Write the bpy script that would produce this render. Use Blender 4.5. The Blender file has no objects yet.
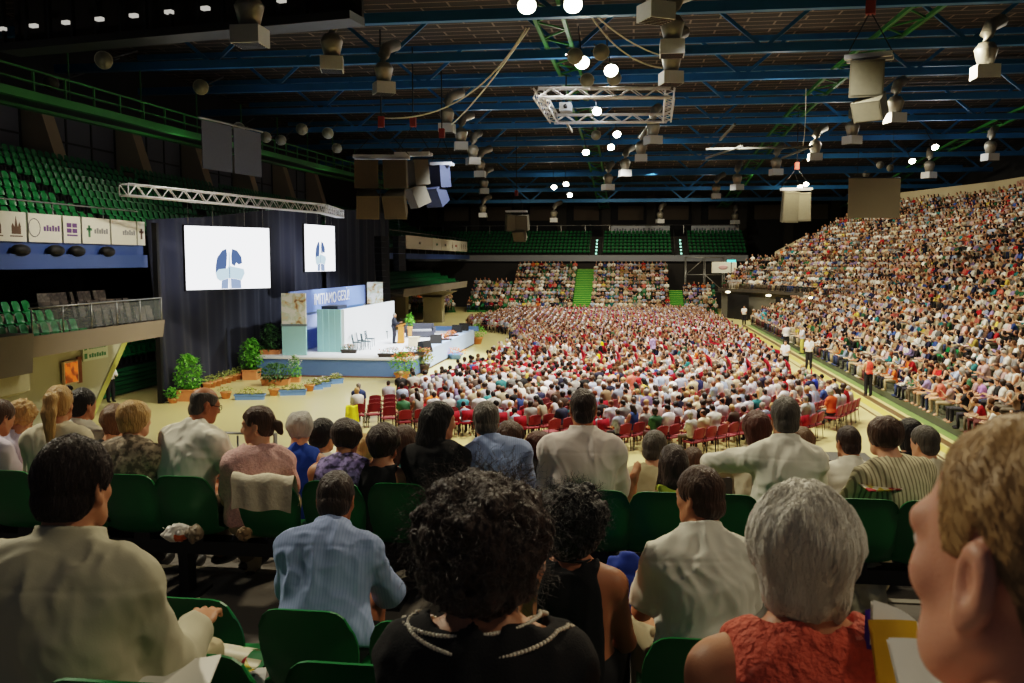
import bpy, math, random
import numpy as np
from mathutils import Vector, Matrix
R = math.radians
PI = math.pi
C = bpy.context.scene.collection
RNG = random.Random(7)
NPR = np.random.default_rng(11)
F32 = np.float32

# ---------------------------------------------------------------- camera frame
H_EYE, YAW, PITCH, FOC = 5.9, R(7.5), R(5.17), 900.0
FWD = Vector((-math.sin(YAW), math.cos(YAW), 0))
RGT = Vector((math.cos(YAW), math.sin(YAW), 0))
def ray(px, py):
    """horizontal-forward 1, returns (right, up) slopes of the line of sight"""
    u, v = (px - 512) / FOC, (341.5 - py) / FOC
    f = math.cos(PITCH) + v * math.sin(PITCH)
    z = -math.sin(PITCH) + v * math.cos(PITCH)
    return u / f, z / f
def at(px, py, d):
    r, z = ray(px, py)
    p = FWD * d + RGT * (r * d)
    return Vector((p.x, p.y, H_EYE + z * d))
def on_z(px, py, z=0.0):
    r, s = ray(px, py)
    return at(px, py, (z - H_EYE) / s)
def project(p):
    x = p[0] * RGT.x + p[1] * RGT.y
    d = p[0] * FWD.x + p[1] * FWD.y
    z = p[2] - H_EYE
    f = d * math.cos(PITCH) - z * math.sin(PITCH)
    v = d * math.sin(PITCH) + z * math.cos(PITCH)
    if f <= 0.05: return None
    return 512 + FOC * x / f, 341.5 - FOC * v / f, d

# ---------------------------------------------------------------- materials
def srgb(r, g, b):
    f = lambda c: (c / 255 / 12.92) if c / 255 <= .04045 else ((c / 255 + .055) / 1.055) ** 2.4
    return (f(r), f(g), f(b))
_MATS = {}
def mat(name, col, rough=.6, metal=0.0, var=.12, scale=8.0, bump=0.0, bscale=60.0, emit=0.0, spec=.4, wave=None, sheen=0.0, sub=0.0, alpha=1.0, aniso=None):
    if name in _MATS: return _MATS[name]
    m = bpy.data.materials.new(name); m.use_nodes = True
    nt = m.node_tree; N = nt.nodes; L = nt.links
    b = N['Principled BSDF']
    b.inputs['Roughness'].default_value = rough
    b.inputs['Metallic'].default_value = metal
    b.inputs['Specular IOR Level'].default_value = spec
    if sub: b.inputs['Subsurface Weight'].default_value = sub; b.inputs['Subsurface Radius'].default_value = (.02, .008, .004)
    if sheen: b.inputs['Sheen Weight'].default_value = sheen
    tc = N.new('ShaderNodeTexCoord')
    src = tc.outputs['Object']
    if aniso:
        mp = N.new('ShaderNodeMapping'); mp.inputs['Scale'].default_value = aniso
        L.new(src, mp.inputs['Vector']); src = mp.outputs['Vector']
    nz = N.new('ShaderNodeTexNoise'); nz.inputs['Scale'].default_value = scale; nz.inputs['Detail'].default_value = 4
    L.new(src, nz.inputs['Vector'])
    mix = N.new('ShaderNodeMix'); mix.data_type = 'RGBA'
    mix.inputs['A'].default_value = (*[c * (1 - var) for c in col], 1)
    mix.inputs['B'].default_value = (*[min(1, c * (1 + var)) for c in col], 1)
    if var > .4:
        cr = N.new('ShaderNodeValToRGB'); cr.color_ramp.elements[0].position = .42; cr.color_ramp.elements[1].position = .58
        L.new(nz.outputs['Fac'], cr.inputs['Fac']); L.new(cr.outputs['Color'], mix.inputs['Factor'])
    else: L.new(nz.outputs['Fac'], mix.inputs['Factor'])
    out = mix.outputs['Result']
    if wave:
        wc, ws, wd = wave
        w = N.new('ShaderNodeTexWave'); w.inputs['Scale'].default_value = ws; w.bands_direction = wd; w.inputs['Distortion'].default_value = .3
        L.new(tc.outputs['Object'], w.inputs['Vector'])
        rp = N.new('ShaderNodeValToRGB'); rp.color_ramp.elements[0].position = .62; rp.color_ramp.elements[1].position = .8
        L.new(w.outputs['Fac'], rp.inputs['Fac'])
        m2 = N.new('ShaderNodeMix'); m2.data_type = 'RGBA'
        L.new(rp.outputs['Color'], m2.inputs['Factor']); L.new(out, m2.inputs['A']); m2.inputs['B'].default_value = (*wc, 1)
        out = m2.outputs['Result']
    L.new(out, b.inputs['Base Color'])
    if emit:
        L.new(out, b.inputs['Emission Color']); b.inputs['Emission Strength'].default_value = emit
    if bump:
        n2 = N.new('ShaderNodeTexNoise'); n2.inputs['Scale'].default_value = bscale; n2.inputs['Detail'].default_value = 5
        L.new(src, n2.inputs['Vector'])
        bp = N.new('ShaderNodeBump'); bp.inputs['Strength'].default_value = bump; bp.inputs['Distance'].default_value = .02
        L.new(n2.outputs['Fac'], bp.inputs['Height']); L.new(bp.outputs['Normal'], b.inputs['Normal'])
    if alpha < 1: b.inputs['Alpha'].default_value = alpha
    _MATS[name] = m
    return m
def glow(name, col, strength):
    if name in _MATS: return _MATS[name]
    m = bpy.data.materials.new(name); m.use_nodes = True
    nt = m.node_tree; nt.nodes.clear()
    e = nt.nodes.new('ShaderNodeEmission'); e.inputs['Color'].default_value = (*col, 1); e.inputs['Strength'].default_value = strength
    o = nt.nodes.new('ShaderNodeOutputMaterial'); nt.links.new(e.outputs[0], o.inputs[0])
    _MATS[name] = m
    return m
def attr_mat(name, rough=.75):
    m = bpy.data.materials.new(name); m.use_nodes = True
    nt = m.node_tree; b = nt.nodes['Principled BSDF']; b.inputs['Roughness'].default_value = rough; b.inputs['Specular IOR Level'].default_value = .2
    a = nt.nodes.new('ShaderNodeAttribute'); a.attribute_name = 'tint'
    nt.links.new(a.outputs['Color'], b.inputs['Base Color'])
    return m

# ---------------------------------------------------------------- mesh builder
class MB:
    def __init__(self): self.v, self.f, self.m, self.s = [], [], [], []
    def add(self, vs, fs, mi=0, smooth=False):
        b = len(self.v); self.v += [tuple(p) for p in vs]
        for f in fs: self.f.append([b + i for i in f]); self.m.append(mi); self.s.append(smooth)
        return self
    def box(self, c, s, mi=0, M=None):
        x, y, z = [k / 2 for k in s]
        vs = [Vector((i * x, j * y, k * z)) for i in (-1, 1) for j in (-1, 1) for k in (-1, 1)]
        if M is not None: vs = [M @ p for p in vs]
        c = Vector(c); vs = [p + c for p in vs]
        return self.add(vs, [(0, 1, 3, 2), (4, 6, 7, 5), (0, 4, 5, 1), (2, 3, 7, 6), (0, 2, 6, 4), (1, 5, 7, 3)], mi)
    def bb(self, lo, hi, mi=0):
        return self.box([(a + b) / 2 for a, b in zip(lo, hi)], [abs(b - a) for a, b in zip(lo, hi)], mi)
    def tube(self, pts, r, n=8, mi=0, smooth=True, caps=True):
        pts = [Vector(p) for p in pts]
        rs = r if isinstance(r, (list, tuple)) else [r] * len(pts)
        vs, fs = [], []
        for i, p in enumerate(pts):
            a, b = pts[max(i - 1, 0)], pts[min(i + 1, len(pts) - 1)]
            t = (b - a).normalized() if (b - a).length > 1e-9 else Vector((0, 0, 1))
            up = Vector((0, 0, 1)) if abs(t.z) < .95 else Vector((0, 1, 0))
            x = t.cross(up).normalized(); y = x.cross(t)
            for k in range(n):
                q = 2 * PI * (k + .5) / n
                vs.append(p + (x * math.cos(q) + y * math.sin(q)) * rs[i])
        for i in range(len(pts) - 1):
            for k in range(n):
                k2 = (k + 1) % n
                fs.append((i * n + k, i * n + k2, (i + 1) * n + k2, (i + 1) * n + k))
        if caps:
            fs.append(tuple(range(n))[::-1]); fs.append(tuple((len(pts) - 1) * n + k for k in range(n)))
        return self.add(vs, fs, mi, smooth)
    def bar(self, a, b, w, h=None, mi=0):
        a, b = Vector(a), Vector(b); t = (b - a); L_ = t.length; t.normalize()
        up = Vector((0, 0, 1)) if abs(t.z) < .98 else Vector((0, 1, 0))
        x = t.cross(up).normalized(); y = x.cross(t)
        M = Matrix((x, t, y)).transposed()
        return self.box((a + b) / 2, (w, L_, h or w), mi, M)
    def ball(self, c, r, n=10, k=6, mi=0, sq=(1, 1, 1)):
        c = Vector(c); vs = [c + Vector((0, 0, r * sq[2]))]
        for i in range(1, k):
            ph = PI * i / k
            for j in range(n):
                th = 2 * PI * j / n
                vs.append(c + Vector((r * sq[0] * math.sin(ph) * math.cos(th), r * sq[1] * math.sin(ph) * math.sin(th), r * sq[2] * math.cos(ph))))
        vs.append(c - Vector((0, 0, r * sq[2])))
        fs = [(0, 1 + j, 1 + (j + 1) % n) for j in range(n)]
        for i in range(k - 2):
            for j in range(n):
                a, b = 1 + i * n + j, 1 + i * n + (j + 1) % n
                fs.append((a, a + n, b + n, b))
        l = len(vs) - 1; o = 1 + (k - 2) * n
        fs += [(l, o + (j + 1) % n, o + j) for j in range(n)]
        return self.add(vs, fs, mi, True)
    def lathe(self, c, prof, n=14, mi=0, smooth=True):
        c = Vector(c); vs, fs = [], []
        for r, z in prof:
            for k in range(n):
                q = 2 * PI * k / n; vs.append(c + Vector((r * math.cos(q), r * math.sin(q), z)))
        for i in range(len(prof) - 1):
            for k in range(n):
                fs.append((i * n + k, i * n + (k + 1) % n, (i + 1) * n + (k + 1) % n, (i + 1) * n + k))
        fs.append(tuple(range(n))[::-1]); fs.append(tuple((len(prof) - 1) * n + k for k in range(n)))
        return self.add(vs, fs, mi, smooth)
    def prism(self, poly, a, b, axis='z', mi=0):
        """poly in the plane across AXIS, extruded from a to b"""
        def P(u, v, w):
            return {'z': (u, v, w), 'y': (u, w, v), 'x': (w, u, v)}[axis]
        n = len(poly)
        vs = [P(u, v, a) for u, v in poly] + [P(u, v, b) for u, v in poly]
        fs = [tuple(range(n))[::-1], tuple(range(n, 2 * n))] + [(i, (i + 1) % n, n + (i + 1) % n, n + i) for i in range(n)]
        return self.add(vs, fs, mi)
    def grid(self, fn, nu, nv, mi=0, smooth=True):
        vs = [fn(i / nu, j / nv) for i in range(nu + 1) for j in range(nv + 1)]
        fs = [(i * (nv + 1) + j, (i + 1) * (nv + 1) + j, (i + 1) * (nv + 1) + j + 1, i * (nv + 1) + j + 1) for i in range(nu) for j in range(nv)]
        return self.add(vs, fs, mi, smooth)
    def mesh(self, name, mats):
        me = bpy.data.meshes.new(name); me.from_pydata(self.v, [], self.f)
        for m in (mats if isinstance(mats, (list, tuple)) else [mats]): me.materials.append(m)
        me.polygons.foreach_set('material_index', self.m)
        me.polygons.foreach_set('use_smooth', self.s)
        me.update(); fix_normals(me)
        return me
    def build(self, name, mats, parent=None, loc=(0, 0, 0), rz=0.0):
        return link(name, self.mesh(name, mats), parent, loc, rz)
def fix_normals(me):
    import bmesh
    bm = bmesh.new(); bm.from_mesh(me); bmesh.ops.recalc_face_normals(bm, faces=bm.faces); bm.to_mesh(me); bm.free()
def link(name, me, parent=None, loc=(0, 0, 0), rz=0.0):
    o = bpy.data.objects.new(name, me); C.objects.link(o)
    o.location = loc; o.rotation_euler = (0, 0, rz)
    if parent is not None: o.parent = parent
    return o
def empty(name, loc=(0, 0, 0), rz=0.0):
    o = bpy.data.objects.new(name, None); C.objects.link(o); o.location = loc; o.rotation_euler = (0, 0, rz); o.empty_display_size = .1
    return o
def tag(o, label=None, cat=None, group=None, kind=None):
    if label: o['label'] = label
    if cat: o['category'] = cat
    if group: o['group'] = group
    if kind: o['kind'] = kind
    return o
def dup(root, loc, rz=0.0, label=None, group=None):
    r = root.copy(); C.objects.link(r); r.location = loc; r.rotation_euler = (0, 0, rz)
    if label: r['label'] = label
    if group: r['group'] = group
    for ch in KIDS(root):
        c = ch.copy(); C.objects.link(c); c.parent = r
        for g in KIDS(ch):
            d = g.copy(); C.objects.link(d); d.parent = c
    return r
_KID = {}
def KIDS(o):
    if o.name not in _KID: _KID[o.name] = list(o.children)
    return _KID[o.name]
def struct(name, mb, m):
    return tag(mb.build(name, m), kind='structure')
ORD = ['zeroth', 'first', 'second', 'third', 'fourth', 'fifth', 'sixth', 'seventh', 'eighth', 'ninth', 'tenth', 'eleventh', 'twelfth', 'thirteenth', 'fourteenth', 'fifteenth', 'sixteenth', 'seventeenth', 'eighteenth', 'nineteenth', 'twentieth']
TENS = ['', '', 'twenty', 'thirty', 'forty', 'fifty', 'sixty', 'seventy', 'eighty', 'ninety']
def ordinal(n):
    if n <= 20: return ORD[n]
    if n >= 100: return 'hundred-and-' + ordinal(n - 100) if n > 100 else 'hundredth'
    t, u = divmod(n, 10)
    return TENS[t][:-1] + 'ieth' if u == 0 else TENS[t] + '-' + ORD[u]

# ---------------------------------------------------------------- distance-field bodies (one continuous skin)
def _hash(ix, iy, iz, seed):
    n = (ix * 374761393 + iy * 668265263 + iz * 1274126177 + seed * 974711) & 0xffffffff
    n = ((n ^ (n >> 13)) * 1274126177) & 0xffffffff
    return ((n ^ (n >> 16)) & 0xffff).astype(F32) / 65535.0
def vnoise(P, scale, seed=0, sq=(1, 1, 1)):
    q = P * (np.array(sq, F32) * scale)
    i = np.floor(q).astype(np.int64); f = (q - i).astype(F32); f = f * f * (3 - 2 * f)
    out = 0
    for dx in (0, 1):
        for dy in (0, 1):
            for dz in (0, 1):
                w = (f[..., 0] if dx else 1 - f[..., 0]) * (f[..., 1] if dy else 1 - f[..., 1]) * (f[..., 2] if dz else 1 - f[..., 2])
                out = out + w * _hash(i[..., 0] + dx, i[..., 1] + dy, i[..., 2] + dz, seed)
    return out * 2 - 1
def A3(v): return np.array(v, F32)
def ell(P, c, r):
    q = (P - A3(c)) / A3(r); k = np.sqrt((q * q).sum(-1)) + 1e-6
    q2 = q / A3(r); k2 = np.sqrt((q2 * q2).sum(-1)) + 1e-6
    return k * (k - 1) / k2
def cap(P, a, b, ra, rb=None):
    rb = ra if rb is None else rb
    a, b = A3(a), A3(b); ab = b - a
    t = np.clip(((P - a) @ ab) / max(float(ab @ ab), 1e-9), 0, 1)
    d = P - (a + t[..., None] * ab)
    return np.sqrt((d * d).sum(-1)) - (ra + (rb - ra) * t)
def chain(P, pts, rs, k=.015):
    d = None
    for i in range(len(pts) - 1):
        e = cap(P, pts[i], pts[i + 1], rs[i], rs[i + 1]); d = e if d is None else smin(d, e, k)
    return d
def smin(a, b, k):
    h = np.clip(.5 + .5 * (b - a) / k, 0, 1)
    return b + (a - b) * h - k * h * (1 - h)
def smax(a, b, k): return -smin(-a, -b, k)
def rotm(yaw=0, pitch=0, roll=0):
    return np.array((Matrix.Rotation(yaw, 3, 'Z') @ Matrix.Rotation(pitch, 3, 'X') @ Matrix.Rotation(roll, 3, 'Y')), F32)
def surface(fn, lo, hi, h):
    """surface nets over the box lo..hi at step h; returns verts, quads"""
    lo, hi = np.array(lo, F32), np.array(hi, F32)
    n = np.maximum(np.ceil((hi - lo) / h).astype(int) + 1, 3)
    ax = [lo[i] + h * np.arange(n[i], dtype=F32) for i in range(3)]
    P = np.stack(np.meshgrid(*ax, indexing='ij'), -1)
    V = fn(P.reshape(-1, 3)).reshape(n).astype(F32)
    V[0], V[-1] = np.maximum(V[0], .001), np.maximum(V[-1], .001)
    V[:, 0], V[:, -1] = np.maximum(V[:, 0], .001), np.maximum(V[:, -1], .001)
    V[:, :, 0], V[:, :, -1] = np.maximum(V[:, :, 0], .001), np.maximum(V[:, :, -1], .001)
    ins = V < 0
    m = n - 1
    acc = np.zeros((*m, 3), F32); cnt = np.zeros(m, F32)
    sl = lambda o: tuple(slice(o[i], o[i] + m[i]) for i in range(3))
    for axis in range(3):
        e = [0, 0, 0]; e[axis] = 1
        o1, o2 = [i for i in range(3) if i != axis]
        for a in (0, 1):
            for b in (0, 1):
                s = [0, 0, 0]; s[o1] = a; s[o2] = b
                t = [s[i] + e[i] for i in range(3)]
                va, vb = V[sl(s)], V[sl(t)]
                x = (va < 0) != (vb < 0)
                fr = np.where(x, va / np.where(x, va - vb, 1), 0)
                p = np.zeros((*m, 3), F32)
                for i in range(3): p[..., i] = s[i]
                p[..., axis] += fr
                acc += np.where(x[..., None], p, 0); cnt += x
    act = cnt > 0
    idx = -np.ones(m, np.int64); idx[act] = np.arange(act.sum())
    base = np.argwhere(act).astype(F32)
    verts = lo + h * (base + acc[act] / cnt[act][:, None])
    quads = []
    for axis in range(3):
        o1, o2 = [(1, 2), (2, 0), (0, 1)][axis]
        s1 = [slice(1, n[i] - 1) for i in range(3)]; s1[axis] = slice(0, n[axis] - 1)
        s2 = list(s1); s2[axis] = slice(1, n[axis])
        a, b = ins[tuple(s1)], ins[tuple(s2)]
        pos = np.argwhere(a != b)
        if not len(pos): continue
        off = np.array([1, 1, 1]); off[axis] = 0
        pos_g = pos + off
        flip = a[tuple(pos.T)]
        def cell(d1, d2):
            q = pos_g.copy(); q[:, o1] += d1; q[:, o2] += d2
            return idx[tuple(q.T)]
        q = np.stack([cell(-1, -1), cell(0, -1), cell(0, 0), cell(-1, 0)], 1)
        q[~flip] = q[~flip][:, ::-1]
        quads.append(q)
    return verts, (np.concatenate(quads) if quads else np.zeros((0, 4), np.int64))
def np_mesh(name, verts, quads, mats, smooth=True, mi=None):
    me = bpy.data.meshes.new(name)
    me.vertices.add(len(verts)); me.vertices.foreach_set('co', np.asarray(verts, F32).ravel())
    me.loops.add(quads.size); me.loops.foreach_set('vertex_index', quads.astype(np.int32).ravel())
    me.polygons.add(len(quads))
    me.polygons.foreach_set('loop_start', (np.arange(len(quads)) * 4).astype(np.int32))
    if smooth: me.polygons.foreach_set('use_smooth', np.ones(len(quads), bool))
    for m in (mats if isinstance(mats, (list, tuple)) else [mats]): me.materials.append(m)
    if mi is not None: me.polygons.foreach_set('material_index', mi.astype(np.int32))
    me.update(calc_edges=True)
    return me
def relax(verts, quads, it=1):
    v = verts.copy()
    for _ in range(it):
        s = np.zeros_like(v); c = np.zeros(len(v), F32)
        for a, b in ((0, 1), (1, 2), (2, 3), (3, 0)):
            np.add.at(s, quads[:, a], v[quads[:, b]]); np.add.at(c, quads[:, a], 1)
            np.add.at(s, quads[:, b], v[quads[:, a]]); np.add.at(c, quads[:, b], 1)
        v = v * .4 + .6 * s / np.maximum(c, 1)[:, None]
    return v
def surface_sparse(fn, lo, hi, h, B=6, pad=.03):
    """surface nets, evaluated only in the blocks the surface passes through"""
    lo, hi = np.array(lo, F32), np.array(hi, F32)
    nb = np.maximum(np.ceil((hi - lo) / (h * B)).astype(int), 1)
    n = nb * B
    bax = [lo[i] + h * (B * np.arange(nb[i]) + (B - 1) / 2) for i in range(3)]
    BP = np.stack(np.meshgrid(*bax, indexing='ij'), -1).astype(F32)
    BV = fn(BP.reshape(-1, 3)).reshape(nb)
    V = np.repeat(np.repeat(np.repeat(BV, B, 0), B, 1), B, 2).astype(F32)
    act = np.argwhere(np.abs(BV) < h * B * .9 + pad)
    loc = np.stack(np.meshgrid(*[np.arange(B)] * 3, indexing='ij'), -1).reshape(-1, 3)
    for k in range(0, len(act), 1500):
        ii = (act[k:k + 1500, None, :] * B + loc[None]).reshape(-1, 3)
        V[tuple(ii.T)] = fn((lo + h * ii).astype(F32))
    return nets(V, lo, h)
def nets(V, lo, h):
    n = np.array(V.shape)
    for s in ((0, slice(None), slice(None)), (-1, slice(None), slice(None)), (slice(None), 0, slice(None)), (slice(None), -1, slice(None)), (slice(None), slice(None), 0), (slice(None), slice(None), -1)):
        V[s] = np.maximum(V[s], .001)
    ins = V < 0
    m = n - 1
    c = np.zeros(m, np.int8)
    for a in (0, 1):
        for b in (0, 1):
            for d in (0, 1): c += ins[a:a + m[0], b:b + m[1], d:d + m[2]]
    act = (c > 0) & (c < 8)
    cells = np.argwhere(act)
    idx = -np.ones(m, np.int64); idx[act] = np.arange(len(cells))
    acc = np.zeros((len(cells), 3), F32); cnt = np.zeros(len(cells), F32)
    for axis in range(3):
        o1, o2 = [i for i in range(3) if i != axis]
        for a in (0, 1):
            for b in (0, 1):
                s = np.zeros(3, int); s[o1] = a; s[o2] = b
                t = s.copy(); t[axis] = 1
                va = V[tuple((cells + s).T)]; vb = V[tuple((cells + t).T)]
                x = (va < 0) != (vb < 0)
                fr = np.where(x, va / np.where(x, va - vb, 1), 0)
                p = np.tile(s.astype(F32), (len(cells), 1)); p[:, axis] += fr
                acc += np.where(x[:, None], p, 0); cnt += x
    verts = lo + h * (cells + acc / np.maximum(cnt, 1)[:, None])
    quads = []
    for axis in range(3):
        o1, o2 = [(1, 2), (2, 0), (0, 1)][axis]
        s1 = [slice(1, n[i] - 1) for i in range(3)]; s1[axis] = slice(0, n[axis] - 1)
        s2 = list(s1); s2[axis] = slice(1, n[axis])
        a, b = ins[tuple(s1)], ins[tuple(s2)]
        pos = np.argwhere(a != b)
        if not len(pos): continue
        flip = a[tuple(pos.T)]
        off = np.array([1, 1, 1]); off[axis] = 0
        pos = pos + off
        def cell(d1, d2):
            q = pos.copy(); q[:, o1] += d1; q[:, o2] += d2
            return idx[tuple(q.T)]
        q = np.stack([cell(-1, -1), cell(0, -1), cell(0, 0), cell(-1, 0)], 1)
        q[~flip] = q[~flip][:, ::-1]
        quads.append(q)
    return verts.astype(F32), (np.concatenate(quads) if quads else np.zeros((0, 4), np.int64))

SKIN = lambda k='fair': {
    'fair': mat('skin_fair', srgb(214, 160, 128), .5, var=.06, scale=14, bump=.06, bscale=220, sub=.12, spec=.35),
    'pink': mat('skin_pink', srgb(206, 148, 122), .48, var=.08, scale=18, bump=.08, bscale=260, sub=.15, spec=.4),
    'tan': mat('skin_tan', srgb(176, 118, 84), .5, var=.06, scale=14, bump=.06, bscale=220, sub=.1, spec=.35),
    'olive': mat('skin_olive', srgb(190, 136, 102), .5, var=.06, scale=14, bump=.06, bscale=220, sub=.1, spec=.35)}[k]
def HAIR(k):
    c = {'black': (22, 17, 15), 'dark': (50, 34, 25), 'brown': (74, 52, 36), 'lightbrown': (110, 82, 56), 'auburn': (78, 40, 26), 'blonde': (190, 150, 92), 'grey': (136, 130, 120), 'silver': (176, 172, 164), 'pewter': (222, 216, 202), 'sandy': (176, 142, 96), 'salt': (84, 78, 70)}[k]
    if k == 'sandy': return mat('hair_sandy', srgb(*c), .5, var=.25, scale=150, bump=.12, bscale=320, spec=.3, aniso=(1, 1, .5))
    return mat('hair_' + k, srgb(*c), .42, var=.35, scale=26, bump=.6, bscale=42, spec=.35, aniso=(2.4, 2.4, .35), sheen=.1)

def head_sdf(Q, ears=True, wide=1.0):
    """Q in the head frame, face towards +Y, metres"""
    d = ell(Q, (0, -.012, .03), (.074 * wide, .094, .088))
    d = smin(d, ell(Q, (0, .03, -.035), (.058 * wide, .062, .085)), .03)
    d = smin(d, cap(Q, (-.022, .05, -.086), (.022, .05, -.086), .024), .03)
    d = smin(d, cap(Q, (-.04, .074, .022), (.04, .074, .022), .012), .02)          # brow
    for s in (-1, 1):
        d = smin(d, ell(Q, (s * .041, .06, -.022), (.02, .02, .02)), .02)      # cheekbone
        d = smin(d, cap(Q, (s * .055 * wide, .0, -.05), (s * .028, .05, -.09), .018), .03)  # jaw line
        d = smax(d, -ell(Q, (s * .031, .103, .002), (.017, .016, .011)), .012)     # eye socket
    n = smin(cap(Q, (0, .086, .01), (0, .104, -.03), .008, .013), ell(Q, (0, .096, -.034), (.019, .014, .011)), .012)
    d = smin(d, n, .012)
    d = smin(d, ell(Q, (0, .077, -.066), (.025, .014, .013)), .012)                 # lips
    d = smax(d, -cap(Q, (-.022, .096, -.066), (.022, .096, -.066), .0035), .005)
    d = smin(d, ell(Q, (0, .072, -.1), (.019, .016, .016)), .02)                  # chin
    if ears:
        for s in (-1, 1):
            E = (Q - A3((s * .078 * wide, -.012, -.008))) @ rotm(s * .2, .12)
            e = ell(E, (0, -.002, .003), (.0095, .0215, .035))
            e = smin(e, ell(E, (0, .005, -.028), (.009, .012, .014)), .008)
            e = smax(e, -ell(E, (s * .0095, .003, .006), (.0095, .0125, .020)), .003)
            e = smin(e, cap(E, (0, .012, -.004), (s * .003, .010, -.012), .005), .004)
            d = smin(d, e, .006)
    return d

def hair_line(Q, nape=-.085, front=.058, sideburn=-.01, shift=0.0):
    """negative where hair grows: above a line that climbs from the nape, over the ear, to the forehead"""
    y = Q[:, 1] + shift
    z = np.interp(y, [-.12, -.06, -.035, .005, .012, .045, .06, .085], [nape, nape, nape + .015, sideburn + .035, sideburn, .01, front - .012, front]).astype(F32)
    return z - Q[:, 2]

def hair_sdf(Q, st, seed=0):
    n1 = vnoise(Q, 38, seed, (1, 1, .35)); n2 = vnoise(Q, 90, seed + 3, (1, 1, .3))
    if st['style'] in ('short', 'crop', 'balding'):
        t = st.get('t', .012)
        d = np.minimum(ell(Q, (0, -.012, .03), (.074 + t, .094 + t, .088 + t * 1.2)), ell(Q, (0, -.04, -.03), (.062 + t, .062 + t, .075)))
        d = d - n1 * st.get('rough', .004) - n2 * .0018
        d = smax(d, hair_line(Q, st.get('nape', -.085), st.get('front', .058), st.get('sideburn', -.01), st.get('shift', 0.0)) + n1 * .004, .006)
        if st['style'] == 'balding':
            d = smax(d, -ell(Q, (0, st.get('bald_y', .035), .12), (.06, st.get('bald_r', .1), .075)) + n1 * .004, .01)
        return d
    if st['style'] == 'bob':
        L_, w = st.get('len', .12), st.get('w', .1)
        d = smin(ell(Q, (0, -.018, .03), (w, .115, .1)), cap(Q, (0, -.03, .0), (0, -.035, -L_ + .06), w * .98, w * .8), .03)
        d = smax(d, -ell(Q, (0, .125, -.05), (.072, .085, .115)), .015)
        d = smax(d, -(Q[:, 2] + L_ + n1 * .012), .02)
        return d - n1 * .006 - n2 * .003 - vnoise(Q, 16, seed + 9, (1, 1, .4)) * .009
    if st['style'] == 'curly':
        w = st.get('w', .13)
        d = ell(Q, (0, -.025, .035), (w, w * .97, w * .9))
        if st.get('low'): d = smin(d, ell(Q, (0, -.045, -.055), (w * .82, w * .7, w * .62)), .03)
        d = smax(d, -ell(Q, (0, .14, -.045), (.075, .085, .1)), .02)
        return d - vnoise(Q, 24, seed) * .016 - vnoise(Q, 55, seed + 2) * .012 - vnoise(Q, 110, seed + 5) * .006
    if st['style'] in ('long', 'ponytail', 'bun', 'tied'):
        d = ell(Q, (0, -.014, .03), (.086, .107, .102))
        d = smin(d, ell(Q, (0, -.04, -.02), (.074, .068, .085)), .02)
        if st['style'] == 'long':
            L_ = st.get('len', .3)
            d = smin(d, chain(Q, [(0, -.055, 0), (0, -.075, -.12), (0, -.085, -L_)], [.085, .075, .05], .02) , .03)
            for s in (-1, 1): d = smin(d, chain(Q, [(s * .06, -.01, 0), (s * .075, -.02, -.12), (s * .06, -.05, -L_ * .9)], [.03, .032, .02]), .03)
        d = smax(d, hair_line(Q, -.4 if st['style'] == 'long' else -.08, .058, -.2 if st['style'] == 'long' else 0), .006)
        d = smax(d, -ell(Q, (0, .125, -.05), (.064, .078, .112)), .012)
        if st['style'] == 'ponytail':
            d = smin(d, chain(Q, [(0, -.1, .05), (.0, -.15, .04), (0, -.165, -.05), (0, -.15, st.get('tail', -.2))], [.03, .04, .045, .02], .02), .02)
        if st['style'] == 'bun':
            d = smin(d, chain(Q, [(0, -.1, .0), (0, -.135, -.015), (0, -.15, -.06)], [.02, .032, .02], .01), .01)
        return d - n1 * .005 - n2 * .003
    raise ValueError(st)

def rot_z(v, a): return Matrix.Rotation(a, 3, 'Z') @ Vector(v)

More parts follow.
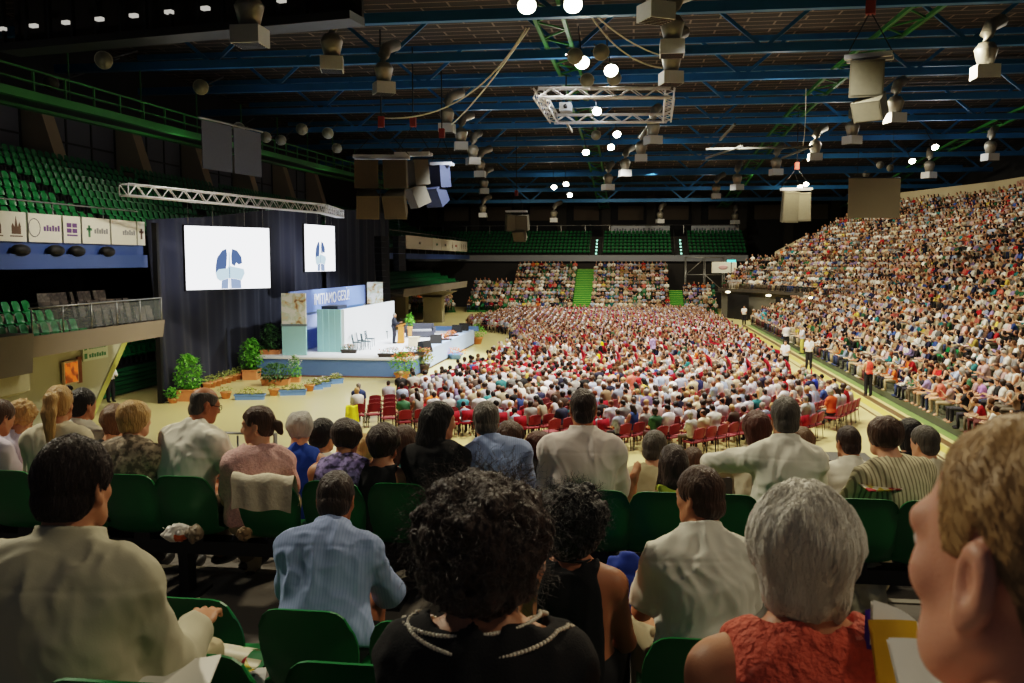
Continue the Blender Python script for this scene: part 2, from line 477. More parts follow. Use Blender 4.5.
class Pose:
    def __init__(s, lean=.12, sway=0.0, tl=1.0, sw=.166, girth=1.0, hyaw=0.0, hpitch=0.1, hroll=0.0, armL=None, armR=None, stand=False, hs=.92, legs=None, turn=0.0):
        s.lean, s.tl, s.sw, s.g, s.stand, s.hs = lean, tl, sw, girth, stand, hs
        s.p0 = Vector((0, 0, .08))
        s.Rt = Matrix.Rotation(turn, 3, 'Z') @ Matrix.Rotation(-lean, 3, 'X') @ Matrix.Rotation(sway, 3, 'Y')
        s.T = lambda v: s.p0 + s.Rt @ Vector(v)
        s.nb = s.T((0, -.012, .52 * tl))
        hl = Matrix.Rotation(turn, 3, 'Z') @ Matrix.Rotation(-(lean * .6 + hpitch * .5), 3, 'X') @ Matrix.Rotation(sway * .6, 3, 'Y')
        s.hc = s.nb + hl @ Vector((0, .03, .165))
        s.Rh = Matrix.Rotation(hyaw, 3, 'Z') @ Matrix.Rotation(-hpitch, 3, 'X') @ Matrix.Rotation(hroll, 3, 'Y')
        s.arms = []
        for sd, a in ((-1, armL), (1, armR)):
            S = s.T((sd * sw, -.012, .45 * tl))
            if a is None: a = ((sd * .045, .09, -.255), (sd * -.08, .21, -.03))
            E = S + Vector(a[0]); W = E + Vector(a[1])
            s.arms.append((S, E, W))
        s.legs = []
        for k, sd in enumerate((-1, 1)):
            if stand: q = [(sd * .09, 0, .05), (sd * .1, .03, -.38), (sd * .11, -.01, -.8)]
            elif legs: q = [(sd * .09, .02, .08), *legs[k]]
            else: q = [(sd * .09, .02, .08), (sd * .12, .44, .07), (sd * .12, .42, -.33)]
            s.legs.append([Vector(v) for v in q])
        s.iRt = np.array(s.Rt.inverted().transposed(), F32); s.iRh = np.array(s.Rh.inverted().transposed(), F32)
    def torso(s, P, inf=0.0, cut_sw=None):
        Q = (P - A3(s.p0)) @ s.iRt
        g, tl = s.g, s.tl
        d = ell(Q, (0, .0, .03), (.17 * g + inf, .125 * g + inf, .13 + inf))
        d = smin(d, ell(Q, (0, .012, .19 * tl), (.145 * g + inf, .112 * g + inf, .2 * tl + inf)), .06)
        d = smin(d, ell(Q, (0, .0, .35 * tl), (s.sw * .9 + inf, .112 * g + inf, .18 * tl + inf)), .06)
        for sd in (-1, 1):
            d = smin(d, cap(Q, (sd * s.sw * .4, -.012, .455 * tl), (sd * s.sw, -.012, .445 * tl), .062 + inf, .057 + inf), .045)
            d = smin(d, cap(Q, (0, -.012, .54 * tl), (sd * s.sw * .75, -.014, .475 * tl), .042 + inf, .045 + inf), .04)
            d = smin(d, ell(Q, (sd * s.sw * .42, -.05, .36 * tl), (.06, .04, .1)) - inf, .08)   # shoulder blades
        return d, Q
    def neck(s, P, inf=0.0):
        return cap(P, s.nb + s.Rt @ Vector((0, 0, -.04)), s.hc + s.Rh @ Vector((0, -.022, -.05)), .062 + inf, .054 + inf)
    def hand(s, P, W, E, sd, fine):
        f = (W - E).normalized()
        side = f.cross(Vector((0, 0, 1))); side = side.normalized() if side.length > .1 else Vector((1, 0, 0))
        nrm = side.cross(f).normalized()
        pc = W + f * .05
        Q = (P - A3(pc)) @ np.array(Matrix((side, f, nrm)).transposed(), F32)
        d = ell(Q, (0, 0, 0), (.042, .052, .016))
        if fine:
            for k, (x, L_) in enumerate(((-.031, .06), (-.011, .072), (.010, .068), (.030, .052))):
                d = smin(d, chain(Q, [(x * .9, .03, 0), (x * 1.05, .03 + L_ * .55, -.006), (x * 1.08, .03 + L_ * .85, -.03)], [.0095, .0085, .007], .004), .006)
            d = smin(d, chain(Q, [(-sd * .03, -.02, -.004), (-sd * .058, .012, -.014), (-sd * .062, .042, -.022)], [.012, .0105, .008], .004), .008)
        else:
            d = smin(d, ell(Q, (0, .06, -.012), (.036, .045, .014)), .015)
        return d
    def body(s, P, fine=False, wide=1.0, ears=True):
        d, _ = s.torso(P, 0)
        d = smin(d, s.neck(P), .03)
        Q = (P - A3(s.hc)) @ s.iRh / s.hs
        d = smin(d, head_sdf(Q, ears, wide) * s.hs, .012)
        for (S, E, W), sd in zip(s.arms, (-1, 1)):
            d = smin(d, chain(P, [S, E, W], [.05, .04, .028], .02), .03)
            d = smin(d, s.hand(P, W, E, sd, fine), .012)
        for q in s.legs:
            d = smin(d, chain(P, q, [.08, .056, .038], .02), .04)
            ft = q[2]
            d = smin(d, cap(P, ft + Vector((0, -.01, -.04)), ft + Vector((0, .13, -.065)), .036, .028), .03)
        return d
    def top(s, P, kind, seed, neck_r=.012, hem=.0, fold=.006, collar=False, inf=.013):
        d, Q = s.torso(P, inf)
        if kind in ('short', 'long', 'threequarter'):
            for (S, E, W) in s.arms:
                if kind == 'short':
                    M = S.lerp(E, .78); a = chain(P, [S, M], [.066, .062])
                    ax = (E - S).normalized(); a = smax(a, (P - A3(M)) @ A3(ax), .012)
                else:
                    k = .98 if kind == 'long' else .55
                    M = E.lerp(W, k); a = chain(P, [S, E, M], [.064, .054, .043], .02)
                    ax = (W - E).normalized(); a = smax(a, (P - A3(M)) @ A3(ax) - .005, .008)
                d = smin(d, a, .035)
        elif kind == 'cami':
            arm = np.abs(Q[:, 0]) - s.sw * (.80 - .15 * np.clip((Q[:, 2] - .36 * s.tl) / .12, 0, 1))
            d = smax(d, arm, .012)
            d = smax(d, -ell(Q, (0, .0, .58 * s.tl), (.105, .1, .1)), .01)
        elif kind == 'sleeveless':
            d = smax(d, np.abs(Q[:, 0]) - s.sw * .93, .015)
        d = smax(d, -(cap(P, s.nb + s.Rt @ Vector((0, .02, -.02)), s.hc, .06 + neck_r, .07 + neck_r)), .008)
        d = smax(d, -(Q[:, 2] - hem), .012)
        w1 = P + np.stack([vnoise(P, 6, seed + 7), vnoise(P, 6, seed + 8), vnoise(P, 6, seed + 9)], -1) * .06
        r1 = 1 - 2 * np.abs(vnoise(w1, 8, seed + 1, (1.5, 1.2, .75))); r2 = 1 - 2 * np.abs(vnoise(w1, 17, seed + 2, (1.1, 1, .8)))
        r3 = 1 - 2 * np.abs(vnoise(w1, 30, seed + 4, (1, 1, .45)))
        f = vnoise(P, 6, seed) * fold * 1.1 - r1 * fold * 1.0 - r2 * fold * .55 - r3 * fold * .2
        if kind in ('short', 'long', 'threequarter') and fold > .0055: d = d - .008 * np.clip((.36 * s.tl - Q[:, 2]) / .25, 0, 1)
        if collar: d = d + .002 * np.exp(-((Q[:, 2] - .45 * s.tl) / .006) ** 2) * (Q[:, 1] < 0)
        d = d + f
        if collar:
            nk = cap(P, s.nb + s.Rt @ Vector((0, .012, -.05)), s.nb + (s.hc - s.nb) * .9, .076, .068)
            zz = (P - A3(s.nb)) @ A3(s.Rt @ Vector((0, .15, .99)))
            c = np.maximum(np.abs(nk) - .007, np.abs(zz - .05) - .024)
            d = smin(d, c, .014)
        return d
    def bottom(s, P, inf=.014, seed=3):
        Q = (P - A3(s.p0)) @ s.iRt
        d = ell(Q, (0, -.0, .03), (.17 * s.g + .007, .125 * s.g + .007, .13 + .006))
        for q in s.legs:
            d = smin(d, chain(P, [q[0], q[1], q[1].lerp(q[2], .96)], [.086 + inf, .07 + inf, .054 + inf], .02), .04)
        d = smax(d, Q[:, 2] - .1, .01)
        return d + vnoise(P, 9, seed) * .004 + vnoise(P, 22, seed + 4, (1, .6, 1)) * .003

def strands(P_, hs, hc, Rh, n, L_, rad, seed, curl=.012, turns=3, down=.6, back_only=False, wid=.0011):
    """fine locks rooted on a hair shell: arrays for one mesh"""
    rng = np.random.default_rng(seed)
    V, Q = [], []
    M = np.array(Rh, F32)
    m = 7
    th = rng.uniform(0, 2 * PI, n); cz = rng.uniform(-.75, 1, n); sr = np.sqrt(1 - cz ** 2)
    D = np.stack([np.cos(th) * sr, np.sin(th) * sr, cz], 1)
    keep = ~((D[:, 1] > .35) & (D[:, 2] < .45))
    D = D[keep]
    for dvec in D:
        r = A3(rad) * dvec + A3((0, -.02, .03))
        up = dvec * .5 + np.array([0, -.1, -down]); up /= np.linalg.norm(up)
        a = np.cross(up, [.3, .2, 1.0]); a /= np.linalg.norm(a); b = np.cross(up, a)
        ph = rng.uniform(0, 6.28); ll = L_ * rng.uniform(.5, 1.2); cr = curl * rng.uniform(.5, 1.3)
        base = len(V)
        for i in range(m):
            t = i / (m - 1)
            c = r - dvec * .012 + dvec * ll * .35 * t + up * ll * t * .75 + (a * math.cos(ph + turns * 2 * PI * t) + b * math.sin(ph + turns * 2 * PI * t)) * cr * min(1, t * 2)
            w = wid * (1 - .6 * t)
            V += [c + a * w, c - a * .5 * w + b * .87 * w, c - a * .5 * w - b * .87 * w]
        for i in range(m - 1):
            for k in range(3):
                k2 = (k + 1) % 3
                Q.append((base + i * 3 + k, base + i * 3 + k2, base + (i + 1) * 3 + k2, base + (i + 1) * 3 + k))
    V = np.array(V, F32) * hs @ M.T + A3(hc)
    return V, np.array(Q, np.int64)

def combed(fn, verts, n, L_, seed, down=(0, -.25, -1), wave=.0, lift=.0015, wid=.0009, m=8, keep=None):
    """locks that run over the hair surface: each step follows the tangent and is drawn back onto the shell"""
    rng = np.random.default_rng(seed)
    P = verts[rng.integers(0, len(verts), n)].astype(F32)
    if keep is not None: P = P[keep(P)]
    n = len(P); st = (L_ * rng.uniform(.5, 1.1, n) / m).astype(F32)[:, None]
    D = np.tile(A3(down), (n, 1)) + rng.normal(0, .22, (n, 3)).astype(F32)
    ph = rng.uniform(0, 6.28, n).astype(F32); e = .004
    out = []; lf = (lift * rng.uniform(.2, 1.6, n)).astype(F32)[:, None]
    for i in range(m):
        g = np.stack([fn(P + A3((e, 0, 0))) - fn(P - A3((e, 0, 0))), fn(P + A3((0, e, 0))) - fn(P - A3((0, e, 0))), fn(P + A3((0, 0, e))) - fn(P - A3((0, 0, e)))], 1)
        g /= np.linalg.norm(g, axis=1, keepdims=True) + 1e-6
        P = P - g * np.clip(fn(P)[:, None], -.02, .02) + g * lf
        t = D - (D * g).sum(1, keepdims=True) * g; t /= np.linalg.norm(t, axis=1, keepdims=True) + 1e-6
        sd = np.cross(g, t)
        out.append((P.copy(), sd, g))
        P = P + t * st + sd * (np.sin(ph + i * 1.3) * wave)[:, None]
    V, Q = [], []
    for i, (p, sd, g) in enumerate(out):
        w = wid * (1 - .7 * (i / (m - 1)) ** 2)
        V.append(np.stack([p + sd * w, p + g * w * 1.2, p - sd * w], 1))
    V = np.stack(V, 1).reshape(-1, 3)       # n, m, 3
    base = (np.arange(n) * m * 3)[:, None]
    q = [(i * 3 + k, i * 3 + (k + 1) % 3, (i + 1) * 3 + (k + 1) % 3, (i + 1) * 3 + k) for i in range(m - 1) for k in range(3)]
    Q = (base[:, None] + np.array(q)[None]).reshape(-1, 4)
    return V.astype(F32), Q.astype(np.int64)

def person(label, loc, rz, pose, skin='olive', hair=None, hair_col='dark', top='short', top_mat=None, bottom_mat=None, h=.013, hh=None, ht=None, collar=False, group=None,
           face=False, hem=.0, fold=.007, neck_r=.012, lock=None, wide=1.0, fine=False, extra=None, inf=.016, ears=True, shoes=True, seed=None):
    seed = seed if seed is not None else RNG.randrange(9999)
    s = pose; hh = hh or h * .7; ht = ht or h * .8
    pts = [s.hc, s.nb, s.p0] + [p for a in s.arms for p in a] + [p for q in s.legs for p in q]
    lo = [min(p[i] for p in pts) - (.24 if i < 2 else .14) for i in range(3)]; hi = [max(p[i] for p in pts) + (.24 if i < 2 else .2) for i in range(3)]
    v, q = surface_sparse(lambda P: s.body(P, fine, wide, ears), lo, hi, h)
    sk = SKIN(skin)
    mi = np.zeros(len(q), np.int32)
    mats = [sk]
    if face:
        c = (v[q].mean(1) - A3(s.hc)) @ s.iRh / s.hs
        mi[(np.abs(c[:, 0]) < .026) & (np.abs(c[:, 2] + .066) < .011) & (c[:, 1] > .074)] = 1
        mats.append(mat('lips', srgb(168, 92, 80), .45))
    root = link('person', np_mesh('person', v, q, mats, True, mi), None, loc, rz)
    tag(root, label, 'person', group)
    if hair:
        hlo = [s.hc[i] - .24 for i in range(3)]; hhi = [s.hc[i] + .2 for i in range(3)]
        hlo[2] -= max(0, hair.get('len', 0), -hair.get('tail', 0)) + .02; hlo[1] -= .05; hlo[0] -= .02
        fn = lambda P: hair_sdf((P - A3(s.hc)) @ s.iRh / s.hs, hair, seed) * s.hs
        hv, hq = surface_sparse(fn, hlo, hhi, hh)
        if lock:
            if 'rad' in lock: lv, lq = strands(None, s.hs, s.hc, s.Rh, seed=seed, **lock)
            else: lv, lq = combed(fn, hv, seed=seed, **lock)
            hq = np.concatenate([hq, lq + len(hv)]); hv = np.concatenate([hv, lv])
        link('hair', np_mesh('hair', hv, hq, HAIR(hair_col)), root)
    if top:
        ps = [s.nb, s.p0, s.hc] + [p for a in s.arms for p in a]
        tlo = [min(p[i] for p in ps) - .22 for i in range(3)]; thi = [max(p[i] for p in ps) + .22 for i in range(3)]
        thi[2] = max(s.nb.z + .12, max(p[2] for a in s.arms for p in a) + .1)
        tv, tq = surface_sparse(lambda P: s.top(P, top, seed, neck_r, hem, fold, collar, inf), tlo, thi, ht)
        link('shirt' if top in ('short', 'long', 'threequarter') else 'sleeveless_top', np_mesh('shirt', tv, tq, top_mat), root)
    if bottom_mat:
        ps = [p for q_ in s.legs for p in q_]
        blo = [min(p[i] for p in ps) - .28 for i in range(3)]; bhi = [max(p[i] for p in ps) + .25 for i in range(3)]
        bv, bq = surface_sparse(lambda P: s.bottom(P, seed=seed), blo, bhi, h * 1.15)
        link('trousers', np_mesh('trousers', bv, bq, bottom_mat), root)
    if shoes:
        for k, qq in enumerate(s.legs):
            mb = MB(); f = qq[2]
            mb.ball(f + Vector((0, .06, -.06)), 1, 10, 7, 0, (.05, .14, .048))
            mb.build('shoe', mat('shoe_leather', (.02, .018, .016), .4), root)
    if face:
        for sd in (-1, 1):
            mb = MB()
            mb.ball((0, 0, 0), .0125 * s.hs, 12, 8)
            mb.ball((0, .0095 * s.hs, 0), .0062 * s.hs, 10, 6, 1, (1, .6, 1))
            e = mb.build('eye', [mat('eye_white', (.75, .72, .68), .25), mat('eye_iris', (.03, .02, .012), .15)], root)
            e.matrix_local = Matrix.Translation(s.hc + s.Rh @ Vector((sd * .031, .0775, .002)) * s.hs) @ s.Rh.to_4x4()
            mb = MB(); mb.tube([(sd * .014, .086, .018), (sd * .032, .086, .024), (sd * .05, .074, .019)], [.003, .004, .002], 6)
            e = mb.build('eyebrow', HAIR(hair_col), root); e.matrix_local = Matrix.Translation(s.hc) @ s.Rh.to_4x4() @ Matrix.Scale(s.hs, 4)
    if extra: extra(root, s)
    return root
def place_head(px, py, d, pose, rz, zseat):
    """the seat point so that the pose's head centre falls where the photo has it; torso stretched a little instead of lifting the seat"""
    H_ = at(px, py, d)
    hc = rot_z(pose.hc, rz)
    return Vector((H_.x - hc.x, H_.y - hc.y, zseat)), H_.z - hc.z - zseat
def seated(label, px, py, d, zseat, rz=0.0, pk=None, fit=True, **kw):
    pk = dict(pk or {}); Y = pk.pop('Y', None)
    p = Pose(**pk)
    def dd(p):
        if Y is None: return d
        t, _ = ray(px, py); return (Y + rot_z(p.hc, rz).y) / (FWD.y + RGT.y * t)
    d = dd(p); loc, dz = place_head(px, py, d, p, rz, zseat)
    if fit and not pk.get('stand'):
        for _ in range(3):
            pk['tl'] = min(1.16, max(.78, pk.get('tl', 1.0) + dz / (.52 * max(.4, math.cos(pk.get('lean', .12))))))
            p = Pose(**pk); d = dd(p); loc, dz = place_head(px, py, d, p, rz, zseat)
            if abs(dz) < .004: break
    loc.z += dz
    if abs(dz) > .03: print('seat off', label[:40], round(dz, 3))
    return person(label, loc, rz, p, **kw)
# ================================================================ the hall
CONC = mat('concrete', srgb(120, 112, 98), .85, var=.2, scale=.8, bump=.15, bscale=14)
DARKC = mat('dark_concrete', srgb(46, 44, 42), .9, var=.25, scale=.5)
WALLD = mat('dark_wall', srgb(26, 26, 28), .9, var=.3, scale=.35)
BLUEST = mat('blue_steel', srgb(34, 98, 146), .5, metal=.2, var=.15, scale=2)
GREENST = mat('green_steel', srgb(38, 108, 42), .5, var=.2, scale=2)
GREYST = mat('grey_steel', srgb(140, 140, 138), .4, metal=.6, var=.1)
DARKST = mat('dark_steel', srgb(38, 38, 40), .5, metal=.4, var=.15)
BLACK = mat('black_matt', srgb(16, 16, 17), .6, var=.2)
SEATG = mat('green_plastic', srgb(8, 108, 52), .38, var=.1, scale=6, spec=.5)
SEATGD = mat('green_plastic_dim', srgb(14, 96, 40), .42, var=.1, scale=6)
REDV = mat('red_velour', srgb(128, 8, 28), .8, var=.15, scale=9, sheen=.3)
WHITE = mat('white_paint', srgb(232, 232, 228), .55, var=.04)
BEIGE = mat('beige_paint', srgb(176, 174, 146), .7, var=.06, scale=.6)

# floor: polished yellow-beige sports floor
def floor_mat():
    m = mat('sports_floor', srgb(204, 190, 130), .28, var=.1, scale=.25, spec=.5)
    return m
b = MB(); b.bb((-31, 4, -.3), (36, 128, 0)); struct('floor', b, floor_mat())
# painted lines along the aisle
b = MB()
for x, w in ((9.3, .1), (10.2, .3)): b.bb((x - w / 2, 20, .0), (x + w / 2, 84, .004))
o = struct('trim_aisle_line', b, mat('line_brown', srgb(96, 74, 44), .4))
b = MB(); b.bb((10.55, 20, .0), (10.9, 84, .006)); struct('trim_aisle_edge', b, mat('line_green', srgb(104, 128, 70), .45, var=.3, scale=2))
b = MB(); b.bb((9.62, 20, .0), (9.98, 84, .005)); struct('trim_aisle_band', b, mat('line_yellow', srgb(196, 178, 86), .4))

# ---------------------------------------------------------------- terraces follow a plan line, rows step outwards
def offset_line(pts, off):
    """plan polyline moved sideways to the right of its direction"""
    out = []
    for i, p in enumerate(pts):
        a = Vector(pts[max(i - 1, 0)]); c = Vector(pts[min(i + 1, len(pts) - 1)])
        t = (c - a).normalized(); n = Vector((t.y, -t.x))
        out.append(Vector(p) + n * off)
    return out
def terrace(name, pts, n, depth, rise, z0, base=None, m=CONC):
    """stepped slab; tread k sits at z0 + k*rise"""
    b = MB()
    lines = []
    for k in range(n):
        z = z0 + k * rise
        lines.append([(*p, z) for p in offset_line(pts, k * depth)]); lines.append([(*p, z) for p in offset_line(pts, (k + 1) * depth)])
    first = [(p[0], p[1], base if base is not None else z0 - .3) for p in lines[0]]
    last = [(p[0], p[1], base if base is not None else p[2] - .6) for p in lines[-1]]
    L_ = [first] + lines + [last]
    m_ = len(pts)
    vs = [p for l in L_ for p in l]
    fs = [(i * m_ + j, i * m_ + j + 1, (i + 1) * m_ + j + 1, (i + 1) * m_ + j) for i in range(len(L_) - 1) for j in range(m_ - 1)]
    fs.append([i * m_ for i in range(len(L_))]); fs.append([i * m_ + m_ - 1 for i in range(len(L_))][::-1])
    fs += [(j, len(vs) - m_ + j, len(vs) - m_ + j + 1, j + 1) for j in range(m_ - 1)]
    b.add(vs, fs)
    return struct(name, b, m)
def walk(pts, step):
    """evenly spaced points and headings along a polyline"""
    out, acc = [], step * .5
    for i in range(len(pts) - 1):
        a, c = Vector(pts[i]), Vector(pts[i + 1]); L_ = (c - a).length; t = (c - a) / L_
        while acc < L_:
            out.append((a + t * acc, t)); acc += step
        acc -= L_
    return out

SEATS = []      # candidate places: dict(x, y, z(floor), h(heading of the sitter), block, row)
def rows_on(block, pts, n, depth, rise, z0, step=.54, gaps=(), frac=.5):
    for k in range(n):
        ln = offset_line(pts, (k + frac) * depth)
        for i, (p, t) in enumerate(walk(ln, step)):
            nrm = Vector((t.y, -t.x))
            face = -nrm
            if any(lo < p.y < hi for lo, hi in gaps) and abs(t.y) > .5: continue
            if any(lo < p.x < hi for lo, hi in gaps) and abs(t.y) <= .5: continue
            SEATS.append(dict(x=p.x, y=p.y, z=z0 + k * rise, h=math.atan2(-face.x, face.y), block=block, row=k))

# right-hand side: folding stand on the floor, balcony tier, upper tier
S1 = [(10.9, 6), (10.9, 84)]
terrace('floor_stand_east', S1, 9, .8, .33, .3, 0.0, mat('stand_deck', srgb(80, 82, 62), .7, var=.2, scale=1))
rows_on('east folding stand', S1, 9, .8, .33, .3, .52, gaps=[(15, 16.2), (27, 28), (39, 40), (51, 52), (63, 64), (75, 76)])
S2 = [(18, 6), (18, 60), (16.4, 78), (13, 89), (9.0, 95)]
terrace('floor_balcony_east', S2, 6, .8, .46, 3.0, 2.7)
rows_on('east balcony', S2, 6, .8, .46, 3.0, .52, gaps=[(21, 22.2), (33, 34.2), (45, 46.2), (57, 58.2)])
S3 = [(23, 6), (23, 62), (20.6, 82), (15, 98)]
terrace('floor_upper_east', S3, 13, .85, .42, 5.9, 5.2)
rows_on('east upper tier', S3, 13, .85, .42, 5.9, .52, gaps=[(18, 19.2), (30, 31.2), (42, 43.2), (54, 55.2), (66, 67)])
# far end: stand on the floor and upper tier behind
FARM = mat('stand_deck_green', srgb(36, 92, 36), .7, var=.2, scale=1)
FS1 = [(9.6, 101), (5.9, 101)]; FS2 = [(4.4, 101), (-4.3, 101)]; FS3 = [(-6.5, 101), (-13.9, 101)]; FS4 = [(-13.9, 101), (-18.5, 101)]; FS5 = [(-19.6, 100), (-25.5, 98)]
rev = lambda l: l[::-1]
for nm, l, n in (('a', FS1, 6), ('b', FS2, 12), ('c', FS3, 12), ('d', FS4, 7), ('e', FS5, 4)):
    terrace('floor_stand_north_' + nm, rev(l), n, .85, .4, .2, 0.0, FARM) if False else None
def back_rows(nm, l, n):
    # the plan line runs so that 'outwards' is away from the camera
    l2 = l if (Vector((l[1][1] - l[0][1], -(l[1][0] - l[0][0]))).y > 0) else rev(l)
    terrace('floor_stand_north_' + nm, l2, n, .85, .4, .2, 0.0, FARM)
    rows_on('north stand', l2, n, .85, .4, .2, .52)
for nm, l, n in (('a', FS1, 6), ('b', FS2, 12), ('c', FS3, 12), ('d', FS4, 7), ('e', FS5, 4)): back_rows(nm, l, n)
# green stairs between the far blocks
b = MB()
for xa, xb, n in ((-6.5, -4.3, 12), (4.4, 5.9, 6)):
    for k in range(n * 2):
        y0 = 101 + k * .425
        b.bb((xa, y0, 0), (xb, y0 + .425, .2 + .2 * k), 0)
        b.bb((xa, y0 - .012, .2 + .2 * k - .035), (xb, y0 + .05, .2 + .2 * k + .008), 1)
o = struct('floor_stairs_north', b, [mat('stair_green', srgb(40, 120, 40), .6, var=.1), mat('stair_nosing', srgb(150, 190, 70), .5)])
U1 = [(-28, 112.3), (14, 112.3)]
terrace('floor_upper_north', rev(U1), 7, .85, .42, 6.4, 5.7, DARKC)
UN = dict(pts=rev(U1), n=7)
# west side: balcony tier and upper tier (mirrors the east side)
W2 = [(-18, 32.7), (-18, 14)]
W2F = [(-18.6, 98), (-18.6, 70)]
terrace('floor_balcony_far_west', W2F, 4, .85, .3, 3.15, 3.0, CONC)
terrace('floor_balcony_west', W2, 4, .85, .3, 3.15, 3.0, CONC)
W3 = [(-20, 106), (-20, 10)]
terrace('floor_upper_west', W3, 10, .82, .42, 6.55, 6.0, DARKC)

# outer walls
b = MB(); b.bb((-31.4, 4, 0), (-31, 128, 19)); struct('wall_west', b, WALLD)
b = MB(); b.bb((-31.4, 124, 0), (36.4, 124.4, 19)); struct('wall_north', b, WALLD)
b = MB(); b.bb((36, 4, 0), (36.4, 124, 19)); struct('wall_east', b, WALLD)
# parapet wall above the crowd of the upper east tier, with its pale lettered strip
S3b = offset_line(S3, 13 * .85 + .05)
b = MB()
for i in range(len(S3b) - 1):
    p, q = S3b[i], S3b[i + 1]
    b.add([(*p, 10.4), (*q, 10.4), (*q, 12.75), (*p, 12.75)], [(0, 1, 2, 3)])
struct('wall_parapet_east', b, mat('parapet_paint', srgb(170, 158, 128), .7, var=.1, scale=.3))
# end wall of the east upper tier (pale sloping parapet)
b = MB()
A = Vector(S3[-1]); B_ = Vector(S3b[-1])
n_ = 13
for k in range(4):
    p, q = A.lerp(B_, (k) / n_), A.lerp(B_, (k + 1) / n_)
    z = 5.9 + k * .42
    b.add([(*p, z - .3), (*q, z - .3), (*q, z + 1.3), (*p, z + .85)], [(0, 1, 2, 3)])
struct('wall_end_parapet_east', b, mat('parapet_pale', srgb(206, 196, 168), .7, var=.06))
# wall under the balcony, with two dark passages
S2w = offset_line(S2, .4)
b = MB()
for i in range(len(S2w) - 1):
    p, q = S2w[i], S2w[i + 1]
    b.add([(*p, 0), (*q, 0), (*q, 3.0), (*p, 3.0)], [(0, 1, 2, 3)])
struct('wall_under_balcony_east', b, mat('grey_wall', srgb(96, 92, 80), .85, var=.15, scale=.4))
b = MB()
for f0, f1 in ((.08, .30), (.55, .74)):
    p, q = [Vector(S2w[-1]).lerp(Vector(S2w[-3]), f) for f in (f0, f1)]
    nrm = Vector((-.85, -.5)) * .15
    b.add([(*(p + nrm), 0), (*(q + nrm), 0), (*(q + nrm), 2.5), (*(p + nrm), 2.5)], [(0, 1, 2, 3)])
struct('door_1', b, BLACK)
# north-end clutter level between stand and upper tier: dark underside
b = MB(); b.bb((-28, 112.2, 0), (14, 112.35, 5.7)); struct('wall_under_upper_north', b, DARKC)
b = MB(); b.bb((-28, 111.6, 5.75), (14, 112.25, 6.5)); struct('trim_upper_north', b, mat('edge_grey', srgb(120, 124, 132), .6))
b = MB()
for i in range(len(S2) - 1):
    p, q = Vector(S2[i]), Vector(S2[i + 1]); b.bar((*p, 2.9), (*q, 2.9), .2, .35)
struct('trim_balcony_east', b, mat('edge_dark', srgb(70, 64, 54), .8))

# roof deck over a shallow vault
VAULT = [(4, 15.6), (36, 15.5), (44, 15.7), (52, 16.0), (60, 16.0), (68, 15.9), (76, 15.6), (84, 15.1), (92, 14.5), (100, 13.6), (108, 12.9), (116, 12.4), (128, 12.2)]
def roof_z(y):
    for (a, za), (c, zc) in zip(VAULT, VAULT[1:]):
        if a <= y <= c: return za + (zc - za) * (y - a) / (c - a)
    return VAULT[0][1] if y < 4 else VAULT[-1][1]
def deck_mat():
    m = bpy.data.materials.new('roof_deck'); m.use_nodes = True
    nt = m.node_tree; N, L = nt.nodes, nt.links; p = N['Principled BSDF']; p.inputs['Roughness'].default_value = .9
    tc = N.new('ShaderNodeTexCoord')
    mp = N.new('ShaderNodeMapping'); mp.inputs['Rotation'].default_value = (0, 0, R(45)); L.new(tc.outputs['Object'], mp.inputs['Vector'])
    br = N.new('ShaderNodeTexBrick'); br.inputs['Scale'].default_value = .55; br.offset = .5; br.inputs['Mortar Size'].default_value = .03; br.inputs['Brick Width'].default_value = 1.6; br.inputs['Row Height'].default_value = .5
    br.inputs['Color1'].default_value = (*srgb(44, 38, 35), 1); br.inputs['Color2'].default_value = (*srgb(34, 30, 28), 1); br.inputs['Mortar'].default_value = (*srgb(118, 106, 94), 1)
    mp2 = N.new('ShaderNodeMapping'); mp2.inputs['Rotation'].default_value = (0, 0, 0); L.new(tc.outputs['Object'], mp2.inputs['Vector'])
    L.new(mp2.outputs['Vector'], br.inputs['Vector']); L.new(br.outputs['Color'], p.inputs['Base Color'])
    return m
b = MB()
for (a, za), (c, zc) in zip(VAULT, VAULT[1:]):
    b.add([(-31.4, a, za + 2.3), (36.4, a, za + 2.3), (36.4, c, zc + 2.3), (-31.4, c, zc + 2.3)], [(0, 1, 2, 3)])
struct('ceiling', b, deck_mat())

# floor seating in arcs around the stage
STG = Vector((-17.0, 47.0))
POLY = [(-10.2, 30.6), (-9.0, 36), (-8.4, 42), (-6.9, 58), (-9.6, 71), (-15.5, 78), (-17, 84), (-17, 96.5), (7.2, 98), (8.0, 84), (8.2, 34), (7.4, 31.2), (2.2, 27.2), (-4, 28.6), (-7, 29.0)]
def inside(p, poly):
    c = False; j = len(poly) - 1
    for i in range(len(poly)):
        (xi, yi), (xj, yj) = poly[i], poly[j]
        if (yi > p[1]) != (yj > p[1]) and p[0] < (xj - xi) * (p[1] - yi) / (yj - yi) + xi: c = not c
        j = i
    return c
k = 0; r = 8.0
while r < 58:
    a0, a1 = R(-75), R(85)
    n = int((a1 - a0) * r / .54); fan = []
    for i in range(n):
        a = a0 + (i + .5) * .54 / r
        ad = math.degrees(a)
        if any(abs((ad - g)) * R(1) * r < .55 for g in (-33, -8, 17, 40)): continue
        x, y = STG.x + r * math.cos(a), STG.y + r * math.sin(a)
        if not inside((x, y), POLY): continue
        SEATS.append(dict(x=x, y=y, z=0.0, h=math.atan2(math.cos(a), -math.sin(a)), block='red chairs', row=k))
    r += .92; k += 1
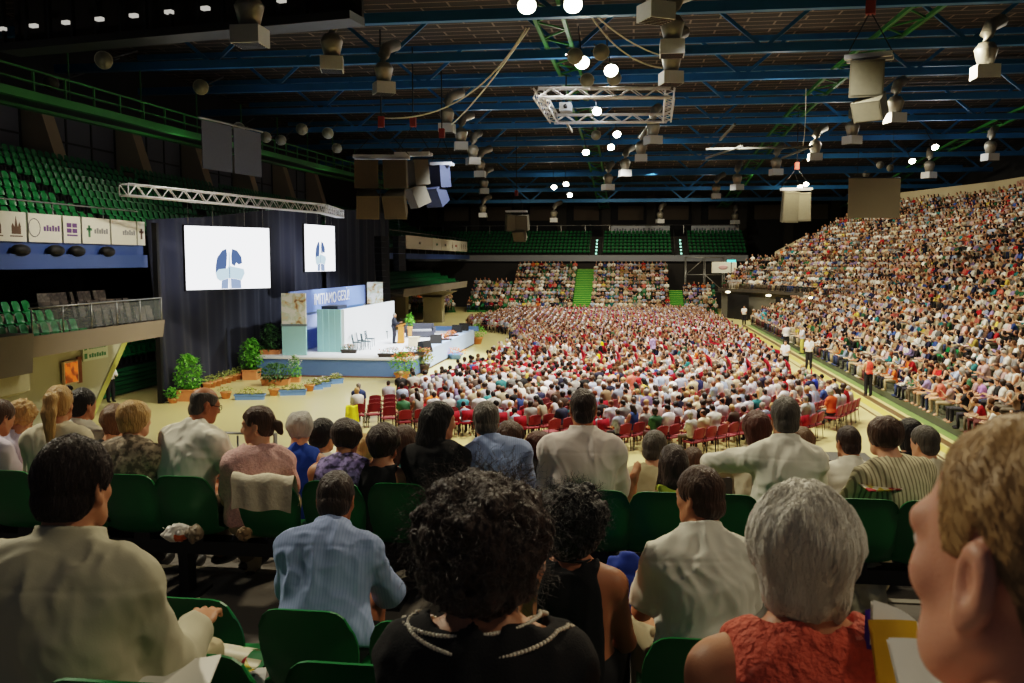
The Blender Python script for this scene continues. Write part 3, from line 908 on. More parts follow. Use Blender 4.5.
# ================================================================ the audience
def wpick(rng, items):
    t = rng.random() * sum(w for w, *_ in items)
    for w, *v in items:
        t -= w
        if t <= 0: return v[0] if len(v) == 1 else v
    return items[-1][1]
TOPS = [(34, 'white', (238, 234, 224)), (15, 'cream', (222, 204, 168)), (9, 'pale blue', (170, 186, 212)), (5, 'pale pink', (222, 180, 176)), (4, 'red', (176, 30, 34)), (2, 'orange', (214, 104, 44)), (6, 'lavender', (150, 132, 176)),
        (7, 'navy', (34, 38, 70)), (13, 'black', (26, 24, 26)), (4, 'green', (54, 100, 66)), (3, 'turquoise', (46, 130, 132)), (6, 'grey', (120, 118, 114)), (6, 'tan', (160, 128, 92)), (3, 'yellow', (206, 178, 80)), (6, 'brown', (84, 60, 44)), (3, 'coral', (206, 104, 90)), (3, 'blue', (56, 84, 150))]
HAIRS = [(28, 'dark brown', (44, 30, 22)), (20, 'black', (24, 19, 17)), (18, 'brown', (84, 58, 38)), (16, 'grey', (150, 142, 130)), (7, 'blonde', (176, 140, 92)), (6, 'auburn', (110, 58, 34))]
SKINS = [(196, 152, 124), (182, 136, 106), (166, 118, 90), (204, 164, 138)]
LEGS = [(30, (38, 36, 40)), (20, (92, 82, 66)), (15, (150, 134, 104)), (15, (44, 54, 84)), (10, (176, 166, 150)), (10, (90, 50, 46))]
crng = random.Random(58)
FG = [(0, 400, 34, 683), (25, 383, 105, 683), (100, 402, 160, 683), (155, 388, 245, 683), (238, 407, 290, 683), (285, 415, 368, 683), (365, 428, 420, 683), (418, 402, 470, 683), (465, 402, 530, 683), (530, 428, 632, 683), (568, 390, 600, 430),
      (628, 433, 730, 683), (717, 432, 812, 683), (740, 403, 800, 440), (822, 428, 925, 683), (862, 417, 905, 683), (905, 395, 1024, 683)]
def shown_at(p):
    q = project(p)
    if q is None: return None
    x, y, d = q
    return q if 0 < x < 1024 and 0 < y < 683 and not any(a < x < c and b < y < e for a, b, c, e in FG) else None
def near_frame(p, m=110):
    q = project(p)
    return q is not None and -m < q[0] < 1024 + m and q[1] < 640
LOOK = Vector((-12.5, 51))
PEOPLE = []; EMPTY_SEATS = []
for s in SEATS:
    if not near_frame((s['x'], s['y'], s['z'] + 1)): continue
    fill = {'red chairs': .93, 'east folding stand': .88, 'east balcony': .9, 'east upper tier': .92, 'north stand': .86}[s['block']]
    if s['block'] == 'red chairs' and s['x'] < -5 and s['y'] < 35: fill = .7
    if crng.random() > fill: EMPTY_SEATS.append(s); continue
    d = (LOOK - Vector((s['x'], s['y'])))
    hl = math.atan2(-d.x, d.y); dh = (hl - s['h'] + PI) % (2 * PI) - PI
    s['hh'] = s['h'] + max(-.6, min(.6, dh * .5)) + crng.gauss(0, .12)
    tn, tc = wpick(crng, TOPS)
    if s['block'] == 'red chairs' and crng.random() < .38: tn, tc = crng.choice([('white', (238, 234, 238)), ('white', (232, 230, 240)), ('pale blue', (190, 200, 224))])
    hn, hc = wpick(crng, HAIRS)
    j = crng.uniform(.66, 1.05)
    s.update(top=tn, topc=srgb(*[min(255, c * j) for c in tc]), hair=hn, hairc=srgb(*hc), skinc=srgb(*crng.choice(SKINS)), legc=srgb(*wpick(crng, LEGS)),
             female=crng.random() < .55, lean=crng.choice([.02, .1, .18, .34]), var=crng.randrange(6), sz=crng.uniform(.93, 1.06))
    q = shown_at((s['x'], s['y'], s['z'] + 1.12))
    s['shown'] = q
    s['dist'] = (Vector((s['x'], s['y'], s['z'] + 1)) - Vector((0, 0, H_EYE))).length
    PEOPLE.append(s)
HEADS = [(s, project((s['x'], s['y'], s['z'] + 1.0))) for s in PEOPLE]
def tint_near(px, py, name, c, fem=None):
    s = min((h for h in HEADS if h[1]), key=lambda h: (h[1][0] - px) ** 2 + (h[1][1] - py) ** 2)[0]; s['top'] = name; s['topc'] = srgb(*c)
for px, py, n, c in ((605, 343, 'yellow', (226, 206, 20)), (603, 356, 'yellow', (226, 206, 20)), (600, 371, 'yellow', (226, 206, 20)), (612, 372, 'yellow', (226, 206, 20)), (431, 398, 'orange', (230, 120, 40)), (500, 345, 'red', (200, 40, 40)), (678, 380, 'red', (220, 20, 30)), (703, 388, 'navy', (36, 44, 90)), (571, 362, 'orange', (226, 120, 70)),
                     (586, 363, 'blue', (90, 90, 160)), (784, 383, 'red', (200, 24, 34)), (801, 365, 'red', (196, 30, 40)), (814, 379, 'blue', (40, 70, 190)), (812, 372, 'green', (40, 150, 90)), (833, 408, 'orange', (206, 84, 40)), (467, 400, 'turquoise', (60, 140, 150)), (988, 380, 'lavender', (178, 130, 190)), (941, 366, 'red', (206, 40, 40)), (938, 366, 'coral', (226, 90, 70))):
    tint_near(px, py, n, c)
vis = sorted([s for s in PEOPLE if s['shown']], key=lambda s: s['dist'])
NEAR = vis[:262]
for s in NEAR: s['solo'] = True
REST = [s for s in PEOPLE if not s.get('solo')]
print('people', len(PEOPLE), 'near', NEAR[-1]['dist'] if NEAR else None)

# light bodies for the far crowd: one continuous lofted figure each
def low_person(lean, female, var):
    b = MB()
    p0 = Vector((0, 0, .42)); Rt = Matrix.Rotation(-lean, 3, 'X')
    T = lambda v: p0 + Rt @ Vector(v)
    def ringloft(rings, mi, n=7, cap_=True):
        vs, fs = [], []
        for c, rx, ry in rings:
            for k in range(n):
                q = 2 * PI * k / n; vs.append(T((c[0] + rx * math.cos(q), c[1] + ry * math.sin(q), c[2])))
        for i in range(len(rings) - 1):
            for k in range(n): fs.append((i * n + k, i * n + (k + 1) % n, (i + 1) * n + (k + 1) % n, (i + 1) * n + k))
        fs.append([(len(rings) - 1) * n + k for k in range(n)])
        b.add(vs, fs, mi, True)
    w = .9 if female else 1.0
    ringloft([((0, 0, 0), .17, .12), ((0, .01, .22), .155 * w, .115), ((0, 0, .38), .185 * w, .115), ((0, -.01, .46), .205 * w, .085), ((0, -.01, .52), .09, .06)], 2, 8)
    hd = T((0, .045 + .02 * (var % 3), .69)) + Vector((0, lean * .1, -.02 * (var % 3)))
    b.tube([T((0, -.01, .5)), hd - Vector((0, 0, .06))], [.055, .05], 6, 0, True, False)
    b.ball(hd, 1, 8, 6, 0, (.075, .09, .115))
    hb = .105 if female else .085
    b.ball(hd + Vector((0, -.022, .022)), 1, 8, 6, 1, (hb, .1, .105))
    if female and var % 2: b.ball(hd + Vector((0, -.05, -.09)), 1, 7, 5, 1, (.085, .055, .13))
    up = T((0, 0, .43))
    for sd in (-1, 1):
        S = T((sd * .195 * w, -.01, .44)); E = S + Vector((sd * .05, .1, -.24)); W = E + Vector((-sd * .1, .2, -.01))
        if var == 3: W = E + Vector((-sd * .12, .16, .12))
        m = S.lerp(E, .6)
        b.tube([S, m], [.062, .056], 6, 2, True, False)
        b.tube([m, E, W], [.046, .042, .03], 5, 2 if var % 2 else 0, True, True)
        b.ball(W + Vector((0, .05, 0)), 1, 6, 4, 0, (.04, .06, .03))
        K = Vector((sd * .12, .44, .47)); b.tube([T((sd * .09, 0, .04)), K, Vector((sd * .12, .42, .06))], [.09, .065, .045], 6, 3, True, True)
        b.ball((sd * .12, .49, .04), 1, 6, 4, 3, (.045, .12, .045))
    if var in (1, 4): b.box(T((0, .34, .22)), (.24, .17, .02), 4, Matrix.Rotation(.5, 3, 'X'))
    return b
def pack(b):
    fs = b.f
    return dict(v=np.array(b.v, F32), m=b.m, lt=np.array([len(f) for f in fs], np.int32), li=np.array([i for f in fs for i in f], np.int32),
                vm=None)
def vert_mat(b):
    vm = np.zeros(len(b.v), np.int32)
    for f, m in zip(b.f, b.m):
        for i in f: vm[i] = m
    return vm
def scatter_mesh(name, items, templates, m):
    """items: (template index, x, y, z, heading, size, colours [n,3]) -> ONE mesh with a colour attribute"""
    V, LI, LT, COL = [], [], [], []; base = 0
    for ti, x, y, z, h, s, cols in items:
        t = templates[ti]; c, sn = math.cos(h) * s, math.sin(h) * s
        v = t['v']; o = np.empty_like(v)
        o[:, 0] = v[:, 0] * c - v[:, 1] * sn + x; o[:, 1] = v[:, 0] * sn + v[:, 1] * c + y; o[:, 2] = v[:, 2] * s + z
        V.append(o); LI.append(t['li'] + base); LT.append(t['lt']); COL.append(np.asarray(cols, F32)[t['vm']]); base += len(v)
    V = np.concatenate(V); LI = np.concatenate(LI); LT = np.concatenate(LT); COL = np.concatenate(COL)
    me = bpy.data.meshes.new(name)
    me.vertices.add(len(V)); me.vertices.foreach_set('co', V.ravel())
    me.loops.add(len(LI)); me.loops.foreach_set('vertex_index', LI)
    me.polygons.add(len(LT)); ls = np.zeros(len(LT), np.int32); ls[1:] = np.cumsum(LT)[:-1]
    me.polygons.foreach_set('loop_start', ls)
    me.polygons.foreach_set('use_smooth', np.ones(len(LT), bool))
    at_ = me.attributes.new('tint', 'FLOAT_COLOR', 'POINT')
    at_.data.foreach_set('color', np.concatenate([COL, np.ones((len(COL), 1), F32)], 1).ravel())
    me.materials.append(m); me.update(calc_edges=True)
    return link(name, me)
TPL = []
for fem in (0, 1):
    for ln in (.02, .1, .18, .34):
        for va in range(6):
            b = low_person(ln, fem, va); t = pack(b); t['vm'] = vert_mat(b); TPL.append(t)
LN = [.02, .1, .18, .34]
items = []
for s in REST:
    ti = (1 if s['female'] else 0) * 24 + LN.index(s['lean']) * 6 + s['var']
    items.append((ti, s['x'], s['y'], s['z'], s['hh'], s['sz'], [s['skinc'], s['hairc'], s['topc'], s['legc'], (.8, .78, .72)]))
CROWDM = attr_mat('crowd_clothes')
o = scatter_mesh('crowd', items, TPL, CROWDM)
tag(o, 'thousands of seated audience members filling the stands and the far rows of chairs', 'crowd', kind='stuff')

# individuals: nearest ones, each of body, hair and top
_pal = {}
def pal(kind, c, rough=.75):
    k = (kind, *[round(v, 2) for v in c])
    if k not in _pal: _pal[k] = mat('%s_%d' % (kind, len(_pal)), c, rough, var=.08, scale=20)
    return _pal[k]
PROTO = {}
def proto(female, li, var):
    k = (female, li, var)
    if k in PROTO: return PROTO[k]
    arms = {0: (None, None), 1: (((-.06, .1, -.24), (.12, .2, .06)), ((.06, .1, -.24), (-.12, .2, .06))), 2: (((-.03, .16, -.2), (.1, .12, .16)), None)}[var]
    p = Pose(lean=LN[li], sw=.15 if female else .17, hyaw=(-.25, .15, .3)[var], hpitch=(.1, .35, .15)[var], armL=arms[0], armR=arms[1])
    lo, hi = (-.45, -.36, -.5), (.45, .72, 1.12)
    sm = 5 + len(PROTO)
    bv, bq = surface_sparse(lambda P: p.body(P), lo, hi, .034, pad=.05)
    c = bv[bq].mean(1); mi = np.zeros(len(bq), np.int32)
    mi[(p.bottom(c, inf=.0) < .012)] = 1
    st = [{'style': 'bob', 'w': .1, 'len': .13}, {'style': 'long', 'len': .22}, {'style': 'curly', 'w': .12}][var] if female else [{'style': 'short'}, {'style': 'short', 't': .016}, {'style': 'balding'}][var]
    hv, hq = surface_sparse(lambda P: hair_sdf((P - A3(p.hc)) @ p.iRh / p.hs, st, sm) * p.hs, [v - .27 for v in p.hc], [v + .24 for v in p.hc], .022, pad=.05)
    tv, tq = surface_sparse(lambda P: p.top(P, 'short' if not (female and var == 1) else 'sleeveless', sm, .012, .0, .005, False, .02), lo, hi, .03, pad=.05)
    off = A3((0, .04, .5))
    sk, dk = SKIN('olive'), pal('trousers', (.03, .03, .035))
    PROTO[k] = (np_mesh('audience_body', bv + off, bq, [sk, dk], True, mi), np_mesh('audience_hair', hv + off, hq, [sk]), np_mesh('audience_top', tv + off, tq, [sk]))
    return PROTO[k]
rowcount = {}
for s in PEOPLE: rowcount.setdefault((s['block'], s['row']), []).append(s)
SKN = ['fair', 'olive', 'tan', 'pink']
for key, l in rowcount.items():
    l.sort(key=lambda s: -s['y'])        # counted from the far end of the row
for s in NEAR:
    row = rowcount[(s['block'], s['row'])]
    near_end = sorted(row, key=lambda t: t['y']); pos = near_end.index(s) + 1
    bm_, hm, tm = proto(s['female'], LN.index(s['lean']), s['var'] % 3)
    root = link('person', bm_, None, (s['x'], s['y'], s['z']), s['hh'])
    root.material_slots[0].link = 'OBJECT'; root.material_slots[0].material = SKIN(SKN[s['var'] % 4])
    root.material_slots[1].link = 'OBJECT'; root.material_slots[1].material = pal('trousers', s['legc'])
    root.scale = (s['sz'],) * 3
    hr = link('hair', hm, root); hr.material_slots[0].link = 'OBJECT'; hr.material_slots[0].material = pal('hair', s['hairc'], .5)
    tp = link('shirt', tm, root); tp.material_slots[0].link = 'OBJECT'; tp.material_slots[0].material = pal('cloth', s['topc'])
    where_ = {'red chairs': 'red arc from the stage', 'east folding stand': 'folding-stand row', 'east balcony': 'balcony row', 'east upper tier': 'upper-tier row', 'north stand': 'far-stand row'}[s['block']]
    where = {'red chairs': 'on red chairs', 'east folding stand': 'in folding stand', 'east balcony': 'in the balcony', 'east upper tier': 'in the upper tier', 'north stand': 'in the far stand'}[s['block']]
    tag(root, '%s-haired person in %s top, %s %s, %s along' % (s['hair'].replace(' ', '-'), s['top'], ordinal(s['row'] + 1), where_, ordinal(pos)), 'person', 'seated audience ' + where)

# red chairs: padded, on four legs
def red_chair_parts():
    f = MB(); 
    for sx in (-1, 1):
        f.tube([(sx * .21, .2, 0), (sx * .21, .19, .43)], .012, 6); f.tube([(sx * .21, -.24, 0), (sx * .21, -.19, .43), (sx * .2, -.25, .86)], .012, 6)
        f.tube([(sx * .21, .19, .42), (sx * .21, -.19, .42)], .011, 6)
    se = MB(); se.grid(lambda u, v: (-.225 + .45 * u, -.2 + .43 * v, .46 + .03 * math.sin(PI * u) * math.sin(PI * v)), 6, 6); se.bb((-.225, -.2, .42), (.225, .23, .46))
    bk = MB()
    def pt(u, v, o):
        x = -.22 + .44 * u; z = .56 + .33 * v; e = (2 * u - 1)
        if v > .7: z -= .05 * (abs(e) ** 3) * (v - .7) / .3
        return (x, -.2 - .06 * v + o - .03 * (1 - e * e), z)
    bk.grid(lambda u, v: pt(u, v, .03), 8, 6); bk.grid(lambda u, v: pt(u, v, -.02), 8, 6)
    for e in (0, 1):
        bk.grid(lambda u, v: pt(e, v, -.02 + .05 * u), 1, 6); bk.grid(lambda u, v: pt(v, e, -.02 + .05 * u), 1, 8)
    return f, se, bk
rf, rs, rb = red_chair_parts()
RC = (rf.mesh('red_chair_frame', DARKST), rs.mesh('red_chair_seat', REDV), rb.mesh('red_chair_back', REDV))
chairs = [s for s in SEATS if s['block'] == 'red chairs' and near_frame((s['x'], s['y'], .6))]
for s in chairs: s['cd'] = math.hypot(s['x'], s['y'])
cvis = sorted([s for s in chairs if s.get('solo') or shown_at((s['x'], s['y'], .8))], key=lambda s: (not s.get('solo'), s['cd']))[:290]
crow = {}
for s in chairs: crow.setdefault(s['row'], []).append(s)
for l in crow.values(): l.sort(key=lambda s: s['y'])
for s in cvis:
    s['csolo'] = True
    f = link('red_chair', RC[0], None, (s['x'], s['y'], 0), s['h'])
    link('seat', RC[1], f); link('backrest', RC[2], f)
    tag(f, 'red upholstered chair in the %s arc from the stage, %s along the arc' % (ordinal(s['row'] + 1), ordinal(crow[s['row']].index(s) + 1)), 'chair', 'red chairs facing the stage')
def chair_tpl(mbs, mis):
    b = MB()
    for q, mi in zip(mbs, mis): b.add(q.v, q.f, mi)
    t = pack(b); t['vm'] = vert_mat(b); return t
tl = MB(); tl.box((0, 0, .44), (.44, .42, .05), 0); tl.box((0, -.22, .72), (.44, .05, .34), 0, Matrix.Rotation(-.15, 3, 'X'))
for sx in (-1, 1):
    for sy in (-1, 1): tl.box((sx * .2, sy * .19, .21), (.02, .02, .42), 1)
rt = chair_tpl([tl], [0]); rt['vm'] = vert_mat(tl)
o = scatter_mesh('red_chair_rows', [(0, s['x'], s['y'], 0, s['h'], 1, [srgb(140, 12, 30), srgb(40, 40, 42)]) for s in chairs if not s.get('csolo')], [rt], CROWDM)
tag(o, 'rows of red upholstered chairs under the audience farther down the hall', 'chairs', kind='stuff')

# green bucket seats
def bucket(detail=1):
    nu, nv = (14, 12) if detail else (4, 5)
    b = MB()
    prof = [(.20, .395), (.19, .43), (.1, .425), (-.04, .41), (-.12, .42), (-.17, .47), (-.19, .54), (-.2, .61), (-.208, .68), (-.216, .735), (-.224, .77), (-.236, .787)]
    if detail == 0: prof = [(.19, .43), (-.1, .42), (-.17, .5), (-.21, .7), (-.235, .785)]
    n = len(prof)
    def pt(i, u, o=0.0):
        y, z = prof[i]; e = 2 * u - 1; back = max(0.0, (z - .45) / .337) if i > n * .4 else 0
        w = .2 if not back else .165 + .022 * math.sin(PI * min(1, back * .8))
        x = e * w
        side = abs(e) ** 3
        dz = -.075 * abs(e) ** 6 * max(0, back - .45) / .55 if back else 0
        return (x * (1 - .1 * abs(e) ** 8 * max(0, back - .6)), y + (.05 * side * (back > 0) * (1 - .5 * back)) - o * (1 if back > .2 else 0), z + dz + .035 * side * (back == 0) - o * (0 if back > .2 else 1))
    for o_ in (0.0, .012):
        vs = [pt(i, k / nu, o_) for i in range(n) for k in range(nu + 1)]
        b.add(vs, [(i * (nu + 1) + k, i * (nu + 1) + k + 1, (i + 1) * (nu + 1) + k + 1, (i + 1) * (nu + 1) + k) for i in range(n - 1) for k in range(nu)], 0, True)
    if detail:
        for k0 in (0, nu):
            vs = [pt(i, k0 / nu, o_) for i in range(n) for o_ in (0, .012)]
            b.add(vs, [(2 * i, 2 * i + 1, 2 * i + 3, 2 * i + 2) for i in range(n - 1)])
        for i0 in (0, n - 1):
            vs = [pt(i0, k / nu, o_) for k in range(nu + 1) for o_ in (0, .012)]
            b.add(vs, [(2 * i, 2 * i + 1, 2 * i + 3, 2 * i + 2) for i in range(nu)])
    return b
BK = bucket(1).mesh('bucket_shell', SEATG); BKD = bucket(1).mesh('bucket_shell_dim', SEATGD)
lg = MB(); lg.bb((-.03, -.06, 0), (.03, .04, .42)); lg.bb((-.12, -.1, .38), (.12, .12, .42)); BKL = lg.mesh('bucket_bracket', DARKST)
GREEN = []
def green_rows(block, pts, n, depth, rise, z0, step=.5, gaps=()):
    for k in range(n):
        for p, t in walk(offset_line(pts, (k + .5) * depth), step):
            nrm = Vector((t.y, -t.x)); f = -nrm
            c = p.y if abs(t.y) > .5 else p.x
            if any(a < c < b_ for a, b_ in gaps): continue
            if near_frame((p.x, p.y, z0 + k * rise + .6), 60): GREEN.append(dict(x=p.x, y=p.y, z=z0 + k * rise, h=math.atan2(-f.x, f.y), block=block, row=k))
green_rows('west upper tier', W3, 10, .82, .42, 6.55, gaps=[(22, 23), (34, 35), (46, 47), (58, 59), (70, 71), (82, 83)])
green_rows('west balcony', [(-18, 28.3), (-18, 14)], 3, .85, .3, 3.15)
green_rows('far west balcony', W2F, 4, .85, .3, 3.15)
green_rows('north upper tier', UN['pts'], 7, .85, .42, 6.4, gaps=[(-5.2, -3.4), (5.2, 7.0)])
green_rows('folded west stand', [(-22.3, 43.5), (-22.3, 34.6)], 2, .5, .3, 1.2, .42)
for s in EMPTY_SEATS:
    if s['block'] != 'red chairs': GREEN.append(dict(x=s['x'], y=s['y'], z=s['z'], h=s['h'], block=s['block'], row=s['row']))
for s in GREEN: s['d'] = (Vector((s['x'], s['y'], s['z'])) - Vector((0, 0, H_EYE))).length
gv = sorted([s for s in GREEN if shown_at((s['x'], s['y'], s['z'] + .7))], key=lambda s: s['d'])
solo = [s for s in gv if s['block'] in ('west balcony', 'folded west stand')] + [s for s in gv if s['block'] not in ('west balcony', 'folded west stand')]
solo = solo[:262]
grow = {}
for s in GREEN: grow.setdefault((s['block'], s['row']), []).append(s)
for l in grow.values(): l.sort(key=lambda s: s['y'] if abs(math.sin(s['h'])) > .5 else s['x'])
for s in solo:
    s['solo'] = True
    o = link('bucket_seat', BK, None, (s['x'], s['y'], s['z']), s['h'])
    link('bracket', BKL, o)
    tag(o, 'empty green plastic seat in the %s, %s row up, %s along' % (s['block'], ordinal(s['row'] + 1), ordinal(grow[(s['block'], s['row'])].index(s) + 1)), 'seat', 'green seats of the ' + s['block'])
bt = pack(bucket(0)); bt['vm'] = np.zeros(len(bt['v']), np.int32)
gm = mat('green_plastic_far', srgb(10, 92, 48), .4, var=.1)
o = scatter_mesh('green_seat_rows', [(0, s['x'], s['y'], s['z'], s['h'], 1, [srgb(12, 110, 44)]) for s in GREEN if not s.get('solo')], [bt], gm)
tag(o, 'many rows of empty green plastic seats in the upper tiers', 'seats', kind='stuff')
print('green', len(GREEN), 'chairs', len(chairs))
# ================================================================ stage and its surroundings
def text_obj(name, body, size, loc, rot, m, parent=None, ext=.01, sx=1.0):
    cu = bpy.data.curves.new(name, 'FONT'); cu.body = body; cu.size = size; cu.extrude = ext; cu.align_x = 'CENTER'; cu.align_y = 'CENTER'
    o = bpy.data.objects.new(name, cu); C.objects.link(o); o.location = loc; o.rotation_euler = rot; o.scale = (sx, 1, 1)
    dg = bpy.context.evaluated_depsgraph_get(); me = bpy.data.meshes.new_from_object(o.evaluated_get(dg))
    bpy.data.objects.remove(o)
    o = link(name, me, parent); o.location = loc; o.rotation_euler = rot; o.scale = (sx, 1, 1); me.materials.clear(); me.materials.append(m)
    return o
SX0, SX1, SY0, SY1, SZ = -18.9, -10.8, 43.6, 61.6, 1.0
STW = mat('stage_white', srgb(236, 238, 240), .5, var=.03)
STB = mat('stage_blue', srgb(92, 124, 176), .6, var=.06)
LAV = mat('banner_blue', srgb(128, 150, 214), .6, var=.06, scale=1)
TEAL = mat('panel_teal', srgb(160, 208, 204), .6, var=.04)
st = empty('stage', ((SX0 + SX1) / 2, (SY0 + SY1) / 2, 0)); tag(st, 'low white-topped stage with blue fascia set along the side of the arena', 'stage')
ox, oy = st.location.x, st.location.y
def onst(mb, name, m): return mb.build(name, m, st, (-ox, -oy, 0))
b = MB(); b.bb((SX0, SY0, .06), (SX1, SY1, SZ - .08)); onst(b, 'fascia', STB)
b = MB(); b.bb((SX0 - .05, SY0 - .06, SZ - .1), (SX1 + .04, SY1 + .06, SZ)); onst(b, 'deck', STW)
b = MB(); b.bb((SX1 - .55, SY0 + 2.2, SZ - .02), (SX1 + .06, SY1 + .06, SZ + .1)); b.add([(SX1 + .03, SY0 + 2.2, .12), (SX1 + .03, SY1, .12), (SX1 + .06, SY1, SZ + .08), (SX1 + .06, SY0 + 2.2, SZ + .08)], [(0, 1, 2, 3)]); onst(b, 'kerb_panel', mat('kerb_blue', srgb(176, 200, 236), .5, var=.03))
b = MB(); b.bb((SX0, SY0 - .05, 0), (SX1, SY1, .08)); onst(b, 'plinth', mat('plinth_brown', srgb(110, 84, 70), .6))
# white wall with its teal return
w = empty('screen_panel', (-15.2, 51.4, SZ)); tag(w, 'long white screen wall standing across the stage behind the speaker', 'wall panel')
b = MB(); b.bb((-.08, -5.1, 0), (.08, 5.2, 2.28)); b.build('white_panel', STW, w)
b = MB()
for i in range(8): b.bb((-1.4 + i * .165, -5.16 - .03 * (i % 2), 0), (-1.4 + (i + 1) * .165, -5.06, 2.28))
tag(b.build('pleated_return', TEAL, w), 'teal pleated return')
b = MB(); b.bb((-1.4, -5.1, 0), (-1.32, 3, 2.2)); b.build('back_panel', STB, w)
b = MB(); b.bb((-1.2, -5.0, 2.28), (-.3, -3.4, 2.45)); b.build('roof_board', mat('board_dark', srgb(50, 58, 74), .6), w)
# banner with the convention title
bn = empty('title_banner', (-17.6, 53.6, SZ)); tag(bn, 'long blue banner with white lettering above the stage wall', 'banner')
b = MB(); b.bb((-.08, -8.6, 2.0), (0, 4.9, 3.25)); b.build('banner_cloth', LAV, bn)
b = MB(); b.bb((-.1, -8.6, 0), (-.04, 4.9, 1.96)); b.build('lower_cloth', mat('cloth_lavender', srgb(178, 190, 232), .7, var=.1, scale=1), bn)
b = MB(); b.bb((-.1, -8.6, 1.94), (.02, 4.9, 2.02)); b.build('rail', mat('rail_grey', srgb(96, 110, 130), .5), bn)
LW = mat('lettering_white', srgb(244, 246, 252), .5, emit=.25)
text_obj('lettering', 'IMITIAMO', .9, (.03, -3.15, 2.66), (PI / 2, 0, PI / 2), LW, bn, .012, .98)
text_obj('lettering', 'GES\u00d9!', .9, (.03, .15, 2.7), (PI / 2, 0, PI / 2), LW, bn, .012, .98)
def art_mat():
    m = bpy.data.materials.new('printed_artwork'); m.use_nodes = True; nt = m.node_tree; N, L = nt.nodes, nt.links; p = N['Principled BSDF']; p.inputs['Roughness'].default_value = .6
    tc = N.new('ShaderNodeTexCoord'); nz = N.new('ShaderNodeTexNoise'); nz.inputs['Scale'].default_value = 2.6; nz.inputs['Detail'].default_value = 6; nz.inputs['Distortion'].default_value = .6
    L.new(tc.outputs['Object'], nz.inputs['Vector'])
    r = N.new('ShaderNodeValToRGB'); e = r.color_ramp.elements; e[0].position = .30; e[0].color = (*srgb(122, 84, 60), 1); e[1].position = .55; e[1].color = (*srgb(236, 232, 222), 1)
    for ps, c in ((.37, (190, 150, 96)), (.43, (222, 206, 170)), (.49, (206, 214, 190))):
        x = r.color_ramp.elements.new(ps); x.color = (*srgb(*c), 1)
    L.new(nz.outputs['Fac'], r.inputs['Fac']); L.new(r.outputs['Color'], p.inputs['Base Color'])
    return m
ART = art_mat()
pp = empty('poster_stand', (-17.2, 44.5, SZ), R(8)); tag(pp, 'poster pillar with brown and cream artwork over a teal base, by the banner', 'poster')
b = MB(); b.bb((-.62, -.1, 0), (.62, .1, 1.5)); b.build('base_panel', TEAL, pp)
b = MB(); b.bb((-.66, -.12, 1.5), (.66, .12, 1.62)); b.build('shelf', mat('shelf_grey', srgb(110, 124, 128), .5), pp)
b = MB(); b.bb((-.62, -.1, 1.62), (.62, .1, 3.2)); b.build('picture', ART, pp)
o = MB(); o.bb((-.52, -.05, -.72), (.52, .05, .72)); pq = at(375, 292.8, 60.2); q = o.build('poster', ART, None, pq, R(22)); tag(q, 'small brown and cream poster closing the banner at the far end', 'poster')

# screens hung from box trusses
def box_truss(name, p, q, s, label, m=None, n=None):
    p, q = Vector(p), Vector(q); L_ = (q - p).length
    root = empty(name, p, 0); tag(root, label, 'truss')
    t = (q - p).normalized(); x = t.cross(Vector((0, 0, 1))).normalized(); z = x.cross(t)
    cs = [x * a * s / 2 + z * c * s / 2 for a, c in ((-1, -1), (1, -1), (1, 1), (-1, 1))]
    m = m or GREYST
    for c in cs:
        b = MB(); b.tube([c, c + t * L_], s * .085, 7); b.build('chord', m, root)
    b = MB(); n = n or max(2, int(L_ / s))
    for f in range(4):
        a, c = cs[f], cs[(f + 1) % 4]
        for i in range(n):
            u, v = i * L_ / n, (i + 1) * L_ / n
            if i % 2: a2, c2 = c, a
            else: a2, c2 = a, c
            b.tube([a2 + t * u, c2 + t * v], s * .05, 5, caps=False)
    for u in (0, L_):
        for f in range(4): b.tube([cs[f] + t * u, cs[(f + 1) % 4] + t * u], s * .06, 5)
    b.build('lattice', m, root)
    return root
TP1, TP2 = at(124, 196, 33.4), at(322, 204, 45.8); TP2.z = TP1.z = (TP1.z + TP2.z) / 2
WHT = mat('truss_alu', srgb(206, 206, 210), .4, metal=.4)
box_truss('lighting_truss', TP1, TP2, .42, 'long aluminium box truss holding the first screen above the curtain', WHT)
TP3 = at(340, 208, 53); TP3.z = TP2.z + .1
box_truss('lighting_truss', TP2 + (TP3 - TP2) * .05, TP3, .42, 'short aluminium box truss turned towards the far screen', WHT)
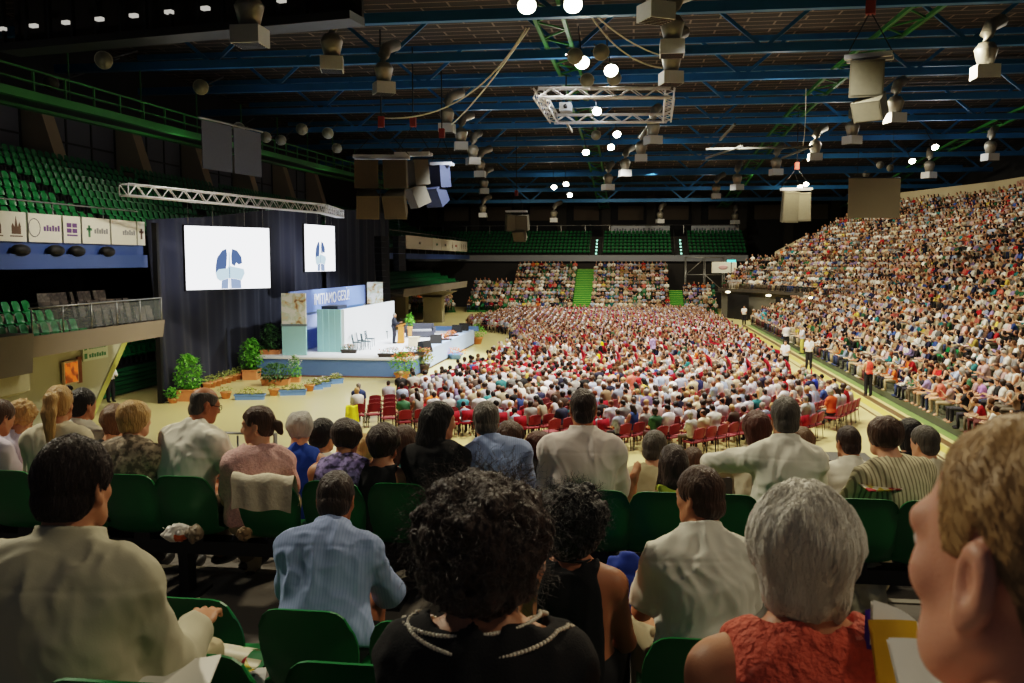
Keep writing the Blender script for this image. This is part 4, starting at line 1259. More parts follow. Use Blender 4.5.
def screen(pa, pb, H_, label, cables):
    """pa, pb: top corners as seen; picture of the speaker at the lectern, shown on a flat panel"""
    pa, pb = Vector(pa), Vector(pb); z = (pa.z + pb.z) / 2
    t = Vector((pb.x - pa.x, pb.y - pa.y, 0)); Wd = t.length
    rz = math.atan2(t.y, t.x)
    root = empty('projection_screen', ((pa.x + pb.x) / 2, (pa.y + pb.y) / 2, z - H_), rz); tag(root, label, 'screen')
    b = MB(); b.bb((-Wd / 2, 0, 0), (Wd / 2, .06, H_)); b.build('panel', glow('screen_white', (.93, .95, 1), 3.2), root)
    b = MB()
    b.bb((-Wd / 2 - .03, -.02, -.04), (Wd / 2 + .03, .1, 0)); b.bb((-Wd / 2 - .03, -.02, H_), (Wd / 2 + .03, .1, H_ + .04))
    for s in (-1, 1): b.bb((s * (Wd / 2 + .015) - .02, -.02, 0), (s * (Wd / 2 + .015) + .02, .1, H_))
    b.build('frame', DARKST, root)
    k = H_ / 2.86 ; u = Wd / 4.4
    def flat(name, poly, m, y):
        b = MB(); P = [((x) * u, zz * k) for x, zz in poly]
        b.add([(x, y, zz) for x, zz in P], [tuple(range(len(P)))]); return b.build(name, m, root)
    dk = glow('screen_suit', (.10, .16, .36), 1.0); bl = glow('screen_pale_blue', (.55, .78, .95), 1.5); mid = glow('screen_trousers', (.3, .4, .66), 1.2)
    flat('pictured_jacket', [(-.72, .75), (-.7, 1.1), (-.62, 1.45), (-.35, 1.78), (-.14, 1.86), (-.1, 1.6), (-.14, 1.15), (-.2, .85)], dk, -.006)
    flat('pictured_jacket', [(.16, 1.86), (.42, 1.78), (.64, 1.5), (.68, 1.2), (.5, 1.12), (.36, 1.22), (.28, 1.05), (.12, 1.15), (.1, 1.5)], dk, -.006)
    flat('pictured_tie', [(-.02, 1.7), (.03, 1.7), (.04, 1.1), (0, 1.0), (-.04, 1.1)], bl, -.005)
    flat('pictured_lectern', [(-.72, .75), (-.55, .92), (-.12, .95), (-.02, 1.1), (.1, 1.05), (.75, .92), (.8, .72), (.62, .4), (.1, .5), (-.1, .5), (-.5, .38), (-.66, .5)], bl, -.008)
    flat('pictured_trousers', [(-.45, .02), (-.42, .4), (-.06, .5), (-.1, .02)], mid, -.007); flat('pictured_trousers', [(.06, .02), (.05, .5), (.58, .4), (.6, .02)], mid, -.007)
    flat('pictured_microphone', [(-.02, .02), (-.02, 1.0), (.02, 1.0), (.02, .02)], glow('screen_line', (.2, .3, .5), 1), -.012)
    b = MB()
    for f in cables: b.tube([(f * Wd / 2, .03, H_), (f * Wd / 2, .03, H_ + .95)], .012, 5)
    b.build('hanging_wires', GREYST, root)
    return root
screen(at(184, 227, 37.4), at(269, 227, 40.6), 2.66, 'large bright screen showing the suited speaker, hung against the dark curtain', (-.9, -.35, .4, .85))
screen(at(304, 225, 50.5), at(334.5, 225.5, 54), 2.64, 'bright screen hung at an angle above the title banner', (-.8, -.1, .4, .8))

# dark blue curtain in tall folds
CUR = mat('curtain_navy', srgb(22, 25, 40), .92, var=.25, scale=.8, sheen=.05)
def curtain(label, pts, n, folds, seed):
    """pts: (x, y, z_top, x_shift_at_top)"""
    rng = random.Random(seed); ph = [rng.uniform(0, 6.28) for _ in range(4)]
    def fn(u, v):
        k = u * (len(pts) - 1); i = min(int(k), len(pts) - 2); f = k - i
        a, c = pts[i], pts[i + 1]
        x, y, zt, sh = [a[j] + (c[j] - a[j]) * f for j in range(4)]
        t = Vector((c[0] - a[0], c[1] - a[1])).normalized()
        w = (.07 * math.sin(u * folds * 6.28 + ph[0]) + .03 * math.sin(u * folds * 2.3 * 6.28 + ph[1])) * (1.0 - .35 * v)
        return (x + sh * v - t.y * w * -1, y + t.x * w * -1, .03 + (zt - .03) * v)
    b = MB(); b.grid(fn, n, 14)
    o = b.build('stage_curtain', CUR); tag(o, label, 'curtain'); return o
curtain('dark navy curtain hanging from floor to truss beside the west stand', [(-19.2, 34.8, 7.55, -.5), (-19.6, 40, 7.9, -.1), (-19.75, 45.2, 8.4, 0)], 70, 5, 1)
curtain('dark navy curtain hanging behind the first screen and the shrubs', [(-19.75, 45.0, 8.4, 0), (-19.7, 50, 8.8, 0), (-19.5, 55.6, 9.1, 0)], 70, 6, 2)
curtain('dark navy curtain hanging behind the banner up to the loudspeakers', [(-19.3, 55.5, 9.1, 0), (-19.0, 62, 9.4, 0), (-18.2, 66.8, 9.4, 0)], 70, 7, 3)
b = MB(); b.bb((-19.3, 34.55, 0), (-19.1, 34.75, 7.4)); q = b.build('curtain_post', BLACK); tag(q, 'black upright post at the edge of the curtain', 'post')
for px, py, d, w, hgt, lab in ((381, 236, 63, .75, 4.4, 'black column of loudspeakers hanging beside the curtain'), (399, 236, 62, .6, 2.5, 'shorter black column of loudspeakers beyond the curtain')):
    p = at(px, py, d); root = empty('line_array', (p.x, p.y, p.z), R(-35)); tag(root, lab, 'loudspeaker')
    n = int(hgt / .4)
    for i in range(n):
        b = MB(); b.box((0, .02 * i * i * .1, -.2 - i * .4), (w, .6, .37)); b.box((0, -.31 + .002 * i * i, -.2 - i * .4), (w * .94, .02, .33)); b.build('cabinet', BLACK, root)
    b = MB(); b.tube([(0, 0, 0), (0, 0, 5)], .02, 5); b.build('hoist_chain', DARKST, root)

# lectern, speaker, chairs, sofa, monitors
WOOD = mat('honey_wood', srgb(200, 128, 62), .45, var=.2, scale=3, aniso=(1, 1, 6))
lp = on_z(401, 343, SZ)
lt = empty('lectern', (lp.x, lp.y, SZ), R(-80)); tag(lt, 'honey-coloured wooden lectern in front of the speaker', 'lectern')
for s in (-1, 1):
    b = MB(); b.prism([(-.2, 0), (.2, 0), (.16, 1.05), (-.12, 1.0)], s * .33 - .02, s * .33 + .02, 'x'); b.build('side_panel', WOOD, lt)
b = MB(); b.bb((-.31, .12, .05), (.31, .16, 1.0)); b.build('front_panel', WOOD, lt)
b = MB(); b.box((0, 0, 1.07), (.8, .52, .035), 0, Matrix.Rotation(.25, 3, 'X')); b.build('top', WOOD, lt)
b = MB(); b.tube([(.1, .15, 1.1), (.12, .12, 1.35), (.08, -.02, 1.45)], .008, 6); b.ball((.08, -.03, 1.455), .025); b.build('microphone', BLACK, lt)
SUIT = mat('suit_dark', srgb(34, 36, 46), .8, var=.1); SHW = mat('shirt_white', srgb(232, 230, 224), .8, var=.04)
sp = on_z(394, 343.5, SZ)
person('speaker in a dark suit standing at the wooden lectern on stage', (sp.x, sp.y, SZ + .9), R(-85), Pose(lean=.06, tl=1.0, stand=True, hpitch=.15, armL=((-.05, .14, -.24), (.06, .22, .06)), armR=((.05, .14, -.24), (-.06, .22, .06))), 'olive',
       {'style': 'short'}, 'grey', 'long', SUIT, SUIT, h=.02, hh=.014, collar=True)
def dark_chair():
    root = empty('stage_chair'); tag(root, 'x', 'chair')
    m = mat('chair_dark', srgb(34, 60, 66), .5)
    for sx in (-1, 1):
        for sy in (-1, 1):
            b = MB(); b.tube([(sx * .22, sy * .2, 0), (sx * .2, sy * .18, .44)], .016, 6); b.build('leg', m, root)
    b = MB(); b.bb((-.23, -.22, .43), (.23, .22, .47)); b.build('seat', m, root)
    b = MB()
    for x in (-.2, -.1, 0, .1, .2): b.tube([(x, -.2, .46), (x, -.27, .86)], .013, 5)
    b.tube([(-.22, -.27, .87), (.22, -.27, .87)], .02, 6); b.build('backrest', m, root)
    return root
ch = dark_chair()
spots = [(357, 350.5, 'dark chair near the teal end of the white wall'), (361.5, 348.5, 'second dark chair of the cluster by the white wall'), (366, 349.5, 'dark chair pulled forward from the cluster by the white wall'), (370, 346.5, 'dark chair at the far side of the cluster by the white wall'), (384.5, 338.5, 'dark chair against the white wall behind the speaker'), (389, 336.5, 'dark chair hidden partly by the speaker, by the white wall')]
for i, (px, py, lab) in enumerate(spots):
    p = on_z(px, py, SZ)
    if i == 0: ch.location = (p.x, p.y, SZ); ch.rotation_euler.z = R(-80); ch['label'] = lab
    else: dup(ch, (p.x, p.y, SZ), R(-80 + 15 * (i % 3) - 10), lab)
p = on_z(420, 337, SZ); sf = empty('sofa', (p.x, p.y, SZ), R(-165)); tag(sf, 'grey two-seat sofa beyond the lectern on the stage', 'sofa')
G1 = mat('sofa_grey', srgb(80, 82, 92), .85, var=.1)
b = MB(); b.bb((-.9, -.4, .08), (.9, .4, .4)); b.build('base', G1, sf)
b = MB(); b.bb((-.72, -.25, .4), (-.01, .42, .5)); b.bb((.01, -.25, .4), (.72, .42, .5)); b.build('seat', mat('sofa_pale', srgb(170, 172, 178), .85), sf)
b = MB(); b.bb((-.9, -.42, .4), (.9, -.2, .86)); b.build('backrest', G1, sf)
for s in (-1, 1): b = MB(); b.bb((s * .9 - .09, -.4, .3), (s * .9 + .09, .42, .64)); b.build('armrest', G1, sf)
for px, py, rz, lab in ((436, 345, 20, 'black wedge loudspeaker standing on the stage near the kerb'), (425, 352, 60, 'dark wedge monitor lying beside the flowers at the stage corner'), (457, 334, 0, 'black wedge monitor at the far end of the stage kerb'), (464, 332, 10, 'dark wedge monitor, last one along the stage kerb')):
    p = on_z(px, py, SZ); root = empty('stage_monitor', (p.x, p.y, SZ), R(rz)); tag(root, lab, 'loudspeaker')
    b = MB(); b.prism([(-.3, 0), (.3, 0), (.22, .55), (-.1, .62)], -.32, .32, 'x'); b.build('cabinet', BLACK, root)
    b = MB(); b.add([(-.3, .3, .04), (.3, .3, .04), (.3, .235, .5), (-.3, .235, .5)], [(0, 1, 2, 3)]); b.build('grille', DARKST, root)
p = on_z(414, 346, SZ); b = MB(); b.bb((-.28, -.25, 0), (.28, .25, .5)); b.bb((-.3, -.27, .5), (.3, .27, .54)); q = b.build('side_table', mat('table_cream', srgb(220, 206, 176), .6), None, (p.x, p.y, SZ)); tag(q, 'small cream side table between lectern and kerb', 'table')

# plants
LEAF = mat('leaf_green', srgb(104, 170, 52), .5, var=.4, scale=9, spec=.4); LEAFD = mat('leaf_dark', srgb(66, 104, 54), .5, var=.4, scale=9); LEAFY = mat('leaf_yellow', srgb(150, 160, 74), .55, var=.3, scale=9)
TERRA = mat('terracotta', srgb(206, 134, 84), .75, var=.15); BOXB = mat('planter_blue', srgb(104, 142, 196), .6, var=.08)
FLW = mat('flower_orange', srgb(222, 130, 80), .6, var=.25, scale=20); FLWW = mat('flower_white', srgb(236, 228, 224), .6, var=.1)
def leaves(rng, n, rx, ry, z0, z1, size, shape=1.0):
    b = MB()
    for _ in range(n):
        z = rng.uniform(z0, z1); f = (z - z0) / (z1 - z0); w = (math.sin(PI * min(1, f * .85 + .12)) ** .6) * shape
        a = rng.uniform(0, 6.28); r = math.sqrt(rng.random()) * w
        c = Vector((rx * r * math.cos(a), ry * r * math.sin(a), z))
        M = Matrix.Rotation(rng.uniform(0, 6.28), 3, 'Z') @ Matrix.Rotation(rng.uniform(-1.1, .6), 3, 'X')
        s = size * rng.uniform(.6, 1.3)
        b.add([c + M @ Vector(v) * s for v in ((0, 0, 0), (.3, .5, .06), (0, 1, -.05), (-.3, .5, .06))], [(0, 1, 2), (0, 2, 3)])
    return b
def planter(px, py, z, w, dp, hb, plant_h, name, label, mbox, mleaf, n=260, rz=0.0, size=.12, flowers=None, rx=None, cat='plant'):
    p = on_z(px, py, z); rng = random.Random(int(px * 7 + py))
    root = empty(name, (p.x, p.y, z), rz); tag(root, label, cat)
    b = MB()
    b.prism([(-w / 2 * .94, 0), (w / 2 * .94, 0), (w / 2, hb), (-w / 2, hb)], -dp / 2, dp / 2, 'y'); b.bb((-w / 2 - .02, -dp / 2 - .02, hb - .06), (w / 2 + .02, dp / 2 + .02, hb)); b.build('planter_box', mbox, root)
    leaves(rng, n, rx or w * .52, max(dp * .7, .18) if not rx else rx, hb - .03, hb + plant_h, size).build('foliage', mleaf, root)
    if flowers: leaves(rng, n // 3, (rx or w * .5), max(dp * .6, .16), hb + plant_h * .5, hb + plant_h * 1.05, size * .8).build('flowers', flowers, root)
    return root
def pot(px, py, z, r, hb, plant_h, label, mleaf, n=60, size=.09, flowers=None, group=None, mpot=None):
    p = on_z(px, py, z); rng = random.Random(int(px * 13 + py))
    root = empty('potted_plant', (p.x, p.y, z)); tag(root, label, 'plant', group)
    b = MB(); b.lathe((0, 0, 0), [(r * .7, 0), (r, hb * .8), (r * 1.12, hb * .8), (r * 1.12, hb), (r * .9, hb)], 12); b.build('pot', mpot or TERRA, root)
    leaves(rng, n, r * 1.7, r * 1.7, hb - .02, hb + plant_h, size).build('foliage', mleaf, root)
    if flowers: leaves(rng, n // 3, r * 1.5, r * 1.5, hb + plant_h * .6, hb + plant_h, size).build('flowers', flowers, root)
    return root
AX = R(8)
planter(189, 400, 0, .9, .7, .5, 1.45, 'potted_shrub', 'tall green shrub in an orange box at the curtain edge', TERRA, LEAF, 900, AX + R(90), .16, rx=.62)
planter(252, 379, 0, .9, .7, .5, 1.5, 'potted_shrub', 'tall green shrub in an orange box beside the stage end', TERRA, LEAF, 900, AX + R(90), .16, rx=.62)
planter(271, 354, SZ, 1.0, .6, .25, 1.35, 'potted_shrub', 'dark green shrub in an orange trough on the stage by the poster pillar', TERRA, LEAFD, 700, AX, .15, rx=.58)
planter(276, 385, 0, 1.3, .5, .3, .75, 'potted_shrub', 'broad dark bush with pinkish pots before the stage fascia', TERRA, LEAFD, 800, AX, .14, rx=.85)
planter(295, 382, 0, .5, .4, .25, 1.05, 'potted_shrub', 'slim bush dotted with white flowers before the stage fascia', TERRA, LEAF, 420, AX, .12, FLWW, rx=.34)
for px, py, w, rz, lab in ((250, 399.5, 1.25, 12, 'blue planter trough of low greenery closest to the balcony'), (293, 395, 1.15, 18, 'blue planter trough of low greenery, in front of the dark bush'), (316.5, 389.5, .55, 40, 'short blue planter with small flowers past the terracotta pot'), (325, 387, .5, 40, 'short blue planter with small flowers, middle of the short ones'), (336.5, 383.5, .6, 40, 'blue planter with taller pale flowers near the stage fascia')):
    planter(px, py, 0, w, .3, .24, .26, 'planter_trough', lab, BOXB, LEAFY, 200, R(rz), .1, FLWW if w < .8 else None)
pl = [(207, 389, 'first from the shrub'), (212, 387.5, 'second from the shrub'), (217.5, 386, 'third from the shrub'), (223, 384, 'fourth from the shrub'), (228, 382.5, 'fifth from the shrub'), (233, 381, 'sixth from the shrub'), (238, 379.5, 'seventh from the shrub'), (243, 378, 'eighth from the shrub')]
for px, py, w in pl: pot(px, py, 0, .2, .3, .3, 'small terracotta pot along the curtain, %s' % w, LEAFY, 70, .1, None, 'small pots along the curtain')
pot(173, 403, 0, .2, .2, .45, 'bushy low plant at the foot of the curtain post', LEAF, 160, .12)
for px, py, lab in ((226, 398.5, 'terracotta pot standing before the first blue trough'), (274, 395.5, 'terracotta pot between the two long blue troughs'), (309.5, 391, 'terracotta pot between long and short blue planters')):
    pot(px, py, 0, .22, .3, .22, lab, LEAFY, 60, .1)
pot(404, 382.5, 0, .45, .5, 1.0, 'cascading greenery with orange flowers at the stage corner', LEAF, 400, .16, FLW)
pot(424, 373.5, 0, .3, .5, .8, 'second flower bowl with pale blooms at the stage corner', LEAFY, 300, .16, FLW, None, mat('pot_dark', srgb(70, 56, 60), .7))
pot(455, 359, 0, .45, .35, .35, 'blue bowl of pinkish flowers on the floor before the kerb', FLW, 120, .14, None, None, BOXB)
pot(477, 344, 0, .4, .5, .9, 'green plant at the far corner of the stage', LEAF, 240, .16)
pot(410, 338, SZ, .16, .75, .8, 'leafy plant on a stand next to the lectern', LEAF, 200, .14, None, None, mat('pot_orange', srgb(214, 150, 90), .6))
for px, py, w, lab in ((392, 357, 1.4, 'low dark flower trough along the stage front edge'), (443, 342, 1.2, 'brownish flower trough inside the white kerb'), (451, 338, 1.1, 'second brownish flower trough inside the white kerb'), (349, 353, .8, 'small flower trough at the foot of the white wall'), (412, 355.5, 1.3, 'dark low trough of flowers beside the corner greenery')):
    planter(px, py, SZ, w, .3, .18, .3, 'flower_trough', lab, mat('trough_dark', srgb(60, 54, 48), .7), FLW if px > 430 else LEAFD, 160, R(60 if px > 430 else 5), .11, FLW, cat='flowers')
b = MB(); b.bb((-2.0, -.1, 0), (2.0, .1, .32)); p = on_z(452, 330, SZ); q = b.build('low_barrier', mat('barrier_blue', srgb(96, 130, 180), .6), None, (p.x, SY1 - .3, SZ)); tag(q, 'low blue barrier closing the far end of the stage', 'barrier')

# ---------------------------------------------------------------- west side: banners, balcony, walls under it
EDGEB = mat('edge_blue', srgb(60, 84, 140), .5, var=.2, scale=.4)
b = MB(); b.bb((-20.25, 10, 6.0), (-19.78, 34.7, 6.5)); b.bb((-20.25, 68, 6.0), (-19.78, 110, 6.5)); struct('trim_upper_west', b, EDGEB)
b = MB(); b.bb((-19.78, 10, 5.6), (-19.6, 34.7, 6.1)); struct('trim_lower_band_west', b, EDGEB)
BANW = mat('banner_white', srgb(226, 222, 208), .6, var=.05)
INK = [mat('ink_brown', srgb(96, 72, 56), .6), mat('ink_purple', srgb(96, 64, 120), .6), mat('ink_green', srgb(64, 120, 80), .6), mat('ink_grey', srgb(130, 130, 130), .6), mat('ink_red', srgb(160, 50, 50), .6)]
def banner(x, y0, y1, z0, z1, art, label):
    root = empty('advertising_banner', (x, (y0 + y1) / 2, z0)); tag(root, label, 'banner')
    h, w = z1 - z0, y1 - y0
    b = MB(); b.bb((-.03, -w / 2 + .03, 0), (.03, w / 2 - .03, h)); b.build('panel', BANW, root)
    if art:
        b = MB()
        for kind, f, mi in art:
            c = -w / 2 + f * w
            if kind == 'spire':
                b.bb((.03, c - .22, .25 * h), (.04, c + .22, .5 * h), mi)
                for dx, hh in ((-.16, .62), (0, .85), (.16, .66)): b.prism([(c + dx - .07, .5 * h), (c + dx + .07, .5 * h), (c + dx, hh * h)], .03, .04, 'x', mi)
                b.bb((.03, c - .3, .16 * h), (.04, c + .3, .2 * h), mi)
            elif kind == 'word':
                for i in range(6): b.bb((.03, c - .45 + i * .15, .4 * h), (.04, c - .45 + i * .15 + .1, (.56 + .05 * (i % 2)) * h), mi)
            elif kind == 'blocks':
                for i in range(2):
                    for j in range(2): b.bb((.03, c - .3 + i * .32, (.38 + j * .2) * h), (.04, c - .04 + i * .32, (.54 + j * .2) * h), mi)
                b.bb((.03, c - .3, .26 * h), (.04, c + .3, .32 * h), mi)
            elif kind == 'ring':
                P = [(c + .3 * math.cos(a * .3927) , (.5 * h + .3 * math.sin(a * .3927))) for a in range(17)]
                for p_, q_ in zip(P, P[1:]): b.tube([(.035, *p_), (.035, *q_)], .015, 5, mi)
            elif kind == 'figure':
                b.bb((.03, c - .06, .25 * h), (.04, c + .06, .7 * h), mi); b.bb((.03, c - .16, .5 * h), (.04, c + .16, .6 * h), mi)
        b.build('printed_logo', INK, root)
    return root
banner(-19.72, 23.4, 27.45, 6.5, 7.45, [('spire', .64, 0), ('spire', .87, 0)], 'white banner with two brown spired emblems along the upper tier')
banner(-19.72, 27.5, 29.3, 6.5, 7.45, [('ring', .18, 3), ('word', .7, 1)], 'white banner with faint ring emblem and purple lettering')
banner(-19.72, 29.35, 30.4, 6.5, 7.45, [('blocks', .5, 1)], 'narrow white banner with purple block emblem')
banner(-19.72, 30.45, 32.25, 6.5, 7.45, [('figure', .25, 2), ('word', .68, 3)], 'white banner with small green figure emblem')
banner(-19.72, 32.3, 34.1, 6.5, 7.45, [('word', .7, 3)], 'white banner with grey lettering past the green figure one')
banner(-19.72, 34.15, 34.75, 6.5, 7.45, [('figure', .5, 0)], 'last white banner meeting the dark curtain')
for i, (y0, y1, art, lab) in enumerate([(78, 88.5, [('word', .5, 3)], 'far white banner beside the hanging loudspeakers'), (88.6, 93, [('word', .5, 2)], 'far white banner with green lettering'), (93.1, 97, [('word', .5, 3)], 'far white banner with grey lettering'), (97.1, 103, [('spire', .3, 0), ('word', .65, 4)], 'far white banner with dark emblem and red lettering'), (103.1, 108, [('figure', .25, 0), ('figure', .5, 0), ('figure', .75, 0)], 'far white banner with three dark figures')]):
    banner(-19.72, y0, y1, 6.9, 8.1, art, lab)
rl = empty('guard_rail', (-19.8, 40, 0)); tag(rl, 'thin metal guard rail above the white banners of the upper tier', 'railing')
b = MB(); b.tube([(0, -28, 7.85), (0, -5.6, 7.85)], .03, 6); b.build('handrail', GREYST, rl)
for y in range(-26, -5, 3): b = MB(); b.tube([(0, y, 6.5), (0, y, 7.85)], .025, 5); b.build('post', GREYST, rl)
rl = empty('guard_rail', (-19.8, 90, 0)); tag(rl, 'thin guard rail above the far white banners beyond the curtain', 'railing')
b = MB(); b.tube([(0, -20, 8.4), (0, 19, 8.4)], .03, 6); b.build('handrail', GREYST, rl)
for y in range(-19, 19, 3): b = MB(); b.tube([(0, y, 6.5), (0, y, 8.4)], .025, 5); b.build('post', GREYST, rl)
for y in (27, 28.8, 30, 31.9):
    b = MB(); b.ball((0, 0, 0), 1, 12, 7, 0, (.22, .42, .2)); q = b.build('shadow_lobe', BLACK, None, (-19.62, y, 6.22)); tag(q, 'black modelled shadow lobe under the banner strip, at bay %s' % {27: 'one', 28.8: 'two', 30: 'three', 31.9: 'four'}[y], 'lamp')  # black ellipsoids stand for the shadow lobes below the banners
# balcony slab, rail and its concrete haunch
b = MB(); b.prism([(-21.5, 2.95), (-17.95, 2.95), (-17.85, 3.6), (-18.0, 3.6), (-18.0, 3.2), (-21.5, 3.2)], 24.9, 32.7, 'y'); struct('trim_balcony_west', b, mat('balcony_concrete', srgb(128, 116, 100), .85, var=.12, scale=.6))
b = MB(); b.prism([(-21.5, 2.95), (-17.95, 2.95), (-17.85, 3.6), (-18.0, 3.6), (-18.0, 3.2), (-21.5, 3.2)], 70, 98, 'y'); struct('trim_balcony_far_west', b, CONC)
b = MB(); b.prism([(-23, 2.2), (-17.9, 2.5), (-17.8, 3.7), (-23, 3.7)], 18, 24.9, 'y'); struct('trim_stair_landing_west', b, CONC)
b = MB(); b.prism([(-21.5, .9), (-18.3, 1.9), (-18.3, 2.5), (-21.5, 2.9)], 19, 25.3, 'y'); struct('trim_haunch_west', b, mat('haunch', srgb(186, 178, 140), .8, var=.1))
rl = empty('balcony_rail', (-17.92, 29.6, 3.6)); tag(rl, 'metal and glass guard rail along the west balcony edge', 'railing')
b = MB(); b.tube([(0, -4.7, .85), (0, 3.0, .85)], .03, 6); b.build('handrail', GREYST, rl)
for i in range(6): b = MB(); b.tube([(0, -4.6 + i * 1.52, 0), (0, -4.6 + i * 1.52, .85)], .03, 5); b.build('post', GREYST, rl)
def glass():
    m = bpy.data.materials.new('rail_glass'); m.use_nodes = True; p = m.node_tree.nodes['Principled BSDF']; p.inputs['Base Color'].default_value = (.8, .9, .88, 1); p.inputs['Roughness'].default_value = .1; p.inputs['Alpha'].default_value = .05
    return m
GL = glass()
for i in range(5): b = MB(); b.bb((-.01, -4.55 + i * 1.52, .05), (.01, -3.13 + i * 1.52, .78)); b.build('glass_pane', GL, rl)
# sloping beige wall below the balcony
b = MB()
A_, B_, C_, D_ = (-20.2, 18, 0), (-20.2, 31.4, 0), (-20.2, 34.2, 3.0), (-20.2, 18, 3.0)
b.add([A_, B_, C_, D_, *[(x - .5, y, z) for x, y, z in (A_, B_, C_, D_)]], [(0, 1, 2, 3), (4, 5, 6, 7), (1, 2, 6, 5)]); struct('wall_under_balcony_west', b, BEIGE)
b = MB(); b.add([(-20.15, 31.1, 0), (-20.15, 31.5, 0), (-20.15, 34.3, 3), (-20.15, 33.9, 3)], [(0, 1, 2, 3)]); struct('trim_slope_west', b, mat('trim_lime', srgb(176, 176, 90), .7))
b = MB(); b.bb((-28, 33, 0), (-25, 64, 3)); struct('wall_gap_shade_west', b, BLACK)  # black block stands in for the shade in the gap under the balcony
p = Vector((-20.14, 30.0, 1.85)); hc = empty('hose_cabinet', p); tag(hc, 'framed wall cabinet with glowing orange front on the beige wall', 'cabinet')
b = MB(); b.bb((0, -.42, -.42), (.1, .42, .42)); b.build('frame', mat('cab_frame', srgb(200, 180, 150), .5), hc)
b = MB(); b.bb((.1, -.36, -.36), (.115, .36, .36)); b.build('front', mat('cab_orange', srgb(196, 92, 24), .4, var=.6, scale=3, emit=.5), hc)
b = MB(); b.bb((0, .46, -.46), (.06, .7, .5)); q = b.build('wall_box', mat('box_brown', srgb(130, 80, 50), .6), None, p); tag(q, 'narrow brown box beside the orange cabinet', 'box')
b = MB(); b.bb((0, .3, .8), (.05, .75, 1.25)); q = b.build('notice', mat('notice_red', srgb(190, 110, 90), .6, var=.4, scale=4), None, p); tag(q, 'small reddish notice above the orange cabinet', 'notice')
es = empty('direction_sign', (-20.14, 31.6, 2.5)); tag(es, 'white and green direction sign high on the beige wall', 'sign')
b = MB(); b.bb((0, -.8, -.35), (.06, .8, .35)); b.build('plate', mat('sign_pale', srgb(196, 204, 176), .6), es)
b = MB()
for r_ in (-.17, .15):
    b.bb((.06, -.72, r_ - .1), (.07, -.55, r_ + .1), 0)
    for i in range(7): b.bb((.06, -.42 + i * .16, r_ - .08), (.07, -.42 + i * .16 + .11, r_ + (.08 if i % 2 else .05)), 0)
b.build('lettering', [mat('sign_green', srgb(60, 120, 76), .6)], es)
# folded stand: dark green slats under the two seat rows
fs_ = empty('folded_stand', (-22.2, 39, 0)); tag(fs_, 'folded bleacher front of dark green slats beside the curtain', 'bleacher')
b = MB()
for i in range(6): b.bb((0, -4.6, .06 + i * .19), (.1 - .05 * (i % 2), 4.5, .21 + i * .19))
b.build('slat_front', mat('slat_green', srgb(30, 96, 58), .5, var=.2), fs_)
b = MB(); b.bb((-1.6, -4.6, 0), (-.02, 4.5, 1.18)); b.build('body', DARKST, fs_)
b = MB(); b.bb((-1.6, -4.6, 1.18), (-.55, 4.5, 1.48)); b.build('step', DARKST, fs_)
# piled dark seating on the balcony, wrapped and stacked
CLUT = mat('clutter_dark', srgb(58, 50, 44), .7, var=.6, scale=5)
rng = random.Random(5)
pr = Pose(lean=.1); 
bcl = [(-18.45, 28.9 + i * .48, 3.15) for i in range(8)] + [(-19.3, 28.8 + i * .48, 3.45) for i in range(8)] + [(-20.15, 28.6 + i * .48, 3.75) for i in range(8)]
for i, (x, y, z) in enumerate(bcl):
    root = empty('stacked_chairs', (x, y, z), R(90 + rng.uniform(-25, 25))); tag(root, 'stack of dark folded chairs on the west balcony, %s along the %s line' % (ordinal(i % 8 + 1), ('outer', 'middle', 'inner')[i // 8]), 'chairs', 'stacked chairs on the balcony')
    for k in range(3):
        b = MB(); b.box((0, .02 * k, .42 + .12 * k), (.42, .42, .04)); b.box((0, -.22 + .02 * k, .62 + .12 * k), (.42, .04, .3), 0, Matrix.Rotation(-.2, 3, 'X'))
        for sx in (-1, 1):
            for sy in (-1, 1): b.bar((sx * .19, sy * .19, .12 * k), (sx * .19, sy * .19, .42 + .12 * k), .02)
        b.build('chair', CLUT if (i + k) % 3 else mat('clutter_pale', srgb(74, 66, 58), .6, var=.6, scale=5), root)
# steward by the folded stand and people by the far columns
DKS = mat('steward_dark', srgb(26, 26, 30), .8)
p = on_z(111, 402, 0)
person('steward in white shirt and dark trousers standing by the folded bleacher', (p.x, p.y, .89), R(-120), Pose(stand=True, lean=.03), 'olive', {'style': 'short'}, 'black', 'long', SHW, DKS, h=.022, hh=.016)
for px, py, rz, c, lab in ((404, 318, -60, SHW, 'person in white shirt standing under the far balcony'), (409, 319, 40, SHW, 'second person in white shirt standing under the far balcony'), (425, 316, 90, DKS, 'person in dark top standing by the far column')):
    p = on_z(px, py, 0); person(lab, (p.x, p.y, .89), R(rz), Pose(stand=True), 'olive', {'style': 'short'}, 'dark', 'short', c, DKS, h=.03, hh=.022)
for px, lab in ((434, 'pale square concrete column under the far balcony'), (398, 'second concrete column under the far balcony, by the curtain')):
    p = on_z(px, 322, 0); b = MB(); b.bb((-.9, -.6, 0), (.9, .6, 2.6)); b.prism([(-.9, 2.4), (.9, 2.4), (2.2, 2.97), (-2.2, 2.97)], -.6, .6, 'y'); struct('pillar', b, mat('pillar_pale', srgb(150, 142, 112), .8, var=.1)).location = (p.x, p.y, 0)
